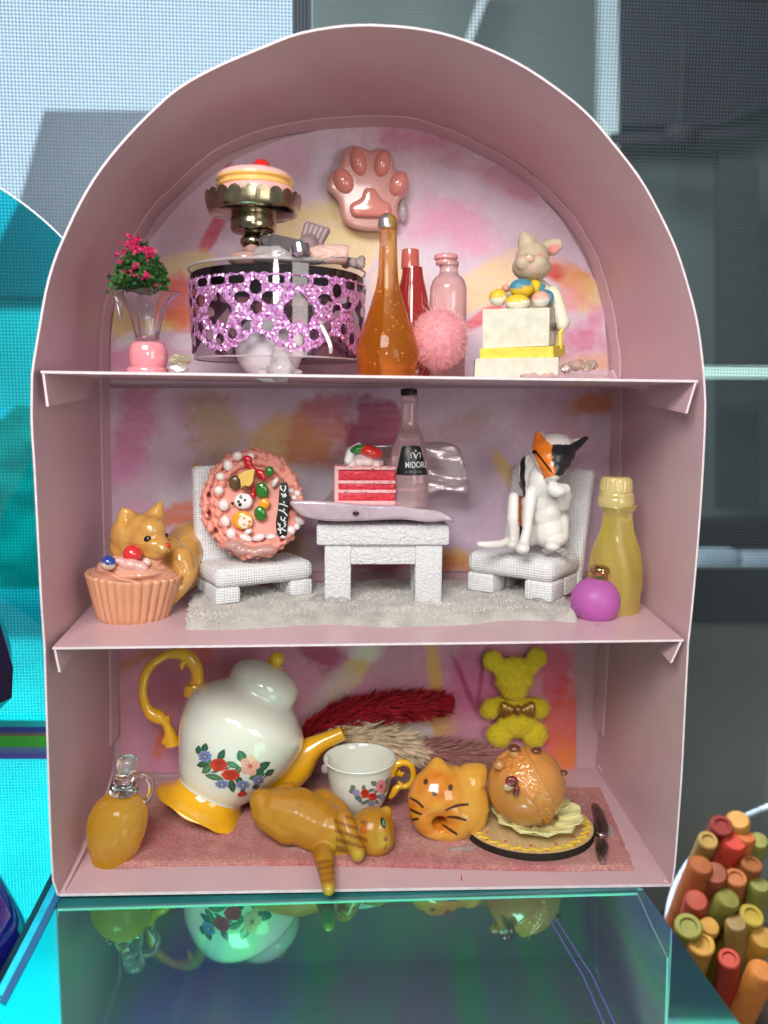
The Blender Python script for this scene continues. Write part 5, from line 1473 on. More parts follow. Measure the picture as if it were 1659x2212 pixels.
D_ = Decal(g_, .012); BK = np.array([.008, .008, .01])
for x, q, r_ in ((662, 842, 4.1), (712, 882, 3.1), (645, 945, 4.0), (625, 905, 3.2)): D_.blob(X5(x), Y5(q), r_, r_ * .85, BK, -30)
D_.done('face_dots', M_ink, rc, kind='stuff')
mk('choco_dot', ell(C5(540, 930, .12), np.array([24, 22, 22]) * s5, n=12), mat('dot_black', (.012, .012, .014), rough=.3, var=(5, .2)), rc)
g2 = ell(C5(680, 1165, .15), np.array([148, 52, 130]) * s5, None, 30)
mk('orange_bear', g2, mat('bear_orange', (.88, .36, .02), rough=.18, coat=.7, var=(4, .06)), rc)
D_ = Decal(g2, .012)
D_.blob(X5(715), Y5(1185), 15.0, 13.6, alb('f0e6d6', .95), 0, n=20)
for x, q, r_ in ((700, 1130, 3.4), (775, 1180, 3.6), (700, 1218, 2.6), (765, 1240, 3.8)): D_.blob(X5(x), Y5(q), r_, r_ * .85, alb('e0981c'), lift=.022)
D_.done('face_print', M_ink, rc, kind='stuff')
plq = [(X5(a_), Y5(b_)) for a_, b_ in curve2([(1200, 660), (1245, 628), (1300, 650), (1312, 760), (1322, 900), (1310, 1100), (1296, 1340), (1270, 1390), (1215, 1395), (1160, 1360), (1140, 1200), (1170, 1000), (1185, 800)], 3)]
gq = puff(plq, yc + .12 + .75 * LN, .40, 2.5)
mk('chocolate_plaque', gq, mat('plaque_black', (.012, .016, .017), rough=.35, coat=.3, var=(5, .3)), rc)
D_ = Decal(gq, .008); Wc = alb('e6e6e2', .95)
for st in ([(1215, 680), (1205, 720), (1235, 750)], [(1270, 680), (1275, 720), (1250, 770)], [(1215, 790), (1235, 815), (1280, 840)], [(1280, 795), (1250, 810), (1240, 850)], [(1240, 820), (1290, 820)],
           [(1245, 900), (1262, 925)], [(1185, 935), (1240, 945), (1305, 975)], [(1245, 1000), (1265, 1030)], [(1180, 1020), (1240, 1040), (1300, 1100)], [(1215, 1110), (1215, 1150), (1250, 1170)], [(1275, 1120), (1250, 1165), (1280, 1185)],
           [(1170, 1200), (1200, 1260), (1205, 1350)], [(1160, 1290), (1240, 1270)], [(1200, 1215), (1190, 1310)], [(1250, 1200), (1275, 1220), (1255, 1260)], [(1210, 1280), (1280, 1310)]):
    D_.stroke([(X5(a_), Y5(b_)) for a_, b_ in st], 2.6, Wc)
D_.done('icing_writing', M_ink, rc, kind='stuff')
solo('glue_blob', remesh(join(*[ell(C5(x, q, .05), (.3, .22, .12), n=12) for x, q in ((700, 1570), (860, 1590), (560, 1500), (1000, 1560))]), .03, 4), mat('glue_coral', (.85, .55, .48), rough=.1, trans=.5, coat=.6, var=(3, .1)), 'clear pinkish glue under the round pink cake on the chair seat', 'glue')

# tan cat behind the cupcake
X8 = lambda x: 152.6 + x / 6.098
Y8 = lambda q: 1061.7 + q / 6.098
yk2 = 2.5
s8 = sc(P(330, 1200, yk2)) / 6.098
def K(x, q, d=0.0): return P(X8(x), Y8(q), yk2 + d * s8)
tc_ = thing('tan_cat', 'glossy tan cat figurine with black eyes peeking from behind the cupcake', 'figurine', on(380, 1302, SH2))
E_ = lambda x, q, d, r, rt=None: ell(K(x, q, d), np.array(r if not np.isscalar(r) else [r] * 3) * s8, rt, 16)
pr = [E_(850, 580, 100, (330, 300, 320)), E_(700, 720, 120, (190, 220, 190)), E_(1010, 640, -80, (240, 230, 210)), E_(1120, 700, -190, (185, 170, 135)), E_(1070, 500, -110, (190, 190, 175)), E_(960, 460, -20, (200, 200, 170)), E_(1220, 755, -260, (95, 100, 82)), E_(1100, 810, -180, (180, 140, 90)), E_(900, 780, -30, (240, 200, 140)),
      chain([K(740, 470, 40), K(700, 330, 60), K(690, 240, 70)], [115 * s8, 75 * s8, 34 * s8], .15), chain([K(640, 480, 70), K(650, 330, 70), K(690, 235, 70), K(770, 260, 60), K(870, 370, 40)], [44 * s8, 42 * s8, 36 * s8, 42 * s8, 50 * s8], .15), chain([K(1080, 390, 60), K(1140, 270, 70), K(1195, 140, 80)], [140 * s8, 95 * s8, 30 * s8], .12), chain([K(990, 330, 60), K(1100, 230, 70), K(1190, 135, 80)], [60 * s8, 45 * s8, 24 * s8], .15), chain([K(1190, 340, 80), K(1200, 140, 80)], [60 * s8, 24 * s8], .15),
      chain([K(1330, 930, 330), K(1450, 830, 600), K(1560, 700, 950), K(1640, 650, 1200)], [v * s8 for v in (250, 310, 340, 350)], .12), E_(1480, 1000, 560, (260, 280, 360)), E_(1250, 820, 330, (260, 260, 280)), E_(1350, 960, 300, (260, 240, 330)), chain([K(1450, 900, 180), K(1520, 1080, 120), K(1440, 1270, 40), K(1330, 1420, 0)], [190 * s8, 150 * s8, 115 * s8, 85 * s8]), E_(1310, 1440, -30, (90, 80, 60)), chain([K(1700, 600, 1200), K(1720, 200, 1250), K(1690, -150, 1250), K(1650, -330, 1250)], [90 * s8, 75 * s8, 70 * s8, 60 * s8])]
g_ = remesh(join(*pr), .036, 10)
V_ = g_[0]
for vi in range(len(V_)):   # fur grooves and hollow ears
    p = V_[vi]
    q = Vector((p[0] * 2.2, p[1] * 2.2, p[2] * 7))
    V_[vi] = p + np.array([0, -1, 0]) * .018 * noise.noise(q)
ear_c = K(735, 420, -30)
dv = V_ - ear_c
ear_c = K(735, 400, -30); dv = V_ - ear_c
m_ = (np.abs(dv[:, 0]) < 75 * s8) & (np.abs(dv[:, 2]) < 110 * s8) & (dv[:, 1] < .3)
w_ = np.exp(-((dv[:, 0] / (42 * s8)) ** 2 + (dv[:, 2] / (68 * s8)) ** 2))
V_[:, 1] += np.where(dv[:, 1] < .12, w_ * .13, 0)
mk('body', (V_, g_[1]), mat('tan_gloss', (.60, .31, .075), rough=.2, coat=.8, sss=.1, var=(1.6, .1), bump=('noise', 5, .3, .05), stretch=(1, 1, 2)), tc_)
D_ = Decal((V_, g_[1]), .012)
D_.stroke([(X8(1270), Y8(770)), (X8(1260), Y8(815)), (X8(1180), Y8(860))], 1.0, alb('9a6420'))
for nm_, x, q, rx, rz, rt, hx in (('eye', 1012, 625, 8.6, 7.4, -20, None), ('eye', 1256, 585, 4.6, 8.4, 16, None), ('nose', 1285, 712, 6.6, 6.8, 0, 'd23a30')):
    h_ = D_.hit(X8(x), Y8(q), -.02)
    if h_ is not None: mk(nm_, ell(h_, (rx * s8 * 6.098, .07, rz * s8 * 6.098), rotm('Y', rt), 18), mat('eye_black', (.006, .006, .007), rough=.12, coat=.6, var=(5, .2)) if hx is None else mat('nose_red', (.62, .03, .03), rough=.3, var=(5, .1)), tc_)
D_.done('mouth_line', mat('paint_gloss', rough=.1, attr=True, coat=1.0), tc_, kind='stuff')

# cupcake
ycu = on(270, 1357, SH2)[1] + .95
cu = thing('cupcake', 'peach cupcake with a red cherry and blue pearl in the left corner', 'cupcake', on(270, 1357, SH2))
c0 = on(268, 1354, SH2); c0[1] = ycu; c0[2] = zat(SH2, c0[0])
s = sc(P(270, 1300, ycu))
ax = np.array([.055, 0, 1.0])
NF = 30
def flute(t, i): return 1 + .030 * (abs(math.cos(NF * t / 2)) ** .8 - .5) * 2 * (1 if 1 <= i <= 9 else .3)
cupp = [(72, 0), (74, 2), (78, 18), (83, 36), (88, 55), (92, 72), (97, 90), (99, 97), (97, 99), (92, 96), (86, 86), (20, 84)]
mk('paper_case', lathe([(r_ * s, h_ * s) for r_, h_ in cupp], c0, 240, axis=ax, fn=flute), mat('case_peach', (.70, .35, .20), rough=.3, coat=.3, sss=.15, var=(2.5, .08)), cu, angle=60)
fr = smooth_prof([(88, 86), (86, 95), (78, 102), (80, 107), (72, 115), (62, 119), (60, 124), (46, 130), (30, 134), (0, 136)], 4)
gf = lathe([(r_ * s, h_ * s) for r_, h_ in fr], c0, 110, axis=ax, fn=lambda t, i: (1 + .05 * math.sin(5 * t + i * .55), .06 * math.sin(4 * t + i * .35)))
Vf = gf[0]
for k in range(len(Vf)):
    Vf[k] += np.array([0, 0, 1]) * .05 * noise.noise(Vector(Vf[k] * 3.0)) + np.array([0, -1, 0]) * .03 * noise.noise(Vector(Vf[k] * [2, 2, 8]))
mk('frosting', gf, mat('frosting_peach', (.74, .36, .24), rough=.16, coat=1.0, sss=.12, var=(2, .12), bump=('noise', 5, .25, .05), stretch=(1, 1, 3)), cu)
K9 = lambda x, q, d: P(X8(x), Y8(q), ycu + d)
g_ = ell(K9(500, 940, -.72), 15.5 * s, n=24)
C_ = np.tile(alb('e9d2c0', .95), (len(g_[0]), 1)); C_[(g_[0][:, 2] - K9(500, 930, -.72)[2] + .25 * (g_[0][:, 0] - K9(520, 900, 0)[0])) > .02] = alb('2448a0', .9)
mk('blue_pearl', g_, mat('pearl_paint', rough=.12, attr=True, coat=1.0, var=(9, .15)), cu, colors=C_)
mk('cherry', ell(K9(815, 825, -.45), 20 * s, n=26), mat('cherry_red2', (.72, .03, .035), rough=.12, coat=1.0, var=(7, .12)), cu)
mk('pearl', ell(K9(1000, 935, -.5), 9.5 * s, n=16), mat('pearl_peach', (.84, .62, .55), rough=.1, coat=1.0, film=350, var=(5, .05)), cu)
mk('cream_lump', remesh(join(*[ell(K9(x, q, -.62), np.array(r_) * s, n=12) for x, q, r_ in ((780, 960, (22, 16, 13)), (920, 990, (16, 14, 13)), (720, 1050, (12, 10, 12)), (960, 1020, (12, 12, 14)), (640, 910, (14, 12, 9)))]), .03, 2), mat('frosting_pink', (.76, .42, .38), rough=.2, coat=.9, var=(4, .12), bump=('noise', 9, .5, .05)), cu)
solo('glue_blob', remesh(join(*[ell(on(x, q, SH2, .0), (.16, .16, .035), n=10) for x, q in ((350, 1335), (362, 1325), (356, 1345))]), .02, 4), M_glue, 'clear glue film at the right of the cupcake base', 'glue')

# calico cat
X6 = lambda x: 1088.2 + x / 7.408
Y6 = lambda q: 915.7 + q / 7.408
yq = c2[1] + .55
s6 = sc(P(1170, 1080, yq)) / 7.408
def Q(x, q, d=0.0): return P(X6(x), Y6(q), yq + d * s6)
E_ = lambda x, q, d, r, rt=None: ell(Q(x, q, d), np.array(r if not np.isscalar(r) else [r] * 3) * s6, rt, 16)
S_ = lambda pts, r: chain([Q(*p) for p in pts], [v * s6 for v in r])
cc = thing('calico_cat', 'white cat figurine with orange and black face patches licking its paw on the right chair', 'figurine', Q(600, 2000, 200))
head = [E_(790, 440, -60, (365, 310, 295)), E_(785, 570, -200, (300, 240, 250)), E_(800, 700, -300, (190, 170, 170)), E_(790, 800, -360, (125, 120, 110)), E_(830, 290, 20, (260, 260, 160)),
        S_([(600, 360, -60), (545, 240, -60), (540, 140, -50)], [120, 75, 40]), S_([(660, 260, 0), (580, 140, -20)], [70, 34]), S_([(1000, 420, -20), (1180, 320, 0), (1330, 225, 0)], [140, 80, 34]), S_([(1050, 330, 30), (1320, 215, 0)], [80, 26])]
bodyp = [S_([(560, 700, 250), (520, 900, 200), (600, 1200, 150)], [230, 270, 270]), E_(560, 1000, 180, (280, 260, 330)), E_(620, 920, 0, (240, 220, 300)), E_(640, 1100, 20, (180, 170, 170)), E_(660, 1400, 180, (300, 280, 320)), E_(720, 1700, 180, (300, 300, 300)), E_(400, 800, 330, (190, 200, 330)),
         S_([(430, 1120, -60), (400, 1400, -160), (370, 1700, -230), (320, 1920, -300)], [120, 92, 78, 88]), E_(300, 1990, -340, (120, 130, 95)),
         S_([(160, 1180, 60), (150, 1500, 0), (170, 1850, 0)], [95, 110, 85]), E_(140, 1930, -60, (105, 120, 80)), S_([(180, 1200, 100), (320, 1400, 300), (420, 1750, 300)], [90, 180, 220]),
         S_([(900, 1200, 50), (960, 1270, -60), (980, 1130, -220), (900, 1060, -320)], [190, 130, 120, 120]), E_(860, 1070, -370, (150, 120, 110)), E_(980, 1050, -320, (95, 100, 100)), E_(760, 1030, -360, (75, 80, 80)),
         S_([(930, 1500, 150), (900, 1800, 60), (800, 1920, -80)], [120, 150, 110]), E_(780, 1960, -160, (130, 130, 80)), S_([(700, 700, 60), (640, 820, 60)], [170, 200]), E_(760, 880, -280, (95, 100, 80))]
g_ = remesh(join(*(head + bodyp)), .034, 5)
V_ = g_[0]
V_[:, 1] -= .012 * np.array([noise.noise(Vector((p[0] * 3, p[1] * 3, p[2] * 6))) for p in V_])
# colour patches of the cat's painted coat, chosen by position on the figure
O0 = Q(0, 0, 0); 
qq = (V_ - CAM) @ ROT
pxx = (PW / 2 + F_PX * qq[:, 0] / qq[:, 1] - 1088.2) * 7.408; pyy = (PH / 2 - F_PX * qq[:, 2] / qq[:, 1] - 915.7) * 7.408
dep = (V_[:, 1] - yq) / s6
Wt = np.array(alb('e4e0da', .98)); C_ = np.tile(Wt, (len(V_), 1))
nzv = np.array([noise.noise(Vector(p * 6)) for p in V_]) * 40
headm = (pyy < 850 + nzv) & (dep < 150) & (pyy > 0)
front = dep < -20 + nzv
orange = np.array(alb('e87a1e', .95)); black = np.array([.012, .013, .014])
split = 740 + (pyy - 320) * .18 + nzv
ob = headm & (pxx < split) & (pyy > 110) & ((pxx - 690) < (pyy - 260) * 0.9 + nzv * .5) & (pxx > 450 + (pyy - 420) * .42 * (pyy > 420)) & (dep < 60)
bb = headm & (pxx >= split) & (pyy > 330 - (pxx - 1050) * .55 * (pxx > 1050) + nzv * .4) & (dep < 90) & (pyy < 880)
C_[ob] = orange; C_[bb] = black
st_ = (pxx < 345 + nzv * .3) & (pxx > 262 - nzv * .3) & (pyy > 500) & (pyy < 1180) & (dep < 420); C_[st_] = black
st2 = (np.abs(pxx - 262) < 30 + nzv * .3) & (pyy > 930) & (pyy < 1640); C_[st2 & ~st_] = np.array(alb('c77230', .8))
st3 = (np.abs(pxx - 280) < 28) & (pyy > 1640) & (pyy < 1850) & (dep > -60); C_[st3] = black
mk('body', g_, mat('calico_paint', rough=.28, attr=True, coat=.4, var=(3, .05), bump=('noise', 8, .2, .03)), cc, colors=C_)
D_ = Decal(g_, .012)
D_.blob(X6(497), Y6(448), 5.6, 4.4, BK, 0)
D_.stroke([(X6(500), Y6(440)), (X6(560), Y6(500)), (X6(700), Y6(680)), (X6(760), Y6(760)), (X6(810), Y6(805))], [5, 4.2, 4, 3.2, 1.5], BK)
D_.blob(X6(718), Y6(708), 2.8, 2.4, BK, 40)
D_.done('closed_eye', M_ink, cc, kind='stuff')
mk('tail', remesh(join(chain([Q(-395, 1925, -120), Q(-250, 1935, -130), Q(-60, 1925, -60), Q(120, 1860, 120)], [v * s6 for v in (48, 66, 72, 80)])), .03, 3), mat('calico_white', alb('e4e0da', .98), rough=.28, coat=.4, var=(3, .05)), cc)
solo('glue_blob', remesh(join(*[ell(Q(x, q, d), (.15, .14, .07), n=10) for x, q, d in ((900, 2020, -80), (980, 2060, -60), (700, 2030, 0))]), .025, 4), M_glue, 'clear glue under the paw of the calico cat', 'glue')
solo('glue_blob', ell(on(1168, 1296, SH2, RT), (.22, .25, .12), n=16), M_glue, 'clear glue blob between the front legs of the right chair', 'glue')

# yellow bottle and violet ball bottle
yy_ = on(1325, 1336, SH2)[1] + .55
br = row_at(1325, yy_, SH2)
yb3 = thing('yellow_bottle', 'translucent yellow bottle with a ribbed cap in the right corner', 'bottle', P(1325, br, yy_))
tw = lambda t, i: 1 + (.045 * math.cos(6 * t + i * .12) if 16 < i < 54 else 0)
rows = [(br, 50), (1334, 54), (1325, 54), (1260, 54), (1225, 53.5), (1195, 50), (1170, 43.5), (1145, 36), (1125, 32), (1110, 31), (1098, 35), (1090, 38)]
yg = lathe_px(1325, yy_, rows, 72, 6, fn=tw)
mk('bottle_body', yg, absorb('yellow_liquid', (1.0, .86, .18), .35, .05, milky=.36, body=.6), yb3)
mk('collar', lathe_px(1330, yy_, [(1094, 37), (1088, 39), (1078, 39), (1073, 37.5), (1070, 38), (1064, 37), (1061, 34)], 56, 2), mat('yellow_collar', (.88, .72, .28), rough=.12, trans=.45, coat=.8, var=(2, .08)), yb3)
mk('cap', lathe_px(1330.5, yy_, [(1064, 33), (1058, 34.5), (1040, 33), (1034, 31.5), (1030, 28), (1028.5, 18), (1028, 0)], 120, 3, fn=lambda t, i: 1 + (.04 * (math.cos(20 * t) > 0) - .02 if 2 < i < 9 else 0)), mat('yellow_cap', (.86, .70, .30), rough=.18, trans=.35, coat=.6, var=(3, .08)), yb3, angle=60)
yv = on(1286, 1350, SH2)[1] + .5
vbt = thing('violet_bottle', 'round frosted violet ball bottle with a small gold cap beside the rug', 'bottle', on(1286, 1350, SH2))
c_ = P(1286, 1298, yv)
mk('ball', ell(c_, 52.5 * sc(c_), n=48), mat('violet_frost', (.62, .16, .56), rough=.45, trans=.3, sss=.4, sssr=.3, var=(2.5, .1), bump=('noise', 10, .1, .02)), vbt)
mk('gold_cap', lathe_px(1295, yv, [(1252, 17), (1247, 18), (1240, 18), (1236, 20), (1228, 20.5), (1224, 18), (1221, 12), (1220, 0)], 40, 3), mat('gold_bright', (.52, .36, .14), rough=.12, metal=1.0, var=(4, .25)), vbt)
mk('cap_band', tube([P(1295 + 20 * math.cos(t), 1233, yv) + np.array([0, 20 * sc(c_) * math.sin(t), 0]) for t in np.linspace(0, 6.28, 30)[:-1]], .03, 8, True), _mats['gold_bright'], vbt)
solo('glue_blob', remesh(join(*[ell(on(x, q, SH2, .01), (.13, .12, .03), n=10) for x, q in ((1262, 1350), (1290, 1353), (1318, 1349), (1325, 1345), (1305, 1352))]), .02, 4), M_glue, 'clear glue film under the violet ball bottle', 'glue')
# ================================================================== BOTTOM SHELF
MT = .09
# cloth mat
mf = [(250, 1878), (420, 1874), (640, 1873), (820, 1876), (1000, 1880), (1180, 1884), (1371, 1882)]
mb_ = [(330, 1702), (500, 1702), (650, 1702), (800, 1703), (1000, 1706), (1150, 1708), (1300, 1709)]
pf, pb2 = smooth_prof(mf, 6), smooth_prof(mb_, 6)
nx_, ny_ = 140, 60
rv, rf = [], []
for j in range(ny_ + 1):
    v = j / ny_
    for i in range(nx_ + 1):
        u = i / nx_
        f_ = [np.interp(u, np.linspace(0, 1, len(pf)), pf[:, c]) for c in (0, 1)]; b_ = [np.interp(u, np.linspace(0, 1, len(pb2)), pb2[:, c]) for c in (0, 1)]
        A_ = on(f_[0], f_[1], FLOOR, .0); B_ = on(b_[0], b_[1], FLOOR, .0)
        p = A_ + (B_ - A_) * v
        e_ = min(1, v / .03) * min(1, u / .01 + .2) * min(1, (1 - u) / .01 + .2)
        p[2] += .012 + MT * math.sqrt(max(e_, 0)) + .02 * noise.noise(Vector((p[0] * .8, p[1] * .8, 2)))
        if u > .96: p[0] += .05 * noise.noise(Vector((p[1] * 4, 0, 5)))
        rv.append(p)
for j in range(ny_):
    for i in range(nx_):
        k = j * (nx_ + 1) + i; rf.append([k, k + 1, k + nx_ + 2, k + nx_ + 1])
mtg = (np.array(rv), rf)
Cc = []
for p in rv:
    n_ = noise.noise(Vector((p[0] * .7, p[1] * .9, 1))) + .5 * noise.noise(Vector((p[0] * 3, p[1] * 3, 4)))
    Cc.append(np.array((.66, .19, .19)) * (1 - np.clip(.5 + n_, 0, 1)) + np.array((.80, .37, .32)) * np.clip(.5 + n_, 0, 1))
cm = thing('cloth_mat', 'woven coral pink cloth mat covering the floor of the lowest compartment', 'mat', on(820, 1880, FLOOR))
mk('cloth', mtg, mat('coral_weave', rough=.9, attr=True, sheen=.2, var=(16, .35), bump=('weave', 10, .8, .05)), cm, angle=180, colors=np.array(Cc))
fe = [rv[i] + np.array([rng.uniform(-.03, .03), 0, rng.uniform(-.02, .02)]) for i in list(range(nx_ + 1)) * 2] + [rv[j * (nx_ + 1) + nx_] for j in range(ny_ + 1)] * 2
mk('frayed_thread', fibres(np.array(fe), nrng.normal(0, .6, (len(fe), 3)) + [0.2, -.8, .0], .06, .004, .3), mat('coral_thread', (.74, .40, .37), rough=.8, var=(5, .1)), cm, angle=None, kind='stuff')
def onm(px, py, up=0.0): return on(px, py, FLOOR, MT + up)

# oil jug
yj = on(255, 1868, FLOOR)[1] + .3
b0 = row_at(255, yj, FLOOR)
jg = thing('oil_jug', 'small clear glass jug of golden oil with a stopper in the left corner', 'jug', P(256, b0, yj))
out = [(b0, 30), (b0 - 2, 36), (1855, 44), (1838, 50), (1815, 57.5), (1790, 62), (1768, 62.5), (1750, 58), (1735, 50), (1724, 39), (1717, 29), (1716, 2)]
jf = lambda t, i: 1.0
tilt = 9
def lt(rows, seg=56, sub=4, x0=257.5):
    g = lathe_px(x0, yj, rows, seg, sub)
    V = g[0]; z0 = P(x0, 1770, yj)[2]; s_ = sc(P(x0, 1770, yj))
    V[:, 0] += (V[:, 2] - z0) * .13
    return g
mk('oil_body', lt(out), absorb('oil_glass', (1.0, .60, .015), .30, .03, milky=.40, body=.65), jg)
mk('neck', lt([(1713, 27), (1709, 30), (1700, 30), (1692, 28.5), (1688, 26), (1684, 22), (1677, 20.5), (1670, 21), (1666, 19)], 48, 3, 259), M_clear, jg)
mk('stopper', lt([(1668, 16), (1664, 19), (1658, 21), (1650, 23), (1642, 22), (1636, 16), (1633, 0)], 40, 4, 259), mat('stopper_glass', (.90, .94, .94), rough=.04, trans=.9, coat=.5), jg)
hp_ = [(281, 1690), (291, 1679), (306, 1674), (322, 1680), (329, 1697), (325, 1717), (314, 1732)]
mk('handle', tube([P(a_, b_, yj - .05) for a_, b_ in hp_], [.07, .075, .08, .085, .085, .08, .06], 14, sub=5), M_clear, jg)
bl = []
for _ in range(26): bl.append(ell(P(258 + rng.uniform(-42, 42), rng.uniform(1735, 1800), yj - rng.uniform(.1, .45)), (rng.uniform(.02, .05), .02, .012), n=6))
mk('flake', join(*bl), mat('oil_flake', (.98, .78, .3), rough=.2, trans=.5, var=(5, .1)), jg, kind='stuff')
solo('glue_blob', remesh(join(*[ell(on(x, q, FLOOR, .02), (.16, .12, .035), n=10) for x, q in ((285, 1868), (303, 1862), (312, 1855))]), .02, 4), M_glue, 'clear glue at the right of the oil jug base', 'glue')

# teapot, leaning to the right
bt = onm(455, 1790)
yt2 = bt[1] + .75
o_ = P(440, 1740, yt2); s = sc(o_)
ang = math.radians(26.5); bk = math.radians(13)
axv = np.array([math.sin(ang), math.cos(ang) * math.sin(bk), math.cos(ang) * math.cos(bk)])
tp_ = thing('teapot', 'cream white toy teapot with yellow handle and spout tipping over the teacup', 'teapot', bt)
prof = [(30, 30), (71, 32), (75, 38), (84, 50), (93, 65), (102, 83), (111, 100), (120, 118), (129, 140), (134, 165), (136.5, 188), (135.5, 208), (128, 224), (114, 239), (97, 252), (86, 260), (80, 267), (78.5, 275), (79.5, 286), (77, 298), (71, 309), (61, 318), (47, 326), (30, 332), (12, 335), (0, 336)]
tg = lathe([(a_ * s, b_ * s) for a_, b_ in smooth_prof(prof, 3)], o_, 72, axis=axv)
M_tp = mat('teapot_cream', (.80, .80, .70), rough=.12, coat=1.0, sss=.25, sssr=.25, var=(.8, .03))
M_ty = mat('toy_yellow', (.86, .44, .015), rough=.14, coat=1.0, sss=.12, sssr=.15, var=(1.5, .06))
mk('body', tg, M_tp, tp_)
wv2 = lambda t, i: (1 + (.02 * math.cos(10 * t) if i < 3 else 0), .05 * math.cos(10 * t) if i < 4 else 0)
fp = [(106, -8), (109, -6), (105, 0), (92, 8), (82, 18), (76, 28), (73, 38), (70, 38)]
mk('foot', lathe([(a_ * s, b_ * s) for a_, b_ in smooth_prof(fp, 3)], o_, 90, axis=axv, fn=lambda t, i: (1 + .018 * math.cos(9 * t) * max(0, 1 - i / 10), .04 * math.cos(9 * t) * max(0, 1 - i / 9))), M_ty, tp_, angle=70)
def TP(px, py, d=0.0): return P(px, py, yt2 + .45 + d)
kn = o_ + axv * 335 * s
mk('knob', join(lathe([(22 * s, -6 * s), (20 * s, 1 * s), (9 * s, 7 * s), (7 * s, 12 * s)], kn, 30, axis=axv), ell(TP(597, 1424, .25), 17 * sc(TP(597, 1424)), n=24)), mat('toy_yellow_knob', (.86, .52, .02), rough=.14, coat=1.0, var=(2, .05)), tp_)
hpx = [((230 + x * .5545) / 1.507, (2080 + q * .5545) / 1.507) for x, q in ((735, 290), (745, 225), (735, 165), (690, 105), (640, 85), (570, 90), (500, 130), (450, 185), (425, 260), (425, 330), (445, 400), (480, 440), (520, 460), (560, 500), (585, 560), (600, 620))]
mk('handle', tube([TP(a_, b_, .1) for a_, b_ in hpx], np.array([20, 14, 14, 15, 13, 10, 10, 10.5, 10.5, 10, 11, 15, 15, 9, 13, 17]) * s, 18, sub=5), M_ty, tp_)
mk('handle_boss', lathe([(26 * s, 0), (24 * s, 12 * s), (20 * s, 22 * s)], TP(422, 1497, .05), 28, axis=(-.15, 0, 1)), M_ty, tp_)
for pts_, rr_ in (([(417, 1411), (406, 1422), (394, 1434), (392, 1446)], (9, 11, 8, 3)), ([(409, 1414), (406, 1405)], (9, 4)), ([(352, 1555), (364, 1550), (365, 1563)], (8, 7, 3)), ([(368, 1590), (360, 1605), (362, 1614)], (14, 12, 4))):
    mk('handle_spur', tube([TP(a_, b_, .1) for a_, b_ in pts_], np.array(rr_) * s, 12), M_ty, tp_)
sp = [(560, 1700), (600, 1678), (640, 1650), (668, 1622), (695, 1604), (722, 1592), (742, 1583)]
spr = [52, 50, 42, 30, 20.5, 17, 16]
sv2, sf2 = tube([TP(a_, b_, .15) for a_, b_ in sp], np.array(spr) * s, 28, sub=5)
mk('spout', (sv2, sf2), M_ty, tp_)
mk('spout_hole', ell(TP(743, 1582.5, .15), np.array([5, 11, 12]) * s, rotm('Y', 25), 18), mat('spout_dark', (.35, .16, .01), rough=.3, var=(4, .1)), tp_)
D_ = Decal(tg, .006)
XT = lambda x: (620 + x / 4.366) / 1.507
YT = lambda q: (2400 + q / 4.366) / 1.507
GN, GD, BL, BD, RD, RK, PK_, PD = [alb(h, .95) for h in ('4a7a58', '2f5a44', '7f8cc0', '5f6ca8', 'd8402c', 'a82418', 'eeb09c', 'd88478')]
for x, q, L_, w_, r_, c_ in ((190, 380, 16, 8, -12, GD), (250, 350, 14, 6, 8, GN), (235, 455, 14, 8, -38, GN), (440, 255, 15, 8, -62, GD), (600, 390, 17, 7, 18, GN), (340, 565, 21, 7, 12, GN), (730, 280, 16, 11, 66, GN), (1035, 410, 18, 9, -30, GD), (970, 490, 17, 10, -40, GD), (950, 550, 20, 7, -18, GN), (590, 690, 15, 9, 78, GD), (680, 465, 11, 7, -25, GN), (690, 610, 12, 8, 40, GD), (1125, 500, 12, 7, -35, GD), (1075, 545, 10, 1.6, -50, GD), (205, 150, 11, 8, -75, GD), (115, 180, 10, 7, -85, GD), (740, 765, 10, 5, -60, GD), (930, 700, 9, 6, -20, GD), (345, 490, 10, 2, -8, GD), (520, 440, 8, 2, -20, GD)):
    D_.leaf(XT(x), YT(q), L_, w_, r_, c_)
    D_.leaf(XT(x), YT(q), L_ * .75, w_ * .18, r_, tuple(np.array(c_) * 1.7), lift=.008)
for x, q, rx, ry in ((210, 270, 14, 12), (450, 665, 15, 9), (745, 672, 14, 9), (965, 608, 12, 10)):
    D_.blob(XT(x), YT(q), rx, ry, BL, 0, lift=.009, n=36, wob=.12, petals=9)
    D_.blob(XT(x), YT(q), rx * .55, ry * .5, BD, 0, lift=.012, n=28, wob=.25, petals=7)
    D_.blob(XT(x), YT(q), 2.4, 2.2, alb('d8c85a'), lift=.015)
def rose(x, q, rx, ry, c1_, c2_):
    for k in range(6):
        t = k * 1.047
        D_.blob(x + rx * .48 * math.cos(t), q + ry * .48 * math.sin(t), rx * .58, ry * .55, tuple(np.array(c1_) * (1 + .12 * math.sin(k * 2.2))), lift=.010 + .0006 * k)
    for rr in (.72, .45, .22):
        D_.stroke([(x + rx * rr * math.cos(t), q + ry * rr * .8 * math.sin(t) - ry * .08) for t in np.linspace(.5 + rr * 4, 5.4 + rr * 4, 9)], 1.5, c2_, lift=.017, sub=3)
rose(XT(405), YT(390), 18, 14, RD, RK); rose(XT(570), YT(530), 19, 12, RD, RK)
D_.blob(XT(735), YT(805), 11, 5.5, RD, -12, lift=.010); D_.stroke([(XT(680), YT(818)), (XT(740), YT(800)), (XT(790), YT(795))], 1.2, RK, lift=.013)
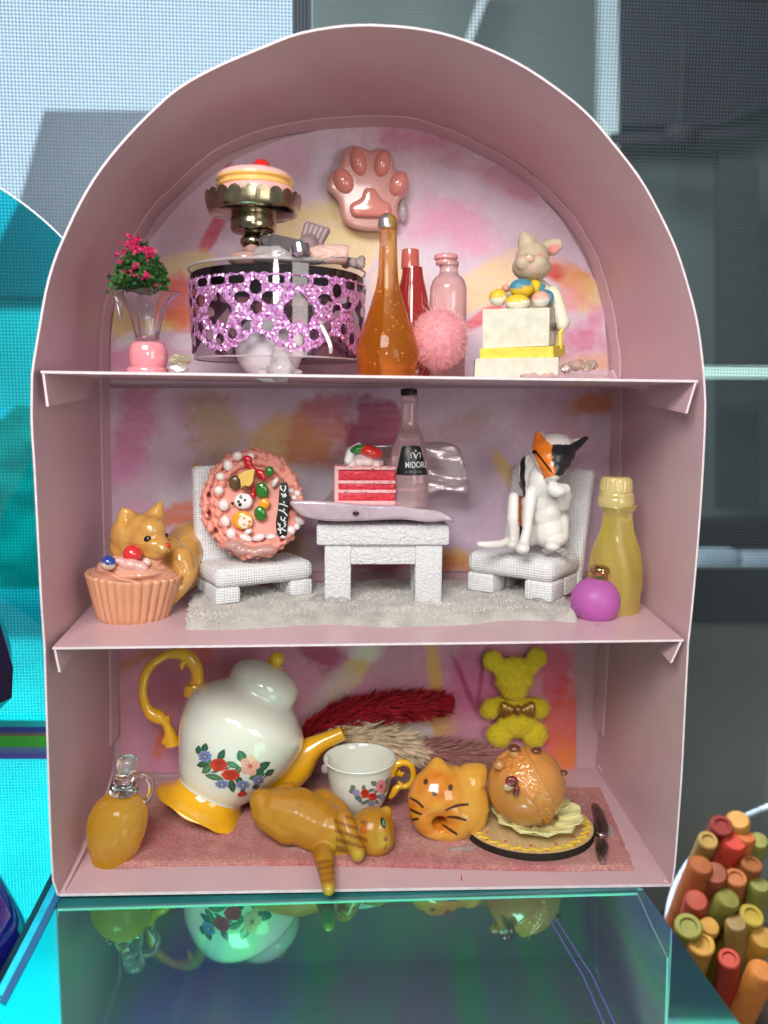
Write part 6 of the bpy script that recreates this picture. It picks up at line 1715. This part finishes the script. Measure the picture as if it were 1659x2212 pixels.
for k in range(5):
    t = -1.35 + k * 1.2566
    D_.blob(XT(845) + 11.5 * math.cos(t), YT(400) + 12.5 * math.sin(t), 10.5, 9.5, PK_ if k else alb('f0c8a8'), math.degrees(t), lift=.012 + .0006 * k, n=20, wob=.06, petals=5)
D_.blob(XT(845), YT(405), 6, 6, PD, lift=.017, n=24, wob=.3, petals=6); D_.blob(XT(845), YT(405), 2, 2, RK, lift=.02)
D_.done('floral_print', M_print, tp_, kind='stuff')

# teacup
cb = onm(777, 1775)
ycup = cb[1] + .35
cb0 = proj((P(777, 1700, ycup)[0], ycup, zat(FLOOR, cb[0]) + MT))[1]
tcup = thing('teacup', 'cream toy teacup with rose print and a curly yellow handle', 'teacup', P(777, cb0, ycup))
s = sc(P(777, 1690, ycup))
zc = P(777, cb0, ycup)[2]; zr = P(777, 1637, ycup)[2]; H_ = zr - zc
cp_ = [(26, 0), (30, .02), (33, .06), (44, .16), (55, .30), (63, .46), (68, .64), (71, .82), (74, .93), (77, .98), (78, 1.0), (76, 1.015), (73, 1.0), (69, .93), (66, .8), (60, .5), (48, .27), (30, .14), (0, .12)]
cg = lathe([(a_ * s, b_ * H_) for a_, b_ in smooth_prof(cp_, 3)], (P(777, 1700, ycup)[0], ycup, zc), 64)
mk('cup', cg, M_tp, tcup)
hx_ = [(846, 1668), (853, 1654), (864, 1648), (878, 1648), (889, 1657), (893, 1672), (890, 1688), (878, 1698), (864, 1699), (856, 1704), (849, 1715), (842, 1724)]
mk('handle', tube([P(a_, b_, ycup - .1) for a_, b_ in hx_], np.array([9, 9, 8, 7, 6.5, 6.5, 6.5, 6.5, 6.5, 8, 7, 3.5]) * s, 16, sub=5), M_ty, tcup)
for pts_, rr_ in (([(858, 1668), (868, 1674), (872, 1668)], (8, 5, 3)), ([(866, 1694), (860, 1688)], (5, 2.5)), ([(850, 1652), (846, 1664), (847, 1676)], (7, 9, 7))):
    mk('handle_curl', tube([P(a_, b_, ycup - .1) for a_, b_ in pts_], np.array(rr_) * s, 10), M_ty, tcup)
D_ = Decal(cg, .006)
XU = lambda x: (1130 + x / 6.9125) / 1.507
YU = lambda q: (2480 + q / 6.9125) / 1.507
for x, q, L_, w_, r_ in ((610, 490, 9, 6, 30), (905, 440, 12, 5, -65), (880, 590, 13, 6, -60), (370, 580, 7, 5, -80), (540, 640, 9, 4, -20), (640, 670, 6, 4, -50), (250, 810, 9, 6, 20), (290, 860, 8, 5, 50), (420, 900, 12, 4, -28), (730, 780, 8, 5, -10), (130, 580, 7, 6, 70), (100, 660, 6, 6, 80), (670, 900, 6, 4, 60)):
    D_.leaf(XU(x), YU(q), L_, w_, r_, alb('6a7f76', .95))
for x, q, rx, ry in ((205, 690, 8, 7.5), (545, 930, 8, 6.5), (790, 790, 6, 8)): D_.blob(XU(x), YU(q), rx, ry, alb('9a98b4', .95), 0, lift=.009, n=28, wob=.12, petals=7)
rose(XU(395), YU(710), 9, 10.5, alb('da4a38'), RK); rose(XU(570), YU(780), 10, 8.5, alb('da4a38'), RK)
for k in range(6):
    t = k * 1.047
    D_.blob(XU(760) + 5.5 * math.cos(t), YU(545) + 9 * math.sin(t), 6, 6, alb('e6909c', .95), 0, lift=.011 + .0005 * k)
D_.blob(XU(755), YU(545), 3.4, 4.4, alb('c8485c'), lift=.017); D_.blob(XU(640), YU(610), 4, 3, alb('e6a0a8'), lift=.012)
D_.done('floral_print', M_print, tcup, kind='stuff')
solo('glue_blob', remesh(join(ell(P(704, 1660, ycup), (.12, .1, .14), n=12), ell(P(706, 1640, ycup), (.1, .1, .1), n=12)), .02, 3), M_glue, 'clear glue drop at the left rim of the teacup', 'glue')

# dried grass plumes
def plume(name, label, pts, rads, M_, n, L, wd, y0, seed, M_core):
    t_ = thing(name, label, 'dried grass', P(*pts[0], y0))
    q = smooth_prof([list(P(a_, b_, y0)) + [r_ * sc(P(a_, b_, y0))] for (a_, b_), r_ in zip(pts, rads)], 8)
    mk('stem', tube(q[:, :3], np.maximum(q[:, 3] * .45, .02), 12), M_core, t_)
    V, F_ = [], []
    d_ = np.gradient(q[:, :3], axis=0); d_ /= np.linalg.norm(d_, axis=1)[:, None]
    lens = np.concatenate([[0], np.cumsum(np.linalg.norm(np.diff(q[:, :3], axis=0), axis=1))])
    for _ in range(n):
        u = rng.random() * lens[-1]
        i = min(np.searchsorted(lens, u), len(q) - 1)
        c_, T_, R2 = q[i, :3], d_[i], max(q[i, 3], .03)
        w_ = np.cross(T_, [rng.gauss(0, 1), rng.gauss(0, 1), rng.gauss(0, 1)]); w_ /= np.linalg.norm(w_)
        k_ = rng.uniform(.15, .72)
        p = c_ + w_ * R2 * k_
        dr_ = T_ * rng.uniform(.7, 1.1) + w_ * rng.uniform(.25, .7); dr_ /= np.linalg.norm(dr_)
        l_ = min(L, R2 * 1.5 + .05) * rng.uniform(.7, 1.2)
        sd = np.cross(dr_, w_ + np.array([rng.gauss(0, .4), rng.gauss(0, .4), rng.gauss(0, .4)])); sd /= np.linalg.norm(sd) + 1e-9
        up_ = np.cross(sd, dr_)
        k0 = len(V)
        V += [p, p + dr_ * l_ * .45 + sd * wd + up_ * wd * .3, p + dr_ * l_, p + dr_ * l_ * .45 - sd * wd + up_ * wd * .3, p + dr_ * l_ * .45 - up_ * wd * .3]
        F_ += [[k0, k0 + 1, k0 + 4], [k0 + 1, k0 + 2, k0 + 4], [k0, k0 + 4, k0 + 3], [k0 + 4, k0 + 2, k0 + 3]]
    mk('bract', (np.array(V), F_), M_, t_, angle=None, kind='stuff')
    return t_


plume('red_plume', 'crimson dried grass plume lying behind the teapot spout', [(640, 1592), (690, 1566), (750, 1542), (820, 1528), (890, 1524), (940, 1521), (972, 1519)], [8, 26, 36, 38, 36, 24, 5], mat('plume_red', (.46, .012, .028), rough=.7, var=(5, .4)), 2600, .42, .035, 5.02, 1, mat('plume_red_core', (.2, .008, .015), rough=.9, var=(6, .3)))
plume('cream_plume', 'cream dried grass plume between the red plume and the teacup', [(676, 1600), (720, 1590), (780, 1589), (840, 1598), (880, 1612), (912, 1628)], [10, 28, 34, 36, 30, 8], mat('plume_cream', (.78, .64, .44), rough=.7, var=(5, .15)), 1500, .52, .045, 4.86, 2, mat('plume_cream_core', (.5, .38, .24), rough=.9, var=(6, .2)))
plume('pink_plume', 'dusty pink dried grass plume behind the cat doughnut', [(890, 1622), (930, 1626), (980, 1632), (1030, 1638), (1075, 1644)], [30, 38, 40, 36, 20], mat('plume_pink', (.56, .27, .24), rough=.8, var=(4, .2)), 3000, .42, .016, 4.98, 3, mat('plume_pink_core', (.36, .16, .15), rough=.9, var=(6, .2)))

# lying orange cat
XL = lambda x: 530.9 + x / 3.572
YL = lambda q: 1426.7 + q / 3.572
lb = onm(800, 1846)
yl = lb[1] + .45
sL = sc(P(700, 1790, yl)) / 3.572
def Lp(x, q, d=0.0): return P(XL(x), YL(q), yl + d * sL)
E_ = lambda x, q, d, r, rt=None: ell(Lp(x, q, d), np.array(r if not np.isscalar(r) else [r] * 3) * sL, rt, 16)
S_ = lambda pts, r: chain([Lp(*p) for p in pts], [v * sL for v in r], .28)
lc = thing('orange_cat', 'ochre cat figurine lying on its side on the mat with a paw over the edge', 'figurine', lb)
body = [S_([(250, 1150, 60), (400, 1190, 40), (540, 1260, 20), (650, 1330, 0)], [165, 205, 215, 190]), S_([(120, 1080, 80), (180, 1180, 40), (330, 1270, 0)], [95, 135, 150]), S_([(140, 1170, 100), (130, 1070, 200), (170, 1040, 300)], [90, 76, 62]), S_([(270, 1020, 330), (340, 975, 380)], [62, 46]),
        S_([(660, 1300, -40), (760, 1330, -100), (830, 1350, -60)], [170, 130, 120]), S_([(640, 1450, -60), (780, 1490, -60), (850, 1440, -40)], [110, 105, 90]), S_([(700, 1180, 100), (600, 1120, 120)], [110, 130]),
        S_([(760, 1220, -170), (800, 1330, -250), (830, 1420, -270), (862, 1480, -280)], [72, 64, 60, 60]), E_(862, 1490, -285, (56, 60, 66)),
        chain([Lp(590, 1440, -60), onm(701, 1862, .24), onm(706, 1892, .19), onm(709, 1912, .17)], [v * sL for v in (92, 72, 58, 52)], .28), ell(onm(710, 1919, .17), np.array((48, 60, 52)) * sL, None, 16),
        E_(980, 1300, -40, (175, 170, 165)), E_(1000, 1380, -80, (150, 150, 120)), E_(1040, 1330, -120, (90, 110, 130)), E_(1055, 1400, -170, (70, 70, 62)), S_([(850, 1330, -30), (930, 1310, -30)], [120, 150]), E_(960, 1440, -60, (120, 120, 60)),
        S_([(1040, 1210, -20), (1095, 1165, -10)], [70, 40]), E_(1085, 1170, -15, (50, 34, 55)), S_([(1080, 1380, 20), (1122, 1372, 20)], [60, 24])]
g_ = remesh(join(*body), .036, 7)
V_ = g_[0]
qq = (V_ - CAM) @ ROT
pxx = (PW / 2 + F_PX * qq[:, 0] / qq[:, 1] - 530.9) * 3.572; pyy = (PH / 2 - F_PX * qq[:, 2] / qq[:, 1] - 1426.7) * 3.572
dep = (V_[:, 1] - yl) / sL
base = np.array([.46, .205, .012]); yel = np.array([.50, .34, .03]); brn = np.array([.20, .055, .012])
C_ = np.tile(base, (len(V_), 1))
nz2 = np.array([noise.noise(Vector(p * 2.5)) for p in V_])
def blend(mask, c): C_[:] = C_ * (1 - mask[:, None]) + c * mask[:, None]
g2d = lambda x, q, rx, ry: np.exp(-(((pxx - x) / rx) ** 2 + ((pyy - q) / ry) ** 2))
blend(np.clip(g2d(720, 1440, 90, 110) * .8, 0, 1), yel); blend(np.clip(g2d(1060, 1400, 70, 70) * .9, 0, 1), yel); blend(g2d(862, 1500, 60, 50) * .9, yel); blend(g2d(636, 1770, 70, 60) * .9, yel)
arm1 = (dep < -120) & (pyy > 1150) & (pyy < 1450) & (pxx > 690) & (pxx < 935)
blend(arm1 * np.clip(np.sin((pyy * .9 - pxx * .3) / 9.5) * 2.0 + nz2, 0, 1) * .75 * (pyy > 1200), brn)
arm2 = (dep < -90) & (pyy > 1540) & (pyy < 1720) & (pxx < 720)
blend(arm2 * np.clip(np.sin((pyy + .2 * pxx) / 8.0) * 2.0 + nz2 * 1.5, .25, 1) * .7, brn)
blend(np.clip(nz2, 0, 1) * .18, brn)
mk('body', g_, mat('ochre_rubber', rough=.42, attr=True, coat=.25, sss=.12, sssr=.2, var=(4, .07), bump=('noise', 12, .12, .03)), lc, colors=C_)
D_ = Decal(g_, .010)
D_.leaf(XL(1060), YL(1256), 13.0, 5.2, 76, BK); D_.leaf(XL(1062), YL(1258), 8.0, 2.6, 76, alb('3f9a70'), lift=.02)
D_.blob(XL(1078), YL(1375), 4.6, 5.2, alb('9a5a48'), 20, lift=.012); D_.stroke([(XL(1090), YL(1390)), (XL(1078), YL(1393)), (XL(1068), YL(1388))], 1.3, BK)
D_.stroke([(XL(1090), YL(1412)), (XL(1075), YL(1440)), (XL(1066), YL(1455))], 1.3, BK)
D_.stroke([(XL(890), YL(1330)), (XL(960), YL(1375)), (XL(1040), YL(1400))], 1.0, alb('c8941c'))
D_.blob(XL(910), YL(1300), 8, 9, alb('b8601c'), 0)
D_.done('face_paint', M_ink, lc, kind='stuff')
solo('glue_blob', remesh(join(*[ell(onm(x, q, .01), (.2, .16, .04), n=10) for x, q in ((640, 1828), (660, 1832), (625, 1822))]), .02, 4), mat('glue_coral2', (.8, .5, .45), rough=.12, trans=.5, coat=.5, var=(3, .1)), 'pinkish clear glue under the belly of the orange cat', 'glue')

# yellow felt bear on the back wall
XB = lambda x: 829.5 + x / 2.632
YB = lambda q: 1360.3 + q / 2.632
yb4 = DB - .32
sB = sc(P(1110, 1500, yb4)) / 2.632
def Bp(x, q, d=0.0): return P(XB(x), YB(q), yb4 + d * sB)
E_ = lambda x, q, d, r, rt=0: ell(Bp(x, q, d), np.array(r) * sB, rotm('Y', rt), 18)
br_ = thing('felt_bear', 'fuzzy yellow felt bear with a gold bow stuck on the lower back wall', 'toy bear', Bp(755, 670))
hg = remesh(join(E_(740, 230, 0, (115, 55, 80)), E_(740, 290, 0, (110, 60, 85)), E_(740, 350, 0, (78, 58, 60)), E_(618, 175, 0, (58, 45, 62)), E_(868, 160, 0, (58, 45, 62)), E_(660, 220, 0, (50, 42, 50), 20), E_(825, 215, 0, (55, 42, 50))), .035, 5)
bgm = remesh(join(E_(755, 540, 0, (120, 58, 80)), E_(755, 450, 0, (95, 55, 70)), E_(655, 600, 0, (75, 55, 78), 10), E_(855, 595, 0, (78, 55, 80), -10)), .035, 5)
ar1 = remesh(join(E_(605, 450, -5, (58, 45, 62), 25), E_(650, 425, 0, (45, 42, 45))), .035, 4); ar2 = remesh(join(E_(885, 448, -5, (58, 45, 62), -25), E_(845, 425, 0, (45, 42, 45))), .035, 4)
Mfl = mat('felt_yellow', (.92, .75, .03), rough=.95, sheen=.3, var=(8, .16), bump=('noise', 18, .8, .06))
Mff = mat('felt_fuzz', (.95, .80, .06), rough=.9, sheen=.3, var=(4, .12))
for nm, g_ in (('head', hg), ('body', bgm), ('arm', ar1), ('arm', ar2)):
    o_b = mk(nm, g_, Mfl, br_)
    pp, nn = surf_points(g_, 1100 if nm != 'arm' else 450)
    mk('fuzz', fibres(pp, nn + nrng.normal(0, .6, nn.shape), .07, .006), Mff, o_b, angle=None, kind='stuff')
bow = thing('gold_bow', 'small gold bow on the chest of the yellow felt bear', 'bow', Bp(760, 500, -70))
for sg in (-1, 1):
    mk('loop', remesh(join(*[E_(760 + sg * x, 455 + dq, -62, (22, 26, r_)) for x, dq, r_ in ((25, 0, 22), (48, 0, 36), (70, -2, 46), (82, 0, 50))]), .025, 3), mat('bow_gold', (.42, .24, .045), rough=.28, metal=.55, coat=.4, var=(5, .15)), bow)
mk('knot', E_(760, 457, -85, (26, 26, 32)), _mats['bow_gold'], bow)

# coaster, petal plate, bun
co = thing('coaster', 'round wooden coaster with a black edge and yellow squiggle border', 'coaster', onm(1150, 1790))
zc_ = zat(FLOOR, onm(1150, 1790)[0]) + MT + .02
A1, A2 = PZ(1013, 1812, zc_ + .17), PZ(1277, 1772, zc_ + .17)
Fm, Bm = PZ(1145, 1846, zc_ + .17), PZ(1150, 1722, zc_ + .17)
cc_ = np.array([(A1[0] + A2[0]) / 2, (Fm[1] + Bm[1]) / 2, zc_]); Rc = (A2[0] - A1[0]) / 2
Ry = (Bm[1] - Fm[1]) / 2
def cpt(r_, t, z): return cc_ + np.array([Rc * r_ * math.cos(t), Ry * r_ * math.sin(t), z])
tt = np.linspace(0, 2 * math.pi, 96, endpoint=False)
V_ = np.array([cpt(1.0, t, 0) for t in tt] + [cpt(1.0, t, .165) for t in tt]); nT = 96
mk('rim', (V_, [[k, (k + 1) % nT, nT + (k + 1) % nT, nT + k] for k in range(nT)] + [list(range(nT))[::-1], list(range(nT, 2 * nT))]), mat('rim_black', (.018, .014, .010), rough=.6, var=(8, .4), bump=('noise', 14, .3, .03)), co, angle=40)
topg = (np.array([cc_ + [0, 0, .172]] + [cpt(.985, t, .172) for t in tt]), [[0, 1 + k, 1 + (k + 1) % nT] for k in range(nT)])
mk('wood_face', topg, mat('wood_pale', (.62, .44, .22), rough=.5, coat=.2, var=(2.5, .16), stretch=(6, 1, 1), bump=('noise', 9, .1, .02)), co, angle=None)
sq = []
nS = 30
for k in range(nS * 8):
    a_ = k / (nS * 8) * 2 * math.pi
    sq.append(cpt(.88 + .06 * math.sin(nS * a_), a_ + .045 * math.sin(2 * nS * a_ + .6), .178))
mk('yellow_squiggle', tube(sq, .028, 5, True), mat('squiggle_yellow', (.80, .55, .02), rough=.5, var=(6, .1)), co, kind='stuff')
dts = []
for k in range(24):
    a_ = k / 24 * 2 * math.pi + .1
    dts.append(lathe([(.04, 0), (.036, .006), (0, .008)], cpt(.745 if k % 2 else .90, a_, .180), 12))
mk('red_dot', join(*dts), mat('dot_red', (.70, .06, .04), rough=.5, var=(6, .1)), co, kind='stuff')
pc_ = np.array([PZ(1157, 1758, zc_ + .4)[0], PZ(1157, 1772, zc_ + .3)[1], zc_ + .2])
pt = thing('petal_plate', 'pale yellow petal shaped plate holding the brown bun on the coaster', 'plate', pc_)
sp_ = sc(pc_)
Mpe = mat('plate_yellow', (.84, .80, .38), rough=.2, coat=.8, sss=.2, sssr=.15, var=(2, .06))
NP = 11
mk('dish', lathe([(10 * sp_, 0), (56 * sp_, 3 * sp_), (68 * sp_, 10 * sp_), (68 * sp_, 13 * sp_), (50 * sp_, 8 * sp_), (10 * sp_, 6 * sp_)], pc_, 60), Mpe, pt)
for k in range(NP):
    t = 2 * math.pi * k / NP + .12
    ct, st = math.cos(t), math.sin(t)
    rd = np.array([ct, st, .24]); rd /= np.linalg.norm(rd); tg_ = np.array([-st, ct, 0]); nr = np.cross(rd, tg_)
    V, F_ = [], []
    for i in range(9):
        u = i / 8
        wdt = 28 * math.sqrt(max(0.0, 1 - (max(0, u - .5) / .5) ** 2.4)) * (.55 + .45 * min(1, u * 2)) + .4
        for j in range(7):
            v = j / 6 * 2 - 1
            V.append(pc_ + np.array([0, 0, 6 * sp_]) + rd * (46 + 56 * u) * sp_ + tg_ * v * wdt * sp_ - nr * (7 * (v * v) - 3 + 0) * -1 * sp_ * .9)
    for i in range(8):
        for j in range(6): F_.append([i * 7 + j, i * 7 + j + 1, (i + 1) * 7 + j + 1, (i + 1) * 7 + j])
    V = np.array(V); n_ = len(V); V2 = V - nr * 3.0 * sp_ * np.sign(nr[2])
    bd = [j for j in range(7)] + [i * 7 + 6 for i in range(1, 9)] + [8 * 7 + j for j in range(5, -1, -1)] + [i * 7 for i in range(7, 0, -1)]
    F2 = F_ + [[q + n_ for q in f][::-1] for f in F_] + [[bd[a_], bd[(a_ + 1) % len(bd)], bd[(a_ + 1) % len(bd)] + n_, bd[a_] + n_] for a_ in range(len(bd))]
    mk('petal', (np.concatenate([V, V2]), F2), Mpe, pt, angle=50)
# bun
yb5 = pc_[1] - .02
cB = P(XB(810), YB(888), yb5)
sb = sc(cB)
bn = thing('bread_bun', 'shiny brown cracked bread bun with dark berries on the petal plate', 'bun', pc_ + [0, 0, .1])
nT2, nP2 = 220, 130
V, F_, C_ = [], [], []
cr_pts = [np.array(P(XB(a_), YB(b_), yb5)) for a_, b_ in ((700, 690), (770, 770), (830, 850), (870, 920), (885, 1000), (880, 1050))]
crk = smooth_prof([[(p[0] - cB[0]) / sb, (p[2] - cB[2]) / sb] for p in cr_pts], 8)
crw = np.interp(np.linspace(0, 1, len(crk)), [0, .25, .5, .75, 1], [30, 20, 15, 17, 3])
for i in range(nP2 + 1):
    ph = math.pi * i / nP2
    for k in range(nT2):
        t = 2 * math.pi * k / nT2
        d = np.array([math.sin(ph) * math.cos(t), math.sin(ph) * math.sin(t), math.cos(ph)])
        wid = 1 + .05 * math.sin(5 * t + 1) * math.sin(ph) * max(0, d[2])
        p = np.array([84 * d[0] * wid, 78 * d[1], (84 if d[2] > 0 else 84) * d[2]])
        if d[2] < -.85: p[2] = -84 * .85 - 4 * (abs(d[2]) - .85)
        c = np.array([.56, .235, .055])
        if d[1] < .25:
            dist = np.linalg.norm(crk - np.array([p[0], p[2]]), axis=1); m_ = int(np.argmin(dist)); q = dist[m_] / crw[m_]
            if q < 1.35:
                if q < 1:
                    v3 = Vector((p[0] * .12, p[1] * .12, p[2] * .12)); vd = noise.voronoi(v3)[0][0]
                    p = p * (1 - .045 - .05 * (1 - q * q)) * (1 + .05 * (vd - .35)); c = np.array([.58, .235, .05]) * (1.0 + .35 * (vd - .3))
                else: p = p * (1 + .035 * (1.35 - q) / .35)
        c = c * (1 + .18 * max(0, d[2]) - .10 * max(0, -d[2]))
        V.append(cB + p * sb + np.array([0, 0, .02 * noise.noise(Vector(d * 3))])); C_.append(c)
for i in range(nP2):
    for k in range(nT2):
        k2 = (k + 1) % nT2; F_.append([i * nT2 + k, (i + 1) * nT2 + k, (i + 1) * nT2 + k2, i * nT2 + k2])
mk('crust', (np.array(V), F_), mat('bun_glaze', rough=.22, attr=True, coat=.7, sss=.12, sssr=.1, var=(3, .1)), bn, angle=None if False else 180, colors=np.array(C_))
Mbr = mat('berry_brown', (.17, .05, .02), rough=.12, coat=1.0, var=(6, .4)); Mbt = mat('bun_knob', (.60, .28, .09), rough=.2, coat=.8, var=(5, .2))
def Bn(x, q, d): return P(XB(x), YB(q), yb5 + d)
for x, q, d, r_, M_ in ((740, 700, -.05, 12, Mbt), (855, 712, -.12, 10, Mbt), (1000, 836, -.22, 10, Mbt), (655, 768, -.3, 11, Mbt)): mk('knob', ell(Bn(x, q, d), r_ * sb, n=18), M_, bn)
for x, q, d, r_ in ((740, 672, -.12, 13), (864, 686, -.18, 11), (1022, 812, -.28, 9)): mk('berry', ell(Bn(x, q, d), (r_ * sb, r_ * sb, r_ * .6 * sb), n=16), Mbr, bn)
mk('berry', ell(Bn(726, 862, -.83), (14 * sb, .08, 12 * sb), n=18), mat('berry_dark', (.20, .01, .015), rough=.08, coat=1.0, var=(9, .6), bump=('noise', 12, .8, .05)), bn)
mk('jam_spot', ell(Bn(752, 918, -.90), (7 * sb, .06, 12 * sb), rotm('Y', 18), 16), _mats['berry_dark'], bn)
mk('glaze_drip', ell(Bn(708, 895, -.84), (12 * sb, .05, 8 * sb), n=16), mat('glaze_clear', (.85, .62, .35), rough=.06, trans=.5, coat=1.0, var=(4, .1)), bn)

# cat doughnut
fb_ = onm(968, 1828)
yd = fb_[1] + .42
XD, YD = XB, YB
cD = P(XD(365), YD(1005), yd); sD = sc(cD)
dn_ = thing('cat_doughnut', 'glazed orange doughnut with cat ears, face dots and brown whiskers', 'doughnut', fb_)
nT2, nR = 160, 60
lean = .30
def dsurf(u, v):
    pass
prd = [ell(cD + np.array([0, .02, 0]), np.array([86, 50, 80]) * sD, None, 40), ell(P(XD(320), YD(1000), yd - .1), np.array([70, 48, 78]) * sD, None, 30), ell(P(XD(450), YD(1010), yd + .1), np.array([60, 44, 72]) * sD, None, 30),
       chain([P(XD(315), YD(860), yd), P(XD(312), YD(800), yd + .05), P(XD(312), YD(785), yd + .05)], [34 * sD, 17 * sD, 11 * sD]), chain([P(XD(500), YD(880), yd + .1), P(XD(560), YD(830), yd + .15), P(XD(568), YD(818), yd + .15)], [36 * sD, 17 * sD, 11 * sD])]
g_ = remesh(join(*prd), .035, 8)
V_ = g_[0]
hc = P(XD(310), YD(1070), yd)
s_h = sD
dx = (V_[:, 0] - hc[0]) / s_h; dz = (V_[:, 2] - hc[2]) / s_h
rr = np.sqrt(dx ** 2 + dz ** 2)
frontm = V_[:, 1] < yd + .1
V_[:, 1] += np.where(frontm, np.exp(-(rr / 13) ** 4) * .75 + np.exp(-(rr / 30) ** 2) * .26, 0)
z0 = fb_[2]
V_[:, 1] += (V_[:, 2] - z0) * lean * .6
qq = (V_ - CAM) @ ROT
pxx = (PW / 2 + F_PX * qq[:, 0] / qq[:, 1] - 829.5) * 2.632; pyy = (PH / 2 - F_PX * qq[:, 2] / qq[:, 1] - 1360.3) * 2.632
r2 = np.sqrt((pxx - 300) ** 2 + ((pyy - 1010) * .95) ** 2)
brown = np.clip(np.exp(-((r2 - 118) / 75) ** 2) * 1.9 * (pyy < 1160) + .35 * np.exp(-(rr / 22) ** 2), 0, 1) * np.clip((400 - pxx) / 130 + .75, 0.1, 1) * frontm
brown *= .75 + .5 * np.array([noise.noise(Vector(p * 4)) for p in V_])
C_ = np.array([.76, .38, .055])[None] * (1 - brown[:, None]) + np.array([.66, .19, .012])[None] * brown[:, None]
mk('dough', g_, mat('doughnut_glaze', rough=.16, attr=True, coat=1.0, sss=.15, sssr=.12, var=(3, .06), bump=('noise', 5, .08, .03)), dn_, colors=C_)
D_ = Decal(g_, .012); BR = np.array([.085, .025, .008])
D_.blob(XD(238), YD(865), 5.0, 6.6, BR, 10); D_.blob(XD(377), YD(897), 5.0, 7.2, BR, 12); D_.blob(XD(288), YD(933), 5.4, 4.8, BR)
for a_, b_, m_ in (((148, 955), (225, 1012), (190, 978)), ((124, 1003), (215, 1050), (170, 1030)), ((130, 1080), (198, 1073), (165, 1079)), ((350, 1025), (480, 992), (410, 1000)), ((355, 1062), (468, 1083), (410, 1066)), ((332, 1108), (417, 1163), (375, 1135))):
    D_.stroke([(XD(a_[0]), YD(a_[1])), (XD(m_[0]), YD(m_[1])), (XD(b_[0]), YD(b_[1]))], [3.2, 6.0, 4.8], BR)
D_.done('face_print', M_ink, dn_, kind='stuff')
solo('glue_blob', remesh(join(*[ell(onm(x, q, .02), (.2, .12, .04), n=10) for x, q in ((985, 1833), (1002, 1832), (1012, 1830))]), .02, 4), M_glue, 'clear glue streak under the doughnut by the coaster edge', 'glue')

# knife
kn_ = thing('butter_knife', 'tiny dark silver knife lying on the mat at the right', 'knife', onm(1295, 1800))
Mk = mat('knife_steel', (.17, .13, .12), rough=.16, metal=.9, coat=.3, var=(2, .2), rvar=(4, .08))
def kpt(x, q, up): return PZ(XB(x), YB(q), zat(FLOOR, 4.5) + MT + up)
def kplate(pts, th, M_, nm):
    o = curve2(pts, 3)
    top_ = np.array([kpt(a_, b_, .10 + th) for a_, b_ in o]); ctr_ = top_.mean(0)
    r1 = ctr_ + (top_ - ctr_) * .72 + [0, 0, .04]; bt_ = top_ - [0, 0, th]
    n_ = len(o)
    V = np.concatenate([bt_, top_, r1])
    F_ = [[k, (k + 1) % n_, n_ + (k + 1) % n_, n_ + k] for k in range(n_)] + [[n_ + k, n_ + (k + 1) % n_, 2 * n_ + (k + 1) % n_, 2 * n_ + k] for k in range(n_)] + [list(range(n_))[::-1], list(range(2 * n_, 3 * n_))]
    return mk(nm, (V, F_), M_, kn_, angle=35)
kplate([(1178, 1000), (1190, 985), (1215, 992), (1250, 1040), (1272, 1100), (1272, 1150), (1250, 1165), (1215, 1160), (1196, 1110), (1188, 1050)], .06, Mk, 'blade')
kplate([(1212, 1185), (1250, 1180), (1272, 1215), (1275, 1245), (1255, 1285), (1228, 1300), (1208, 1265), (1200, 1220)], .08, Mk, 'handle')
mk('bolster', tube([kpt(1208, 1162, .14), kpt(1232, 1168, .16), kpt(1258, 1170, .14)], [.05, .075, .05], 12, sub=3), mat('knife_bright', (.5, .46, .42), rough=.12, metal=1.0, var=(4, .2)), kn_)
mk('pommel', tube([kpt(1232, 1290, .12), kpt(1242, 1305, .14), kpt(1246, 1322, .12)], [.05, .085, .05], 12, sub=3), _mats['knife_bright'], kn_)
solo('glue_blob', remesh(join(*[ell(PZ(XB(x), YB(q), zat(FLOOR, 4.6) + MT + .02), (.1, .18, .04), n=10) for x, q in ((1288, 1130), (1292, 1160))]), .02, 4), M_glue, 'clear glue at the right of the knife blade', 'glue')
solo('red_thread', tube([on(996, 1891, FLOOR, .01), on(997, 1896, FLOOR, .02), on(996, 1902, FLOOR, .01)], .012, 6), mat('thread_red', (.5, .03, .05), rough=.7, var=(5, .1)), 'tiny loose red thread on the bare pink floor below the mat', 'thread')
